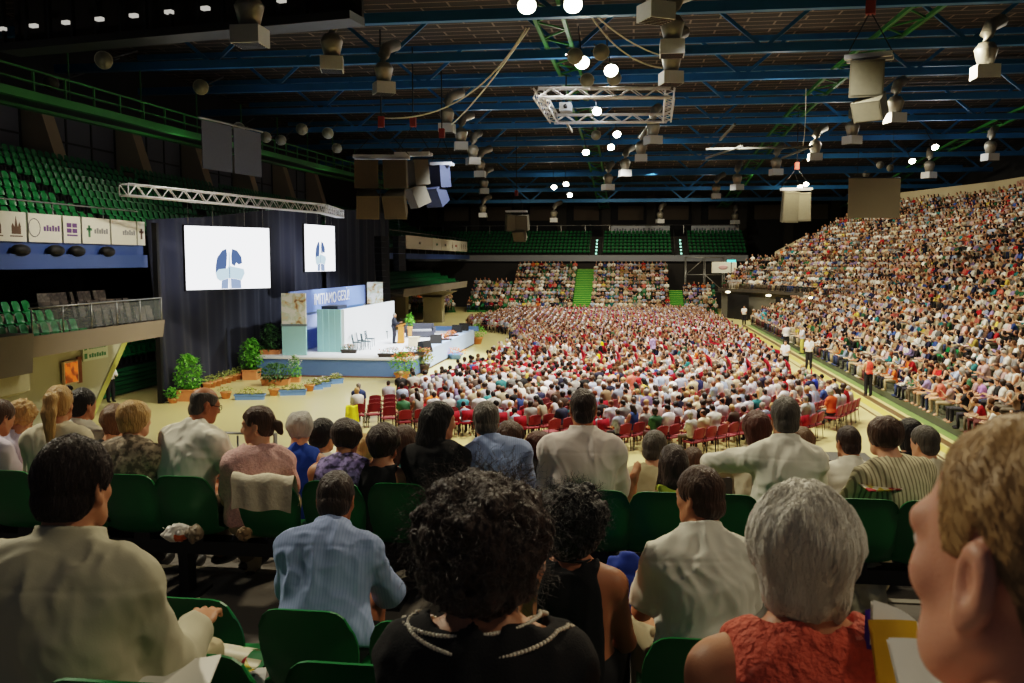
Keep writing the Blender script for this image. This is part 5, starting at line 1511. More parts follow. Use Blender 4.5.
# standing people in the aisle
ACOL = lambda c: pal('cloth', srgb(*c))
aisle = [(763.5, 330.5, 0, (40, 160, 168), DKS, 'grey', 'person in bright turquoise top walking away along the far aisle', 'short'), (744, 325, 160, (226, 222, 214), DKS, 'dark', 'person in white shirt standing by the dark passage', 'short'), (728, 313, 180, (200, 196, 186), DKS, 'grey', 'person in pale clothes standing in the first dark passage', 'short'),
         (741.5, 314, 170, (190, 180, 170), DKS, 'dark', 'person in dim pale shirt standing between the passages', 'short'), (786, 351, 0, (232, 226, 226), DKS, 'dark', 'person in white shirt with dark braces standing mid aisle', 'long'), (802, 354, 100, (200, 206, 214), mat('trousers_yellow', srgb(196, 186, 90), .8), 'grey', 'person in yellow trousers standing at the folding stand edge', 'short'),
         (808.5, 369, 170, (236, 234, 228), DKS, 'dark', 'person in white shirt and dark skirt standing in the aisle', 'short'), (785, 374, 150, (230, 230, 222), DKS, 'black', 'person in white shirt standing at the end of the red rows', 'short'), (868, 396, 10, (232, 78, 66), mat('shorts_black', srgb(24, 24, 28), .8), 'brown', 'person in coral red top walking up the yellow aisle', 'cami'), (774, 333, 30, (214, 206, 196), DKS, 'dark', 'person in beige shirt standing near the turquoise walker', 'short')]
for px, py, rz, c, bm_, hc_, lab, tp in aisle:
    p = on_z(px, py, 0)
    person(lab, (p.x, p.y, .89), R(rz) + (0 if rz else .1), Pose(stand=True, lean=.04), 'fair', {'style': 'short'}, hc_, tp, ACOL(c), bm_, h=.024, hh=.016, inf=.02)
p = on_z(653, 366, .0)
person('person in lavender shirt standing among the seated red rows', (p.x, p.y, .89), R(60), Pose(stand=True), 'fair', {'style': 'short'}, 'dark', 'short', ACOL((170, 150, 196)), DKS, h=.024, hh=.016)
# ================================================================ roof steelwork and what hangs from it
def truss_span(y, z, x0, x1):
    root = empty('roof_truss', ((x0 + x1) / 2, y, z)); w = (x1 - x0) / 2
    b = MB(); b.bb((-w, -.17, -.2), (w, .17, .2)); b.build('bottom_chord', BLUEST, root)
    b = MB(); b.bb((-w, -.14, 1.85), (w, .14, 2.15)); b.build('top_chord', BLUEST, root)
    return root
BR = {}
def brace(root, xa, xb):
    k = xb > xa
    if k not in BR:
        b = MB(); dx = abs(xb - xa) * (1 if k else -1); b.bar((0, 0, 0), (dx, 0, 1.95), .14, .16); BR[k] = b.mesh('truss_brace', BLUEST)
    link('brace', BR[k], root, (xa, 0, 0))
for i, (y, z) in enumerate(VAULT[1:-2]):
    rt_ = truss_span(y, z, -29.5, 34); tag(rt_, 'blue steel roof truss spanning the hall, %s one from the near end of the roof' % ordinal(i + 1), 'roof truss', 'blue roof trusses')
    for k in range(7):
        x = -31.75 + k * 9.0 + 4; brace(rt_, x + 4.5, x + 2.2) ; brace(rt_, x + 4.5, x + 6.8)
# long green girders that run down the hall and carry the lamps
def girder(x, y0, y1, dz, label, name='roof_girder', m=None):
    root = empty(name, (x, (y0 + y1) / 2, 0)); tag(root, label, 'girder')
    ys = [y for y, _ in VAULT if y0 < y < y1]; ys = [y0] + ys + [y1]
    c = (y0 + y1) / 2
    for s in (-.6, .6):
        b = MB()
        for a, e in zip(ys, ys[1:]): b.bar((s, a - c, roof_z(a) + dz), (s, e - c, roof_z(e) + dz), .16)
        b.build('chord', m or GREENST, root)
    b = MB(); n = int((y1 - y0) / 1.6)
    for i in range(n):
        ya, yb = y0 + i * (y1 - y0) / n, y0 + (i + 1) * (y1 - y0) / n
        sa = -.6 if i % 2 else .6
        b.bar((sa, ya - c, roof_z(ya) + dz), (-sa, yb - c, roof_z(yb) + dz), .07)
    b.build('lattice', m or GREENST, root)
for x, lab in ((-3.5, 'green lattice girder under the roof above the red chairs'), (11.5, 'green lattice girder under the roof above the yellow aisle'), (27, 'green lattice girder under the roof above the crowded upper tier')):
    girder(x, 34, 120, .35, lab)
# catwalk along the west wall, green handrails
CATG = mat('catwalk_green', srgb(44, 112, 52), .55, var=.2, scale=1)
cw = empty('catwalk', (-24, 62, 0)); tag(cw, 'long green catwalk with handrails running under the roof along the west wall', 'catwalk')
def cz(y): return 12.0 + .018 * (y - 20)
for nm, dx, dz, s in (('side_beam', -.9, 0, .32), ('side_beam', .9, 0, .32), ('handrail', .9, 1.0, .07), ('handrail', .9, .55, .05), ('handrail', -.9, 1.0, .07)):
    b = MB(); b.bar((dx, -44, cz(18) + dz), (dx, 44, cz(106) + dz), s); b.build(nm, CATG, cw)
b = MB(); b.bar((0, -44, cz(18)), (0, 44, cz(106)), 1.7, .06); b.build('walkway', DARKST, cw)
pm = MB(); pm.bb((-.04, -.04, 0), (.04, .04, 1.0)); pm = pm.mesh('catwalk_post', CATG)
for i in range(44): link('post', pm, cw, (.9, -43 + i * 2, cz(19 + 2 * i)))
hm_ = MB(); hm_.bb((-.03, -.03, 0), (.03, .03, 3.2)); hm_ = hm_.mesh('catwalk_hanger', CATG)
for i in range(15): link('hanger', hm_, cw, (-.9, -42 + i * 6, cz(20 + 6 * i)))
# concrete fins and dark windows on the west wall
for i, y in enumerate((27.5, 35.5, 43.5, 52, 60, 68, 76, 84)):
    b = MB(); b.prism([(-31, 9.5), (-28.6, 9.5), (-30.0, 14.2), (-31, 14.2)], y - .5, y + .5, 'y')
    q = b.build('pillar', mat('fin_concrete', srgb(160, 146, 122), .85, var=.15, scale=.6)); tag(q, kind='structure')
for i in range(7):
    y0 = (27.5, 35.5, 43.5, 52, 60, 68, 76)[i] + .7; y1 = (35.5, 43.5, 52, 60, 68, 76, 84)[i] - .7
    root = empty('window_%d' % (i + 1), (-30.9, (y0 + y1) / 2, 12.3)); tag(root, kind='structure')
    w = (y1 - y0) / 2
    b = MB(); b.bb((0, -w, -1.9), (.06, w, 1.9)); b.build('blind', mat('window_blind', srgb(96, 98, 108), .7, var=.1), root)
    b = MB()
    for f in (-1, -.33, .33, 1): b.bb((.06, f * w - .06, -1.9), (.12, f * w + .06, 1.9))
    for z in (-1.9, 0, 1.9): b.bb((.06, -w, z - .05), (.12, w, z + .05))
    b.build('window_frame', BLACK, root)
# dark folding screen hanging before the west windows
p = at(233, 150, 48); q = empty('hanging_panel', p, R(80)); tag(q, 'pair of grey roller screens hanging in front of the west windows', 'screen')
for s in (-1, 1):
    b = MB(); b.bb((s * 1.35 - 1.25, -.02, -1.2), (s * 1.35 + 1.25, .02, 1.2)); b.build('cloth', mat('screen_grey', srgb(90, 92, 100), .8), q)
b = MB(); b.tube([(-2.8, 0, 1.3), (2.8, 0, 1.3)], .06, 6); b.build('roller', GREYST, q)
# dark lighting gantry near the camera, a row of small white lamps along it
gp = on_z(230, 34, 13.2); gy = empty('lighting_gantry', gp, R(-10.5)); tag(gy, 'dark boxed gantry with a row of small white lamps crossing the upper corner', 'gantry')
b = MB(); b.bb((-9.2, -.5, 0), (4.6, .5, .25)); b.bb((-9.2, -.5, 2.2), (4.6, .5, 2.4)); b.build('rail', DARKST, gy)
b = MB(); b.bb((-9.2, .3, .25), (4.6, .45, 2.2)); b.build('back_panel', mat('gantry_dark', srgb(34, 28, 24), .9), gy)
lm = MB(); lm.bb((-.13, -.08, -.055), (.13, .08, .055)); lm = lm.mesh('gantry_lamp', glow('lamp_dim', (1, .95, .85), .55))
for i in range(9): link('lamp', lm, gy, (-9.0 + i * 1.4, -.42, .75))
fm = MB()
for i in range(13): fm.bb((-9.0 + i, -.45, .2), (-8.92 + i, -.3, 2.2))
fm.build('upright_bars', DARKST, gy)

# air outlets: pipe, cone and box
GALV = mat('galvanised', srgb(150, 146, 136), .42, metal=.5, var=.15); VBOX = mat('vent_box', srgb(186, 188, 190), .55, var=.08)
def vent_proto():
    r = empty('air_outlet'); 
    b = MB(); b.bb((-.55, -.55, -.35), (.55, .55, .3)); b.build('box', VBOX, r)
    b = MB(); b.lathe((0, 0, .3), [(.36, 0), (.55, .75), (.55, .8), (.36, 1.1)], 16); b.build('cone', GALV, r)
    b = MB(); b.tube([(0, 0, 1.3), (0, 0, 1.8), (.25, .25, 2.3), (1.0, .9, 2.7)], .34, 10); b.build('pipe', GALV, r)
    b = MB()
    for k in range(5): b.bb((-.5, -.45 + k * .2, -.38), (.5, -.37 + k * .2, -.35))
    b.build('louvres', DARKST, r)
    return r
vp = vent_proto(); tag(vp, 'x', 'vent')
VS = .78
vents = [(250, 36, 12.4), (332, 64, 13.4), (384, 88, 13.6), (447, 128, 13.4), (461, 146, 13.2), (473, 161, 13.0), (480, 174, 12.8), (484, 191, 12.2), (656, 12, 13.4), (672, 48, 13.4), (671, 78, 13.6), (653, 140, 13.2), (641, 158, 13.0), (625, 173, 12.8), (608, 187, 12.2), (985, 72, 13.2), (895, 118, 13.4), (852, 140, 13.3), (815, 157, 13.0), (776, 172, 12.8), (737, 187, 12.2), (716, 196, 12.0), (990, 157, 13.2), (929, 175, 12.8), (554, 220, 10.6), (660, 221, 10.6), (735, 222, 10.6), (483, 215, 11)]
chain_ = lambda i: ('over the west chain of vents', 'over the middle of the hall', 'over the east side of the hall', 'under the far wall')[0 if i < 8 else 1 if i < 15 else 2 if i < 24 else 3]
cnt_ = {}
for i, (px, py, z) in enumerate(vents):
    r_, s_ = ray(px, py); d = (z - H_EYE) / s_; p = at(px, py, d)
    c_ = chain_(i); cnt_[c_] = cnt_.get(c_, 0) + 1
    lab = 'grey air outlet %s, %s down the hall' % (c_, ordinal(cnt_[c_]))
    if i == 0: vp.location = p; vp['label'] = lab; vp.scale = (VS,) * 3
    else: dup(vp, p, R(15 * (i % 3)), lab).scale = (VS,) * 3

# floodlights
def flood_proto(lit):
    r = empty('floodlight')
    b = MB(); b.lathe((0, 0, 0), [(.1, .35), (.2, .3), (.3, .1), (.34, -.05), (.32, -.05)], 14); b.build('housing', mat('flood_housing', srgb(150, 148, 140), .4, metal=.5), r)
    b = MB(); b.lathe((0, 0, -.045), [(.31, -.012), (.31, 0)], 14); b.build('lens', glow('lens_lit', (1, .94, .74), 60) if lit else mat('lens_off', srgb(120, 120, 110), .2), r)
    b = MB(); b.tube([(-.36, 0, 0), (-.36, 0, .5), (.36, 0, .5), (.36, 0, 0)], .025, 6); b.tube([(0, 0, .5), (0, 0, 3.2)], .03, 6); b.build('bracket', DARKST, r)
    return r
FL = {}
def flood(px, py, z, lit, label, tilt=0.0, size=1.0):
    r_, s_ = ray(px, py); d = (z - H_EYE) / s_; p = at(px, py, d)
    if lit not in FL: FL[lit] = o = flood_proto(lit); o.location = p; tag(o, label, 'lamp')
    else: o = dup(FL[lit], p, 0, label)
    o.rotation_euler = (-tilt - .35, 0, YAW); o.scale = (size,) * 3
    return p
lits = [(527, 5, 14.6), (573, 4, 14.6), (582, 62, 14.4), (611, 70, 14.4), (617, 134, 14.0), (611, 147, 13.9), (586, 152, 13.6), (554, 187, 12.6), (566, 184, 12.7), (570, 195, 12.3), (935, 147, 14.2), (912, 161, 13.8), (800, 187, 13.0), (806, 184, 13.1)]
for i, (px, py, z) in enumerate(lits): flood(px, py, z, True, 'lit floodlight glaring under the roof, %s counted from the gantry down the hall' % ordinal(i + 1), .5, 1.0 if i < 4 else .8)
offs = [(51, 83), (104, 60), (201, 87), (239, 128), (281, 140), (302, 129), (337, 148), (266, 137), (328, 133), (587, 80), (614, 78), (596, 135), (890, 168), (880, 165), (866, 174), (575, 56), (601, 52)]
for i, (px, py) in enumerate(offs): flood(px, py, 13.2 if px < 400 else 14.2, False, 'unlit round floodlight %s, %s in line' % ('along the west catwalk' if px < 400 else 'on the roof steel', ordinal(i + 1)), .9, 1.0)

# square aluminium lighting frame with projector
zf = 13.3
P4 = [on_z(538, 93, zf), on_z(670, 93, zf), on_z(667, 118, zf), on_z(554, 119, zf)]
fr = empty('square_truss', sum(P4, Vector()) / 4); tag(fr, 'square aluminium truss frame hanging level under the roof', 'truss')
for i in range(4):
    a, c = P4[i] - fr.location, P4[(i + 1) % 4] - fr.location
    t = (c - a).normalized(); x = t.cross(Vector((0, 0, 1))); L_ = (c - a).length
    b = MB()
    for e, f in ((-1, -1), (1, -1), (1, 1), (-1, 1)): b.tube([a + x * e * .2 + Vector((0, 0, f * .2)), c + x * e * .2 + Vector((0, 0, f * .2))], .045, 6)
    n = 10
    for k in range(n):
        for e in (-1, 1):
            u, v = a + t * (k * L_ / n), a + t * ((k + 1) * L_ / n)
            f = 1 if k % 2 else -1
            b.tube([u + x * e * .2 + Vector((0, 0, f * .2)), v + x * e * .2 + Vector((0, 0, -f * .2))], .025, 5, caps=False)
            b.tube([u + Vector((0, 0, e * .2)) + x * f * .2, v + Vector((0, 0, e * .2)) - x * f * .2], .025, 5, caps=False)
    b.build('truss_side', WHT, fr)
p = on_z(566, 108, zf + .2); q = empty('projector', p); tag(q, 'small projector box hanging inside the square lighting frame', 'projector')
b = MB(); b.bb((-.3, -.5, -.2), (.3, .4, .2)); b.build('case', mat('proj_grey', srgb(120, 124, 128), .5), q); b = MB(); b.tube([(0, -.5, 0), (0, -.62, 0)], .1, 10); b.build('lens_tube', BLACK, q); b = MB(); b.tube([(0, 0, .2), (0, 0, 1.6)], .04, 6); b.build('bracket', DARKST, q)
flood(597, 111, zf - .15, True, 'bright lamp shining on the square lighting frame', .5, .7)

# loudspeaker clusters
CAB = mat('speaker_olive', srgb(74, 66, 50), .75, var=.1); CABN = mat('speaker_navy', srgb(30, 36, 58), .7, var=.1); CABP = mat('speaker_pale', srgb(112, 108, 92), .6, var=.08)
def cluster(px, py, d, boxes, label, m, rz=0.0, top=None, chain_len=4):
    """boxes: (x, z, w, h, yaw, tilt) hung under a frame whose centre shows at px, py"""
    p = at(px, py, d); root = empty('speaker_cluster', p, rz); tag(root, label, 'loudspeaker')
    tw = top or 2.4
    b = MB(); b.bb((-tw / 2, -.1, 0), (tw / 2, .1, .16)); b.bb((-tw / 2, .5, 0), (tw / 2, .7, .16)); b.build('hanging_bar', WHT, root)
    for x, z, w, h, yw, tl in boxes:
        M = Matrix.Rotation(yw, 3, 'Z') @ Matrix.Rotation(tl, 3, 'X')
        b = MB(); c = Vector((x, .2, z))
        pr_ = [(-w / 2, -.45), (w / 2, -.45), (w * .36, .45), (-w * .36, .45)]
        vs = [c + M @ Vector((u, v, s)) for s in (-h / 2, h / 2) for u, v in pr_]
        b.add(vs, [(3, 2, 1, 0), (4, 5, 6, 7), (0, 1, 5, 4), (1, 2, 6, 5), (2, 3, 7, 6), (3, 0, 4, 7)])
        cb = b.build('cabinet', m, root)
        b = MB(); b.add([c + M @ Vector((u, -.46, s)) for u, s in ((-w * .45, -h * .44), (w * .45, -h * .44), (w * .45, h * .44), (-w * .45, h * .44))], [(0, 1, 2, 3)]); b.build('grille', mat('grille_' + m.name, {'speaker_olive': srgb(70, 60, 46), 'speaker_navy': srgb(44, 50, 76), 'speaker_pale': srgb(126, 122, 104)}[m.name], .8), cb)
    b = MB(); b.tube([(-tw / 2, .3, .16), (0, .3, 1.6)], .02, 5); b.tube([(tw / 2, .3, .16), (0, .3, 1.6)], .02, 5); b.tube([(0, .3, 1.6), (0, .3, 1.6 + chain_len)], .035, 6); b.build('hoist_chain', DARKST, root)
    b = MB(); b.box((0, .3, 1.75), (.3, .3, .5)); b.build('chain_hoist', mat('hoist_red', srgb(130, 50, 40), .6), root)
cluster(381, 158, 44, [(-.75, -.75, 1.15, 1.35, .15, .1), (.75, -.75, 1.15, 1.35, -.2, .1), (-.7, -2.2, 1.1, 1.2, .15, .45), (.7, -2.2, 1.1, 1.2, -.2, .45)], 'large four-box loudspeaker cluster hanging above the title banner', CAB, R(10), 2.7, 4.5)
cluster(412, 155, 48, [(.3, -.9, 1.0, 1.3, -.9, .1), (.25, -2.1, 1.0, 1.1, -.9, .4)], 'pair of loudspeakers behind the large four-box cluster', CAB, 0, 1.9, 4)
cluster(441, 165, 50, [(-.1, -.6, 1.0, 1.2, -.6, .1), (-.3, -1.6, 1.1, 1.1, -.5, .5)], 'bluish pair of loudspeakers next to the four-box cluster', CABN, 0, 1.2, 3.5)
cluster(516, 212, 84, [(-.6, -1.0, .9, 1.5, .5, .1), (.65, -1.0, 1.2, 1.4, -.3, .15), (.4, -2.1, 1.2, 1.0, -.3, .5)], 'distant grey loudspeaker cluster hanging before the far upper tier', CABP, 0, 2.0, 6)
cluster(868, 58, 31, [(-.1, -.65, 1.1, 1.2, .25, .15), (.15, -1.6, 1.0, .7, -.3, .5)], 'large pale loudspeaker cluster hanging over the east stand', CABP, R(-20), 1.5, 2)
cluster(797, 190, 66, [(-.5, -1.2, 1.2, 2.2, .2, .15), (.6, -1.2, 1.0, 2.0, -.3, .15)], 'distant grey loudspeaker cluster beside the blank hanging screen', CABP, 0, 2.2, 4)
p0_, p1_ = at(849, 178, 62), at(901, 178, 62)
root = empty('blank_screen', ((p0_.x + p1_.x) / 2, (p0_.y + p1_.y) / 2, p0_.z), math.atan2(p1_.y - p0_.y, p1_.x - p0_.x)); tag(root, 'blank grey-beige hanging screen in front of the upper east tier', 'screen')
ww = (p1_ - p0_).length; b = MB(); b.bb((-ww / 2, 0, -2.7), (ww / 2, .05, 0)); b.build('cloth', mat('blank_cloth', srgb(120, 112, 92), .85, var=.05), root)
b = MB(); b.tube([(-ww / 2, .02, .02), (ww / 2, .02, .02)], .05, 6); b.tube([(-ww / 3, .02, 0), (-ww / 3, .02, 3.2)], .015, 5); b.tube([(ww / 3, .02, 0), (ww / 3, .02, 3.2)], .015, 5); b.build('roller', DARKST, root)
# loose cables
CABLE = mat('cable_white', srgb(206, 200, 180), .6)
def cable(pts, label, r=.035):
    P = [Vector(p) for p in pts]; out = []
    a, c = P[0], P[-1]; sag = P[1]
    for i in range(19):
        t = i / 18; out.append(a * (1 - t) ** 2 + sag * 2 * t * (1 - t) + c * t * t)
    b = MB(); b.tube(out, r, 6); q = b.build('cable', CABLE); tag(q, label, 'cable')
cable([at(526, 28, 38), at(472, 122, 41), at(385, 118, 44)], 'pale cable sagging from the first floodlight to the loudspeaker cluster')
cable([at(529, 28, 38), at(480, 100, 42), at(452, 124, 47)], 'second pale cable sagging steeply from the first floodlight')
cable([at(586, 8, 36), at(618, 62, 37), at(662, 68, 38)], 'pale cable sagging from the second floodlight to a duct')
cable([at(588, 8, 36), at(630, 50, 38), at(672, 58, 40)], 'second pale cable sagging from the second floodlight')
cable([at(806, 88, 50), at(806, 128, 50), at(803, 146, 50)], 'thin cable hanging straight below a blue truss', .02)
# slim rods and stay bars over the middle of the hall
for k, (pa, pb, z, lab) in enumerate(((((706, 149), (812, 147), 13.0, 'long thin pale lighting bar hanging over the middle of the hall')), ((720, 140), (735, 124), 13.4, 'short pale stay bar above the thin lighting bar'), ((706, 158), (742, 146), 13.0, 'slanting pale stay bar under the thin lighting bar'), ((782, 158), (812, 146), 13.0, 'slanting pale stay bar at the end of the lighting bar'), ((572, 132), (566, 122), 13.4, 'short pale stay bar near the square frame'), ((640, 138), (646, 128), 13.4, 'short pale stay bar beside the middle ducts'))):
    b = MB(); b.bar(on_z(*pa, z), on_z(*pb, z), .12); q = b.build('stay_bar', mat('bar_pale', srgb(84, 84, 78), .5, metal=.4)); tag(q, lab, 'bar')
# north wall: dark bays, pale boards and rail
b = MB()
for x in range(-28, 30, 6): b.bb((x, 123.4, 0), (x + 1.2, 124.0, 18))
struct('trim_north_piers', b, mat('pier', srgb(52, 48, 42), .85))
b = MB()
for x in range(-26, 30, 6): b.bb((x + .2, 123.8, 11.3), (x + 3.6, 124.0, 13.2))
struct('trim_north_panels', b, mat('pier_panel', srgb(84, 74, 60), .85, var=.2, scale=.5))
for x0, x1, lab, n in ((-2.6, 4.9, 'long pale advertising board on the back rail of the far upper tier', 20), (7.6, 13.6, 'second pale advertising board on the back rail of the far upper tier', 16)):
    root = empty('advertising_board', ((x0 + x1) / 2, 118.2, 9.3)); tag(root, lab, 'board'); w = (x1 - x0) / 2
    b = MB(); b.bb((-w, 0, 0), (w, .1, 1.0)); b.build('panel', mat('board_pale', srgb(150, 156, 164), .6), root)
    b = MB()
    for i in range(n):
        if i % 7 != 5: b.bb((-w * .9 + i * 1.8 * w / n, -.02, .3), (-w * .9 + i * 1.8 * w / n + 1.1 * w / n, 0, .62 + .1 * (i % 2)))
    b.build('lettering', mat('board_ink', srgb(90, 96, 110), .6), root)
root = empty('back_rail', (-7, 118.4, 9.3)); tag(root, 'thin rail behind the far upper tier seats', 'railing'); b = MB(); b.tube([(-21, 0, 1.1), (20, 0, 1.1)], .05, 5); b.build('handrail', GREYST, root)
pm = MB(); pm.bb((-.04, -.04, 0), (.04, .04, 1.1)); pm = pm.mesh('rail_post', GREYST)
for i in range(14): link('post', pm, root, (-21 + i * 3.15, 0, 0))
for x, lab in ((-4.3, 'stair vomitory rail in the far upper tier beside the long board'), (6.1, 'second stair rail in the far upper tier')):
    root = empty('stair_rail', (x, 112.4, 6.5)); tag(root, lab, 'railing'); b = MB(); b.tube([(-.8, 0, 0), (-.8, 0, 1.1), (-.8, 5.5, 3.8)], .05, 6); b.tube([(.8, 0, 0), (.8, 0, 1.1), (.8, 5.5, 3.8)], .05, 6); b.build('handrail', GREYST, root)
    for k in range(5): b = MB(); b.bb((-.1, .85 * k, .1 + .42 * k), (.1, .85 * k + .08, .3 + .42 * k)); b.build('step_light', glow('step_glow', (.4, 1, .7), 2.0), root)
# steel scaffold stair at the north-east corner
sc_ = empty('scaffold_stair', (8.6, 108.5, 0)); tag(sc_, 'grey steel scaffold with stair beside the far stand', 'scaffold')
for x in (-2.2, 0, 2.2):
    for y in (-1, 1): b = MB(); b.tube([(x, y, 0), (x, y, 6.3)], .06, 6); b.build('upright', GREYST, sc_)
for z in (2.2, 4.2, 6.2): b = MB(); b.tube([(-2.2, -1, z), (2.2, -1, z)], .05, 6); b.build('ledger', GREYST, sc_)
b = MB(); b.tube([(-2.2, -1, 4.2), (0, -1, 6.2)], .05, 6); b.tube([(2.2, -1, 2.2), (0, -1, 4.2)], .05, 6); b.build('diagonal', GREYST, sc_)
b = MB(); b.bar((2.4, -1.3, 5.6), (6.2, -1.3, 3.3), .5, .15); b.build('stair_flight', GREYST, sc_)
pb = on_z(722, 269, 4.6); root = empty('corner_board', (12.0, 99, 4.2)); tag(root, 'white board with faint pink emblem at the corner of the east tier', 'board')
root.location = at(724, 273, 97); root.rotation_euler.z = R(0)
b = MB(); b.bb((-1.3, 0, 0), (1.3, .06, 1.2)); b.build('panel', BANW, root); b = MB(); b.ball((-.1, -.0, .6), 1, 10, 6, 0, (.5, .04, .25)); b.build('emblem', mat('emblem_pink', srgb(206, 160, 160), .6), root)
root = empty('exit_lamp', at(731.5, 261, 96)); tag(root, 'small turquoise glowing sign on a post at the corner of the east tier', 'sign'); b = MB(); b.bb((-.45, -.05, -.12), (.45, .05, .12)); b.build('panel', glow('exit_teal', (.1, .9, .75), 2.2), root); b = MB(); b.tube([(0, .1, .3), (0, .1, -2.2)], .05, 6); b.build('post', DARKST, root)
for px, py, d, lab in ((728, 292, 90.5, 'small warm lamp over the first dark passage'), (768.5, 295.5, 81.5, 'small warm lamp over the second dark passage'), (811, 298, 76, 'small warm lamp farther along the balcony front')):
    b = MB(); b.ball((0, 0, 0), .16, 10, 6, 0, (1.6, 1, .7)); q = b.build('passage_lamp', glow('passage_glow', (1, .85, .55), 6), None, at(px, py, d)); tag(q, lab, 'lamp')
# lettering strip on the parapet over the east crowd
b = MB(); rng = random.Random(3)
a, c = Vector(S3b[1]), Vector(S3b[2]); L_ = (c - a).length; t = (c - a) / L_; n_ = Vector((-t.y, t.x))
x = 3.0
while x < L_ - 4:
    w = rng.uniform(.35, .6)
    if rng.random() < .86:
        q0, q1 = a + t * x + n_ * .06, a + t * (x + w) + n_ * .06
        b.add([(*q0, 12.0), (*q1, 12.0), (*q1, 12.45 + .08 * (rng.random() < .4)), (*q0, 12.45)], [(0, 1, 2, 3)])
    x += w + .16
struct('trim_parapet_lettering', b, mat('parapet_ink', srgb(150, 110, 96), .7))
for f, lab in ((.30, 'grey vomitory parapet among the upper east crowd'), (.08, 'second grey vomitory parapet, high among the upper east crowd')):
    pts_ = offset_line(S3, 2.2); p = Vector(pts_[0]).lerp(Vector(pts_[1]), f + .45); 
    root = empty('vomitory_parapet', (p.x, p.y, 7.2)); tag(root, lab, 'parapet')
    b = MB(); b.bb((-.2, -2.4, -.3), (0, 2.4, 1.3)); b.bb((-.2, -2.4, -.3), (3.2, -2.2, 1.6)); b.bb((-.2, 2.2, -.3), (3.2, 2.4, 1.6)); b.build('wall', CONC, root)
    b = MB(); b.tube([(-.1, -2.4, 1.5), (-.1, 2.4, 1.5)], .04, 6); b.build('handrail', GREYST, root)
# ================================================================ the stand with the nearest rows
DECK = mat('deck_grey', srgb(96, 92, 86), .75, var=.3, scale=1.6, bump=.1, bscale=30)
FL0, FLA, FLC = {}, 3.88, 3.60
b = MB()
for y0, y1, z in ((-.6, .62, 4.68), (.62, 1.42, 4.48), (1.42, 2.22, 4.28), (2.22, 2.92, 4.08), (2.92, 5.45, 3.88), (5.45, 7.1, 3.60)):
    b.bb((-9.5, y0, 2.9), (9.5, y1, z))
struct('floor_near_stand', b, DECK)
b = MB(); b.bb((-9.5, 7.1, 2.9), (9.5, 7.25, 4.2)); struct('wall_near_parapet', b, mat('parapet_grey', srgb(96, 94, 90), .7, var=.15))
b = MB(); b.bb((-9.5, 5.40, 3.86), (9.5, 5.46, 3.89)); b.bb((-9.5, 2.88, 4.05), (9.5, 2.93, 4.085)); struct('trim_step_edges', b, mat('step_edge', srgb(120, 116, 104), .6))
# beam and posts that carry the second seat row
bm_ = empty('seat_beam', (0, 5.02, FLA)); tag(bm_, 'long dark steel beam on posts carrying the second row of green seats', 'beam')
b = MB(); b.bb((-9.4, -.07, .27), (9.4, .07, .35)); b.build('rail', DARKST, bm_)
pm = MB(); pm.bb((-.03, -.05, 0), (.03, .05, .27)); pm.bb((-.1, -.12, 0), (.1, .12, .02)); pm = pm.mesh('beam_post', DARKST)
for i in range(15): link('post', pm, bm_, (-8.9 + i * 1.25, 0, 0))
def near_seat(x, y, zf, label, rz=0.0, beam=False, folded=False):
    o = link('bucket_seat', BK, None, (x, y, zf), rz)
    if not beam: link('bracket', BKL, o)
    else:
        link('bracket', BKS, o)
    tag(o, label, 'seat'); return o
sb = MB(); sb.bb((-.05, -.09, .35), (.05, .1, .412)); BKS = sb.mesh('bracket_plate', DARKST)
for px, py, lab in ((187, 598, 'empty green seat with a canvas bag behind its backrest'), (302, 610, 'green seat holding the man in the pale blue shirt'), (417, 622, 'green seat partly hidden behind the woman with pearls'), (532, 628, 'green seat of the woman with a black choker'), (700, 639, 'green seat of the man in the white short-sleeved shirt')):
    p = on_z(px, py, FLA + .785); near_seat(p.x, p.y + .235, FLA, lab)
for px, py, lab in ((186, 653, 'empty green seat holding a rolled magazine'), (345, 663, 'empty green seat below the man in the pale blue shirt')):
    p = on_z(px, py, 4.08 + .785); near_seat(p.x, p.y + .235, 4.08, lab)
for i, (px, lab) in enumerate(((72, 'green seat of the boyish dark-haired man'), (492, 'green seat of the curly-haired woman with pearls'), (800, 'green seat of the grey-haired woman in coral'))):
    p = at(px, 500, 1.62); near_seat(p.x, 1.42 + .42, 4.28, lab)
for px, lab in ((6, 'green seat at the very start of the second row'), (66, 'green seat of the woman with the blonde ponytail'), (126, 'green seat between the ponytailed woman and the bald man'), (181, 'green seat of the bald man in white'), (264, 'green seat with a white jacket laid over its back'), (330, 'green seat behind the head of the man in pale blue'), (397, 'green seat behind the woman in black sleeveless top'), (463, 'green seat of the grey man leaning sideways'), (598, 'green seat at the back of the tall standing man'), (662, 'green seat with a blue bag strapped beside it'), (727, 'green seat beyond the man in the white short-sleeved shirt'), (795, 'green seat behind the silver-haired woman'), (868, 'green seat below the open magazine'), (935, 'green seat beside the blond man')):
    t, _ = ray(px, 480); d = 4.78 / (FWD.y + RGT.y * t); x = (FWD.x + RGT.x * t) * d
    near_seat(x, 4.78 + .235, FLA, lab, 0, True)

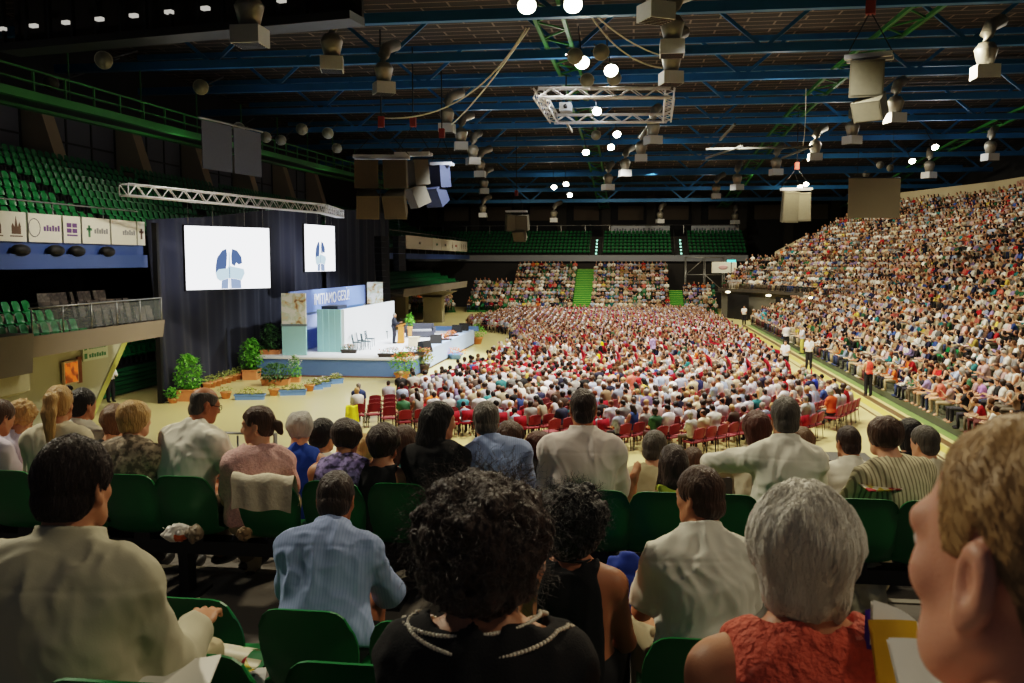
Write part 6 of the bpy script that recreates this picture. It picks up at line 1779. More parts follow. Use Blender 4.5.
# ---- the people of the nearest rows
COT = lambda n, c, v=.05, w=None: mat(n, srgb(*c), .85, var=v, scale=7, bump=.05, bscale=260, wave=w)
W_SH = COT('cotton_white', (226, 222, 206)); OLV = COT('cotton_olive', (182, 176, 152)); BLU = COT('cotton_pale_blue', (150, 168, 204), .05, (srgb(140, 159, 197), 26, 'X'))
BLK = mat('knit_black', srgb(20, 19, 20), .9, var=.2, bump=.2, bscale=240); CORAL = mat('lace_coral', srgb(206, 98, 76), .8, var=.28, scale=52, bump=.9, bscale=70)
CRM = COT('cotton_cream', (214, 204, 176)); PINKL = mat('lace_pink', srgb(222, 176, 170), .8, var=.3, scale=60, bump=.5, bscale=90); ROYAL = COT('cotton_royal', (24, 70, 160))
FLORAL = mat('floral_purple', srgb(122, 112, 156), .8, var=.7, scale=30, bump=.1, bscale=120); PATT = mat('pattern_grey', srgb(150, 136, 116), .85, var=.5, scale=30)
TURQ = COT('cotton_turquoise', (80, 156, 150)); STRP = COT('linen_striped', (216, 206, 170), .04, (srgb(150, 140, 112), 14, 'X')); TANS = COT('cotton_tan', (180, 166, 130)); LIME = COT('cotton_lime', (180, 196, 70)); PALEP = COT('cotton_rose_white', (224, 212, 202)); LILAC = COT('cotton_lilac', (206, 198, 214))
JEAN = COT('trouser_dark', (44, 42, 42)); BEI = COT('trouser_beige', (168, 156, 124)); KHA = COT('trouser_khaki', (112, 100, 76))
SEAT = lambda f: f + .45
def on_lap(f=1): return None
ZR0, ZR1, ZA, ZC = SEAT(4.48), SEAT(4.28), SEAT(FLA), SEAT(FLC)

seated('fair balding man seen close from behind, his ear and cheek turned to the stage', 1034, 562, .70, ZR0, .3, dict(lean=.1, hyaw=.19, hpitch=.02, sw=.17, hs=.99), skin='pink', hair={'style': 'short', 't': .004, 'front': .085, 'nape': -.06, 'rough': .0015, 'sideburn': .01, 'shift': .016}, hair_col='sandy', top='short', top_mat=W_SH, bottom_mat=JEAN, h=.0048, hh=.0036, ht=.009, collar=False, face=True, neck_r=.03, lock=dict(n=6000, L_=.016, down=(0, -.5, -.7), lift=.0006, wid=.0004, m=4))
seated('young dark-haired man in an olive-white shirt, bent over his notes', 75, 486, 2.12, ZR1, .05, dict(lean=.16, hyaw=-.1, hpitch=.1, sw=.152, armR=((.05, .1, -.26), (-.03, .22, .02))), skin='olive', hair={'style': 'short', 't': .013, 'nape': -.075, 'rough': .005}, hair_col='dark', top='long', top_mat=OLV, bottom_mat=BEI, h=.0068, hh=.005, ht=.007, collar=True, fold=.0085, fine=True, face=True, lock=dict(n=3500, L_=.04, down=(0, -.4, -.8), lift=.0016, wid=.0009, m=5))
def pearls(root, s):
    surf = lambda P: np.minimum(s.torso(P, .018)[0], s.neck(P, .002))
    for r_, n, drop in ((0, 100, .012), (1, 116, .05)):
        b = MB()
        a = 2 * PI * np.arange(n) / n
        up = s.Rt @ Vector((0, 0, 1)); bx = s.Rt @ Vector((1, 0, 0)); by = s.Rt @ Vector((0, 1, 0))
        z = .035 - drop * np.clip(-np.sin(a + .25 * r_), 0, 1) - (.05 + .03 * r_) * np.clip(np.sin(a), 0, 1) + .012 * np.cos(a) * (1 - 2 * r_)
        dirs = np.cos(a)[:, None] * A3(bx) + np.sin(a)[:, None] * A3(by)
        P = A3(s.nb) + z[:, None] * A3(up) + dirs * .24
        P = P.astype(F32)
        for _ in range(40): P = P - dirs.astype(F32) * np.clip(surf(P) - .004, -.02, .02)[:, None] * .7
        for p in P: b.ball(p, .0046, 8, 5)
        b.build('pearl_string', mat('pearl', srgb(226, 216, 196), .2, var=.03, spec=.7), root)
    b = MB(); b.ball(s.hc + s.Rh @ (Vector((.078, -.008, -.042)) * s.hs), .006, 10, 6); b.build('earring', mat('pearl', srgb(226, 216, 196), .2), root)
seated('curly dark-haired woman in a black top with two strings of pearls', 488, 546, 1.76, ZR1, .02, dict(lean=.1, hyaw=-.42, hpitch=.05, sw=.138), skin='olive', hair={'style': 'curly', 'w': .15, 'low': True}, hair_col='dark', top='short', top_mat=BLK, bottom_mat=BLK, h=.0075, hh=.006, ht=.008, neck_r=.058, face=True, fine=True, extra=pearls, lock=dict(n=1500, L_=.075, rad=(.13, .13, .12), curl=.011, turns=2.6, down=.15, wid=.0011))
seated('silver-haired woman with a bob, wearing a sleeveless coral lace top', 800, 546, 1.62, ZR1, .12, dict(lean=.1, hyaw=.02, hpitch=.08, sw=.156), skin='olive', hair={'style': 'bob', 'w': .106, 'len': .13}, hair_col='pewter', top='sleeveless', top_mat=CORAL, bottom_mat=BEI, h=.0075, hh=.0048, ht=.0065, neck_r=.03, face=True, fine=True, fold=.004, lock=dict(n=4200, L_=.13, down=(0, -.15, -1), wave=.0012, lift=.0014, wid=.0010, m=10))

ARM_FWD = (((-.07, .16, -.22), (.1, .22, .03)), ((.07, .16, -.22), (-.1, .22, .03)))
def glasses(root, s):
    b = MB()
    for sd in (-1, 1):
        P = [s.hc + s.Rh @ (Vector((sd * .032 + .021 * math.cos(a * .5236), .098, .0 + .017 * math.sin(a * .5236))) * s.hs) for a in range(13)]
        b.tube(P, .002, 5, caps=False); b.tube([s.hc + s.Rh @ (Vector((sd * .055, .096, .005)) * s.hs), s.hc + s.Rh @ (Vector((sd * .08, .0, .01)) * s.hs)], .0022, 5)
    b.tube([s.hc + s.Rh @ (Vector((-.012, .1, .004)) * s.hs), s.hc + s.Rh @ (Vector((.012, .1, .004)) * s.hs)], .002, 5); b.build('glasses', BLACK, root)
def sunglasses(root, s):
    b = MB()
    for sd in (-1, 1): b.ball(s.hc + s.Rh @ (Vector((sd * .034, .06, .105)) * s.hs), 1, 10, 6, 0, (.028, .014, .02))
    b.tube([s.hc + s.Rh @ (Vector((-.08, -.01, .07)) * s.hs), s.hc + s.Rh @ (Vector((-.04, .055, .108)) * s.hs), s.hc + s.Rh @ (Vector((.04, .055, .108)) * s.hs), s.hc + s.Rh @ (Vector((.08, -.01, .07)) * s.hs)], .004, 5); b.build('sunglasses', BLACK, root)
def choker(root, s):
    b = MB()
    P = [s.nb + (s.hc - s.nb) * .22 + s.Rt @ Vector((.068 * math.cos(a * .3927), .068 * math.sin(a * .3927) - .006, 0)) for a in range(17)]
    b.tube(P, .005, 6, caps=False); b.build('choker', BLACK, root)
def lanyard(root, s):
    b = MB(); b.tube([s.T((.12, -.11, .42)), s.T((.15, -.09, .46)), s.T((.14, -.02, .52))], .008, 6); b.build('lanyard', mat('lanyard_blue', srgb(40, 90, 180), .6), root)
def S(lab, px, py, d, z, rz, pk, **kw): return seated(lab, px, py, d, z, rz, pk, **kw)
MAN = lambda **k: {'style': 'short', 't': .013, **k}
# first row in front
S('man in a pale blue checked shirt bending forward over his knees', 336, 500, 3.38, ZA, .1, dict(Y=3.27, lean=.5, hpitch=.42, hyaw=.0, sw=.142, girth=1.05, armL=ARM_FWD[0], armR=ARM_FWD[1]), skin='tan', hair=MAN(), hair_col='dark', top='long', top_mat=BLU, bottom_mat=JEAN, collar=True, h=.009, fine=True, fold=.008, face=True)
S('woman with frizzy black hair and black choker in a sleeveless black top', 575, 522, 3.45, ZA, -.05, dict(Y=3.27, lean=.1, hyaw=-.3, sw=.148), skin='tan', hair={'style': 'curly', 'w': .142, 'low': True}, hair_col='black', top='cami', top_mat=BLK, bottom_mat=JEAN, h=.009, extra=choker, fine=True, face=True, lock=dict(n=900, L_=.06, rad=(.13, .13, .12), curl=.01, turns=2.5, down=.1, wid=.0016))
S('man in a white short-sleeved collared shirt, face turned to the stage', 699, 497, 3.35, ZA, .2, dict(Y=3.27, lean=.22, hyaw=.62, hpitch=.12, sw=.142, girth=1.04, armL=((-.06, .12, -.24), (.06, .24, .02))), skin='olive', hair=MAN(t=.014), hair_col='brown', top='short', top_mat=W_SH, bottom_mat=BEI, collar=True, h=.009, fine=True, fold=.009, face=True)
# second row
S('person in a lilac-white shirt leaning at the very edge of the second row', 0, 418, 5.3, ZA, -.3, dict(Y=5.05, lean=.5, hpitch=.4, sw=.17, girth=1.1), skin='olive', hair=MAN(), hair_col='brown', top='short', top_mat=LILAC, bottom_mat=JEAN)
S('woman with a long blonde ponytail and sunglasses pushed up on her hair', 60, 404, 5.35, ZA, .1, dict(Y=5.05, lean=.12, hyaw=.1, sw=.146), skin='olive', hair={'style': 'ponytail', 'tail': -.3}, hair_col='blonde', top='short', top_mat=CRM, bottom_mat=JEAN, extra=sunglasses)
S('dark-haired man in white seen just beyond the blonde ponytail', 83, 405, 6.2, ZC, -.1, dict(lean=.05, hyaw=-.2), skin='olive', hair=MAN(), hair_col='black', top='short', top_mat=W_SH, bottom_mat=JEAN)
S('woman with curly blonde hair low at the edge of the third row', 22, 417, 6.3, ZC, .1, dict(lean=.3, hyaw=.2, sw=.142), skin='olive', hair={'style': 'curly', 'w': .115}, hair_col='blonde', top='short', top_mat=LILAC, bottom_mat=JEAN)
S('woman with reddish-blonde bob beside the woman in patterned grey', 115, 421, 6.1, ZC, .1, dict(lean=.2, hyaw=.3, sw=.142), skin='fair', hair={'style': 'bob', 'w': .098, 'len': .1}, hair_col='lightbrown', top='short', top_mat=BLK, bottom_mat=JEAN)
S('woman with short blonde hair in a patterned grey-brown blouse', 136, 419, 5.4, ZA, -.1, dict(Y=5.05, lean=.15, hyaw=-.35, sw=.146), skin='fair', hair={'style': 'bob', 'w': .1, 'len': .1}, hair_col='blonde', top='short', top_mat=PATT, bottom_mat=JEAN)
S('bald man with glasses in a white short-sleeved shirt, leaning aside', 205, 405, 5.2, ZA, -.35, dict(Y=5.05, lean=.32, hyaw=-.4, hpitch=.25, sw=.17, girth=1.1, armR=((.1, .1, -.23), (-.05, .24, .04))), skin='tan', hair={'style': 'balding', 'bald_r': .13, 'bald_y': .0, 't': .004}, hair_col='salt', top='short', top_mat=W_SH, bottom_mat=KHA, extra=glasses, fine=True, face=True, h=.01, fold=.009)
S('girl with brown hair tied in a low tail, in a pale pink lace top', 257, 425, 5.25, ZA, .25, dict(Y=5.05, lean=.05, hyaw=1.4, sw=.142, tl=.95), skin='fair', hair={'style': 'bun'}, hair_col='brown', top='short', top_mat=PINKL, bottom_mat=BEI, face=True, h=.01, fine=True)
S('woman with short silver hair in a royal blue sleeveless top', 300, 428, 6.0, ZC, .1, dict(lean=.12, hyaw=.15, sw=.142), skin='fair', hair={'style': 'bob', 'w': .096, 'len': .075}, hair_col='silver', top='sleeveless', top_mat=ROYAL, bottom_mat=JEAN)
S('dark-haired person in white beside the woman in royal blue', 323, 436, 6.2, ZC, -.2, dict(lean=.15, hyaw=-.2, sw=.146), skin='olive', hair=MAN(t=.02), hair_col='black', top='short', top_mat=W_SH, bottom_mat=JEAN)
S('woman with short dark hair in a sleeveless purple floral top', 347, 437, 5.4, ZA, .0, dict(Y=5.05, lean=.2, hyaw=.1, hpitch=.25, sw=.16, armR=((.12, .1, -.22), (-.06, .22, .03))), skin='olive', hair={'style': 'bob', 'w': .1, 'len': .08}, hair_col='dark', top='sleeveless', top_mat=FLORAL, bottom_mat=JEAN)
S('fair-haired child peeping between two dark-haired women', 366, 449, 6.25, ZC, .0, dict(lean=.1, tl=.85, sw=.12, hs=.84), skin='fair', hair=MAN(), hair_col='blonde', top='short', top_mat=CRM, bottom_mat=JEAN)
S('woman with a dark bob in a black sleeveless top', 385, 442, 5.5, ZA, -.05, dict(Y=5.05, lean=.15, hyaw=-.15, sw=.142), skin='olive', hair={'style': 'bob', 'w': .1, 'len': .1}, hair_col='dark', top='cami', top_mat=BLK, bottom_mat=JEAN)
S('brown-haired girl in turquoise next to the dark bob', 405, 442, 6.0, ZC, -.2, dict(lean=.12, hyaw=-.3, sw=.14), skin='fair', hair={'style': 'long', 'len': .2}, hair_col='brown', top='short', top_mat=TURQ, bottom_mat=JEAN)
S('woman with very long black hair in a black top, looking aside', 440, 421, 5.5, ZA, -.2, dict(Y=5.05, lean=.08, hyaw=-.75, sw=.146, tl=1.08), skin='olive', hair={'style': 'long', 'len': .42}, hair_col='black', top='short', top_mat=BLK, bottom_mat=JEAN, face=True, h=.011)
S('grey-haired man in a pale blue-grey shirt leaning on his elbow', 486, 421, 5.2, ZA, .1, dict(Y=5.05, lean=.3, sway=-.2, hyaw=.1, sw=.17, girth=1.1, armL=((-.15, .06, -.2), (.04, .24, .0))), skin='olive', hair=MAN(), hair_col='salt', top='short', top_mat=BLU, bottom_mat=JEAN, collar=True, h=.011)
S('woman with wavy brown hair half hidden behind the grey-haired man', 511, 437, 6.1, ZC, -.1, dict(lean=.1, sw=.142), skin='olive', hair={'style': 'bob', 'w': .102, 'len': .12}, hair_col='brown', top='short', top_mat=BLK, bottom_mat=JEAN)
S('woman with auburn hair beside the tall man in white', 541, 447, 6.2, ZC, -.25, dict(lean=.12, hyaw=-.3, sw=.142), skin='fair', hair={'style': 'bob', 'w': .1, 'len': .14}, hair_col='auburn', top='short', top_mat=BLK, bottom_mat=JEAN)
S('grey-haired man in a tan shirt low in the third row', 655, 448, 6.1, ZC, -.15, dict(lean=.15, hyaw=-.3, sw=.152), skin='fair', hair=MAN(t=.016), hair_col='salt', top='short', top_mat=TANS, bottom_mat=JEAN)
S('woman with long dark hair, arm bent up, in a lime top', 673, 464, 5.5, ZA, .2, dict(Y=5.05, lean=.2, sw=.142, armL=((-.13, .06, -.16), (.04, .02, .24))), skin='olive', hair={'style': 'long', 'len': .24}, hair_col='dark', top='cami', top_mat=LIME, bottom_mat=JEAN)
S('small brown-haired child beyond the woman in lime', 693, 463, 6.25, ZC, .0, dict(lean=.1, tl=.8, sw=.12, hs=.84), skin='fair', hair=MAN(t=.018), hair_col='brown', top='short', top_mat=TANS, bottom_mat=JEAN)
S('woman with a smooth brown bob resting her arm by the man in white', 756, 428, 6.0, ZC, .1, dict(lean=.15, hyaw=.1, sw=.146, armL=((-.2, .08, -.1), (.1, .22, .02))), skin='fair', hair={'style': 'bob', 'w': .104, 'len': .14}, hair_col='auburn', top='short', top_mat=CRM, bottom_mat=JEAN)
S('man with greying dark hair in a creased white shirt, arm stretched out', 785, 418, 5.2, ZA, .12, dict(Y=5.05, lean=.16, sway=.05, hyaw=-.05, sw=.158, girth=1.02, armL=((-.2, .18, -.08), (.02, .24, -.04))), skin='tan', hair=MAN(t=.015), hair_col='salt', top='long', top_mat=W_SH, bottom_mat=KHA, collar=True, h=.01, fold=.009)
S('child with light brown hair leaning against the man in creased white', 801, 443, 6.0, ZC, .3, dict(lean=.1, tl=.88, sw=.125, hs=.86), skin='fair', hair={'style': 'bob', 'w': .094, 'len': .16}, hair_col='lightbrown', top='short', top_mat=CRM, bottom_mat=JEAN)
S('young man with cropped dark hair in a white shirt', 848, 443, 5.9, ZC, .1, dict(lean=.25, hyaw=.2, hpitch=.2, sw=.152), skin='olive', hair=MAN(t=.008), hair_col='dark', top='short', top_mat=W_SH, bottom_mat=JEAN, collar=True)
S('person with thick brown hair in a cream striped linen shirt', 884, 436, 5.2, ZA, .3, dict(Y=5.05, lean=.25, sway=-.1, hyaw=.15, sw=.165, girth=1.05, armL=((-.1, .1, -.22), (.06, .22, .04))), skin='fair', hair={'style': 'bob', 'w': .1, 'len': .06}, hair_col='brown', top='long', top_mat=STRP, bottom_mat=BEI, h=.011)
S('woman with black hair beyond the cream striped shirt', 909, 435, 6.3, ZC, .1, dict(lean=.1, sw=.142), skin='olive', hair={'style': 'bob', 'w': .1, 'len': .13}, hair_col='black', top='short', top_mat=BLK, bottom_mat=JEAN)
S('grey-haired person just showing beside the blond man', 924, 443, 6.0, ZC, .3, dict(lean=.2, hyaw=.3, sw=.15), skin='fair', hair=MAN(t=.015), hair_col='salt', top='short', top_mat=CRM, bottom_mat=JEAN)
# tall man standing
tp_ = Pose(stand=True, lean=.03, sw=.19, girth=1.14, tl=1.0, hyaw=.1)
loc, dz = place_head(583, 408, 5.35, tp_, .05, FLA + .90); loc.z = FLA + .89
pk = dict(stand=True, lean=.05, sw=.195, girth=1.16, hyaw=.1); p_ = Pose(**pk); loc, dz = place_head(583, 410, 5.35, p_, .05, 0)
SITZ = ZA; pk = dict(Y=5.05, lean=.05, sw=.175, girth=1.1, hyaw=.1, tl=1.1)
S('tall broad man with dark hair in a rose-white shirt, sitting upright', 583, 409, 5.35, ZA, .05, pk, skin='tan', hair=MAN(t=.01), hair_col='dark', top='long', top_mat=PALEP, bottom_mat=JEAN, collar=True, h=.01, fold=.007)

# ---- things lying about
def cloth_over(x, y, z, w, label, m):
    b = MB(); rng = random.Random(2)
    def fn(u, v):
        t = (v - .5) * 2; yy = .05 * math.sin(t * 1.57) ; zz = .02 - abs(t) ** 1.6 * .19
        return (x - w / 2 + u * w + .006 * math.sin(v * 9 + u * 5), y + (.05 if t > 0 else -.05) * min(1, abs(t) * 3) + .006 * math.sin(u * 17), z + zz + .008 * math.sin(u * 11 + v * 3))
    b.grid(fn, 22, 16); b.grid(lambda u, v: tuple(Vector(fn(u, v)) + Vector((0, 0, .008))), 22, 16); q = b.build('jacket', m); tag(q, label, 'jacket'); return q
t, _ = ray(264, 480); d = 4.78 / (FWD.y + RGT.y * t); x264 = (FWD.x + RGT.x * t) * d
cloth_over(x264, 4.785, FLA + .785, .36, 'folded white jacket hung over a green seat back', mat('jacket_white', srgb(206, 196, 172), .85, var=.08, bump=.3, bscale=40))
# canvas bag behind the first empty seat
p = on_z(190, 640, FLA); p = at(187, 600, 3.75); b = MB()
def bagfn(u, v):
    a = 2 * PI * u; k = 1 - .45 * v ** 2; sq = .75 + .25 * abs(math.cos(2 * a))
    return (.21 * k * math.cos(a) * sq + .04 * v, .12 * k * math.sin(a) * sq, .40 * v + .16 * v * v * max(0, math.cos(a - .6)) + .01 * math.sin(a * 5))
b.grid(bagfn, 32, 12); b.grid(lambda u, v: tuple(Vector(bagfn(u, v)) * .96 + Vector((0, 0, .01))), 32, 12)
root = empty('canvas_bag', (p.x, p.y, FLA)); tag(root, 'slouching beige canvas bag standing on the floor before the empty seat', 'bag')
b.build('sack', mat('canvas', srgb(150, 138, 112), .9, var=.2, bump=.5, bscale=60), root)
b = MB(); b.tube([(-.1, -.06, .36), (-.06, -.03, .56), (.06, -.02, .58), (.12, -.04, .4)], .012, 6); b.build('handle', mat('canvas_dark', srgb(110, 98, 80), .9), root)
def crumpled(name, label, loc, size, m, seed, cat, sq=(1, 1, 1), m2=None):
    def f(P): return ell(P, (0, 0, size * sq[2]), (size * sq[0], size * sq[1], size * sq[2])) + (1 - 2 * np.abs(vnoise(P, 1.6 / size, seed))) * size * .22 + vnoise(P, 5 / size, seed) * size * .08
    v, q = surface_sparse(f, (-size * 1.6 * sq[0],) + (-size * 1.6 * sq[1],) + (0,), (size * 1.6 * sq[0], size * 1.6 * sq[1], size * 2.6 * sq[2]), size / 14)
    o = link(name, np_mesh(name, v, q, [m] + ([m2] if m2 else []), True, ((v[q].mean(1)[:, 0] > size * .1) & (v[q].mean(1)[:, 2] < size * .9)).astype(np.int32) if m2 else None), None, loc); tag(o, label, cat); return o
PLAS = mat('plastic_white', srgb(220, 214, 204), .35, var=.1, bump=.3, bscale=30)
p = at(177, 544, 4.9); crumpled('plastic_bag', 'white plastic bag with an orange print hanging under the seat of the bald man', p, .075, PLAS, 4, 'bag', (1.1, .8, .8), mat('print_orange', srgb(226, 112, 40), .45))
p = at(195, 543, 4.8); crumpled('plastic_bag', 'brownish crumpled bag hanging next to the white plastic bag', p, .05, mat('bag_brown', srgb(120, 106, 86), .6, var=.2), 9, 'bag')
p = at(244, 542, 4.95); crumpled('shopping_bag', 'dim brown bag hanging under the seat with the white jacket', p, .045, mat('bag_tan', srgb(126, 104, 72), .7), 12, 'bag')
p = at(626, 545, 4.45); crumpled('backpack', 'bright blue bag standing on the floor beside a green seat', (p.x, p.y, FLA), .2, mat('bag_blue', srgb(40, 70, 160), .7, var=.2), 15, 'bag', (.8, .7, 1.3))
p = at(835, 520, 4.95); crumpled('plastic_bag', 'pale carrier bag standing on the floor near the striped shirt', (p.x + .15, p.y - .1, FLA), .16, mat('bag_pale', srgb(190, 186, 160), .5, var=.15), 17, 'bag', (.8, .7, 1.3))
# magazines and papers
def paper(name, label, x, y, z, w, h, rz, m, tilt=(0, 0), curl=.0, print_=None):
    b = MB(); b.grid(lambda u, v: ((u - .5) * w, (v - .5) * h, curl * (2 * u - 1) ** 2 + .006), 10, 6); b.grid(lambda u, v: ((u - .5) * w, (v - .5) * h, curl * (2 * u - 1) ** 2), 10, 6)
    root = link(name, b.mesh(name, m)); root.location = (x, y, z); root.rotation_euler = (tilt[0], tilt[1], rz); tag(root, label, 'paper')
    if print_:
        rng = random.Random(int(abs(x) * 100)); b = MB()
        for i in range(7):
            yy = -h * .4 + i * h * .12; ww = w * rng.uniform(.5, .8)
            b.add([(-w * .42, yy, .0085 + curl * .7), (-w * .42 + ww, yy, .0085 + curl * .3), (-w * .42 + ww, yy + h * .05, .0085 + curl * .3), (-w * .42, yy + h * .05, .0085 + curl * .7)], [(0, 1, 2, 3)])
        b.build('printed_lines', print_, root)
    return root
PAP = mat('paper_white', srgb(226, 222, 212), .6, var=.03); INKG = mat('ink_text', srgb(120, 116, 110), .7)
def mag_mat():
    m = bpy.data.materials.new('magazine_cover'); m.use_nodes = True; nt = m.node_tree; N, L = nt.nodes, nt.links; p = N['Principled BSDF']; p.inputs['Roughness'].default_value = .35
    tc = N.new('ShaderNodeTexCoord'); vo = N.new('ShaderNodeTexVoronoi'); vo.inputs['Scale'].default_value = 26; L.new(tc.outputs['Object'], vo.inputs['Vector'])
    sp_ = N.new('ShaderNodeSeparateColor'); L.new(vo.outputs['Color'], sp_.inputs['Color'])
    r = N.new('ShaderNodeValToRGB'); r.color_ramp.interpolation = 'CONSTANT'; e = r.color_ramp.elements; e[0].color = (*srgb(226, 218, 190), 1); e[1].position = .9; e[1].color = (*srgb(40, 44, 40), 1)
    for ps, c in ((.3, (206, 184, 60)), (.45, (90, 130, 60)), (.6, (222, 214, 196)), (.75, (176, 40, 50))):
        x = e.new(ps); x.color = (*srgb(*c), 1)
    L.new(sp_.outputs['Red'], r.inputs['Fac']); L.new(r.outputs['Color'], p.inputs['Base Color']); return m
MAG = mag_mat()
p = at(233, 640, 3.1); paper('notebook', 'white printed sheet on the seat between two green backs', p.x, p.y, FLA + .46, .2, .28, .3, PAP, (.25, 0), .0, INKG)
# rolled magazine on the nearer empty seat
p = at(226, 655, 2.75); b = MB()
def roll(u, v):
    a = 5.2 * u + .5; r_ = .042 + .008 * u
    return (-.10 + .2 * v, r_ * math.cos(a), r_ * math.sin(a) * .7)
b.grid(roll, 28, 10); b.grid(lambda u, v: tuple(Vector(roll(u, v)) * 1.03), 28, 10)
q = b.build('magazine', MAG, None, (p.x, p.y, p.z), R(-12)); tag(q, 'rolled colourful magazine held above the nearer empty seat back', 'magazine')
p = at(158, 680, 2.0); paper('notebook', 'open white notebook on the lap of the young dark-haired man', p.x, p.y + .05, p.z - .03, .2, .16, .2, PAP, (.25, .1), .02)
p = at(885, 492, 4.66); q = paper('magazine', 'open colourful magazine lying on the green seat back', p.x, p.y + .1, FLA + .80, .2, .12, .3, MAG, (.12, 0), .004)
# things on the seat beside the blond man
def prop(px, py, d, name, label, cat, m, w, h, rot):
    b = MB(); b.grid(lambda u, v: ((u - .5) * w, (v - .5) * h, .012 * math.sin(u * 3.1)), 8, 8); b.grid(lambda u, v: ((u - .5) * w, (v - .5) * h, .012 * math.sin(u * 3.1) + .006), 8, 8)
    q = b.build(name, m); q.location = at(px, py, d); q.rotation_euler = rot; tag(q, label, cat); return q
prop(897, 662, 1.42, 'folder', 'bright yellow folder propped between the coral top and the blond man', 'folder', mat('folder_yellow', srgb(226, 176, 24), .5, var=.08), .085, .13, (1.1, .1, .3))
prop(893, 634, 1.5, 'brochure', 'white brochure leaning behind the yellow folder', 'paper', PAP, .1, .08, (.9, .5, .3))
prop(925, 676, 1.3, 'notebook', 'white sheet below the yellow folder, close to the blond man', 'paper', PAP, .1, .1, (.7, .2, .2))
prop(871, 632, 1.52, 'pouch', 'small purple pouch edge beside the white brochure', 'pouch', mat('violet_cloth', srgb(86, 50, 160), .5), .03, .07, (1.0, .5, .4))
b = MB(); b.tube([(0, 0, 0), (0, .05, .14)], .004, 6); q = b.build('pen', mat('pen_white', srgb(220, 220, 220), .4), None, at(151, 628, 2.2)); q.rotation_euler = (.3, 0, 0); tag(q, 'white pen held by the young dark-haired man', 'pen')
# low metal barrier beyond the girl and desk ledge beyond the third row
root = empty('metal_barrier', at(238, 445, 6.8)); root.location.z = FLC; tag(root, 'short grey metal barrier beyond the girl in pink lace', 'barrier')
b = MB(); b.tube([(-.32, 0, 0), (-.32, 0, .98), (.3, 0, .98), (.3, 0, 0)], .02, 6)
b.build('frame', GREYST, root)
for i in range(7): b = MB(); b.tube([(-.24 + i * .08, 0, .1), (-.24 + i * .08, 0, .96)], .009, 5); b.build('bar', GREYST, root)
p = at(823, 459, 6.5); b = MB(); b.bb((-.3, -.12, 0), (.3, .12, .82)); b.bb((-.33, -.15, .82), (.33, .15, .87)); q = b.build('ledge', mat('ledge_grey', srgb(110, 110, 108), .5), None, (p.x, p.y, FLC)); tag(q, 'grey ledge top showing between the child and the young man', 'ledge')

p = on_z(352, 431, 0.0); vest = MB()
vest.grid(lambda u, v: (-.18 - .08 * v + (.36 + .16 * v) * u, .02 * math.sin(u * 9) - .05 * abs(v - .5), .92 - .62 * abs(v - .35) / .65 + .02 * math.sin(u * 7)), 12, 12)
vest.grid(lambda u, v: (-.18 - .08 * v + (.36 + .16 * v) * u, -.012 + .02 * math.sin(u * 9) - .05 * abs(v - .5), .92 - .62 * abs(v - .35) / .65 + .02 * math.sin(u * 7)), 12, 12)
q = vest.build('safety_vest', mat('vest_yellow', srgb(222, 214, 26), .7, var=.3, scale=9), None, (p.x, p.y, 0), R(35)); tag(q, 'bright yellow safety vest hung over the end chair by the stage floor', 'vest')
# ================================================================ camera, light, look
cam = bpy.data.cameras.new('camera'); co = bpy.data.objects.new('camera', cam); C.objects.link(co)
co.location = (0, 0, H_EYE); co.rotation_euler = (PI / 2 - PITCH, 0, YAW)
cam.sensor_width = 36; cam.lens = FOC * 36 / 1024; cam.clip_start = .05; cam.clip_end = 400
cam.dof.use_dof = True; cam.dof.focus_distance = 8.0; cam.dof.aperture_fstop = 9.0
bpy.context.scene.camera = co
W = bpy.data.worlds.new('world'); bpy.context.scene.world = W; W.use_nodes = True
W.node_tree.nodes['Background'].inputs['Color'].default_value = (.75, .8, 1, 1); W.node_tree.nodes['Background'].inputs['Strength'].default_value = .05
def lamp(name, kind, loc, tgt, energy, col, size=.4, angle=90, blend=.5):
    l = bpy.data.lights.new(name, kind); l.energy = energy; l.color = col
    if kind == 'SPOT': l.spot_size = R(angle); l.spot_blend = blend; l.shadow_soft_size = size
    elif kind == 'AREA': l.size = size
    else: l.shadow_soft_size = size
    o = bpy.data.objects.new(name, l); C.objects.link(o); o.location = loc
    d = Vector(tgt) - Vector(loc); o.rotation_euler = d.to_track_quat('-Z', 'Y').to_euler()
    return o
WARM, NEUT, COOL = (1, .86, .62), (1, .93, .8), (.86, .93, 1)
for i, (x, y) in enumerate([(-4, 31), (4, 31), (-3, 38), (5, 42), (-2, 52), (6, 58), (-2, 70), (5, 78), (-8, 88), (2, 92)]):
    lamp('hall_lamp', 'SPOT', (x, y, 14.6), (x, y + 2, 0), 8800, NEUT, .35, 120, .6)
for i, (y) in enumerate([24, 38, 52, 66, 80, 94]):
    lamp('east_lamp', 'SPOT', (11, y, 14.2), (21, y + 2, 3), 4400, WARM, .35, 130, .6)
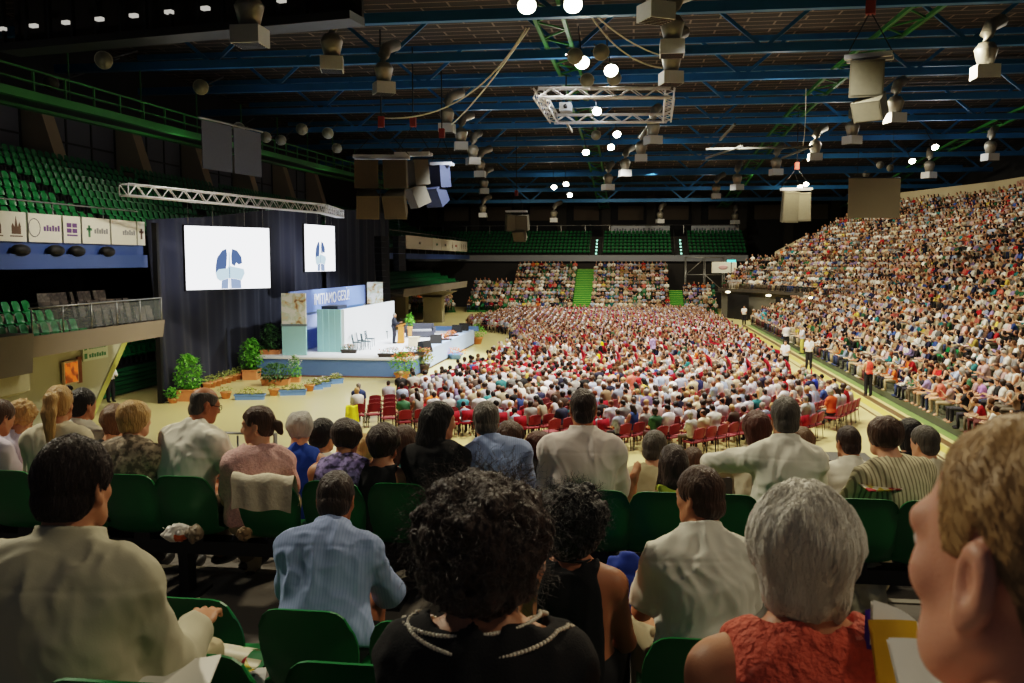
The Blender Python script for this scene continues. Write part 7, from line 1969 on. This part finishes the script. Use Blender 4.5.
for x, y in ((-12, 92), (-2, 96), (6, 96)):
    lamp('north_lamp', 'SPOT', (x, y, 12.6), (x, y + 11, 2), 2700, WARM, .3, 110, .6)
lamp('stage_lamp', 'SPOT', (-6, 47, 13.6), (-14.5, 52, .5), 13000, COOL, .3, 60, .5)
lamp('stage_lamp', 'SPOT', (-7, 58, 13.6), (-14.5, 52, 1.5), 13000, COOL, .3, 60, .5)
sc = bpy.context.scene
sc.view_settings.view_transform = 'Filmic'; sc.view_settings.look = 'Medium High Contrast'; sc.view_settings.exposure = .0
sc.cycles.max_bounces = 5; sc.cycles.diffuse_bounces = 3; sc.cycles.glossy_bounces = 2; sc.cycles.use_denoising = True
sc.cycles.sample_clamp_indirect = 4
lamp('near_lamp', 'SPOT', (-9, 8, 12.5), (-1.2, 3.5, 4.4), 3300, (1, .9, .7), .5, 60, .8)
lamp('near_lamp', 'SPOT', (2, 13, 13), (.5, 4, 4.4), 2800, WARM, .5, 60, .8)
lamp('near_lamp', 'SPOT', (7, 2, 12.5), (1.5, 3, 4.4), 900, WARM, .6, 60, .8)
lamp('west_lamp', 'SPOT', (-9, 30, 13.5), (-20, 33, 4), 4600, NEUT, .4, 74, .7)
for x, y in ((-3.5, 44), (8, 52), (-10, 62), (2, 74), (14, 66), (-8, 90), (8, 96), (20, 44)):
    lamp('roof_fill', 'POINT', (x, y, roof_z(y) - 1.6), (x, y, 0), 120, NEUT, .25)  # added fill for roof deck and trusses, in place of bounced light
for y in (26, 44, 66): lamp('west_wall_fill', 'POINT', (-22.5, y, 11.2), (0, 0, 0), 60, NEUT, .2)  # added fill so the west fins and windows show, not real fixtures
lamp('low_west_lamp', 'SPOT', (-10, 24, 4.0), (-21.4, 36.5, 1.6), 900, NEUT, .0, 30, .8)  # added sizeless fill aimed at the folded stand, no fixture there
for px, py in ((935, 152), (590, 100)): lamp('truss_glow', 'POINT', on_z(px, py, 13.7), (0, 0, 0), 260, COOL, .2)
lamp('stand_lamp', 'POINT', (-21.0, 35.4, 2.75), (0, 0, 0), 70, NEUT, .0)  # extra unseen fill that brightens the folded stand and its seats
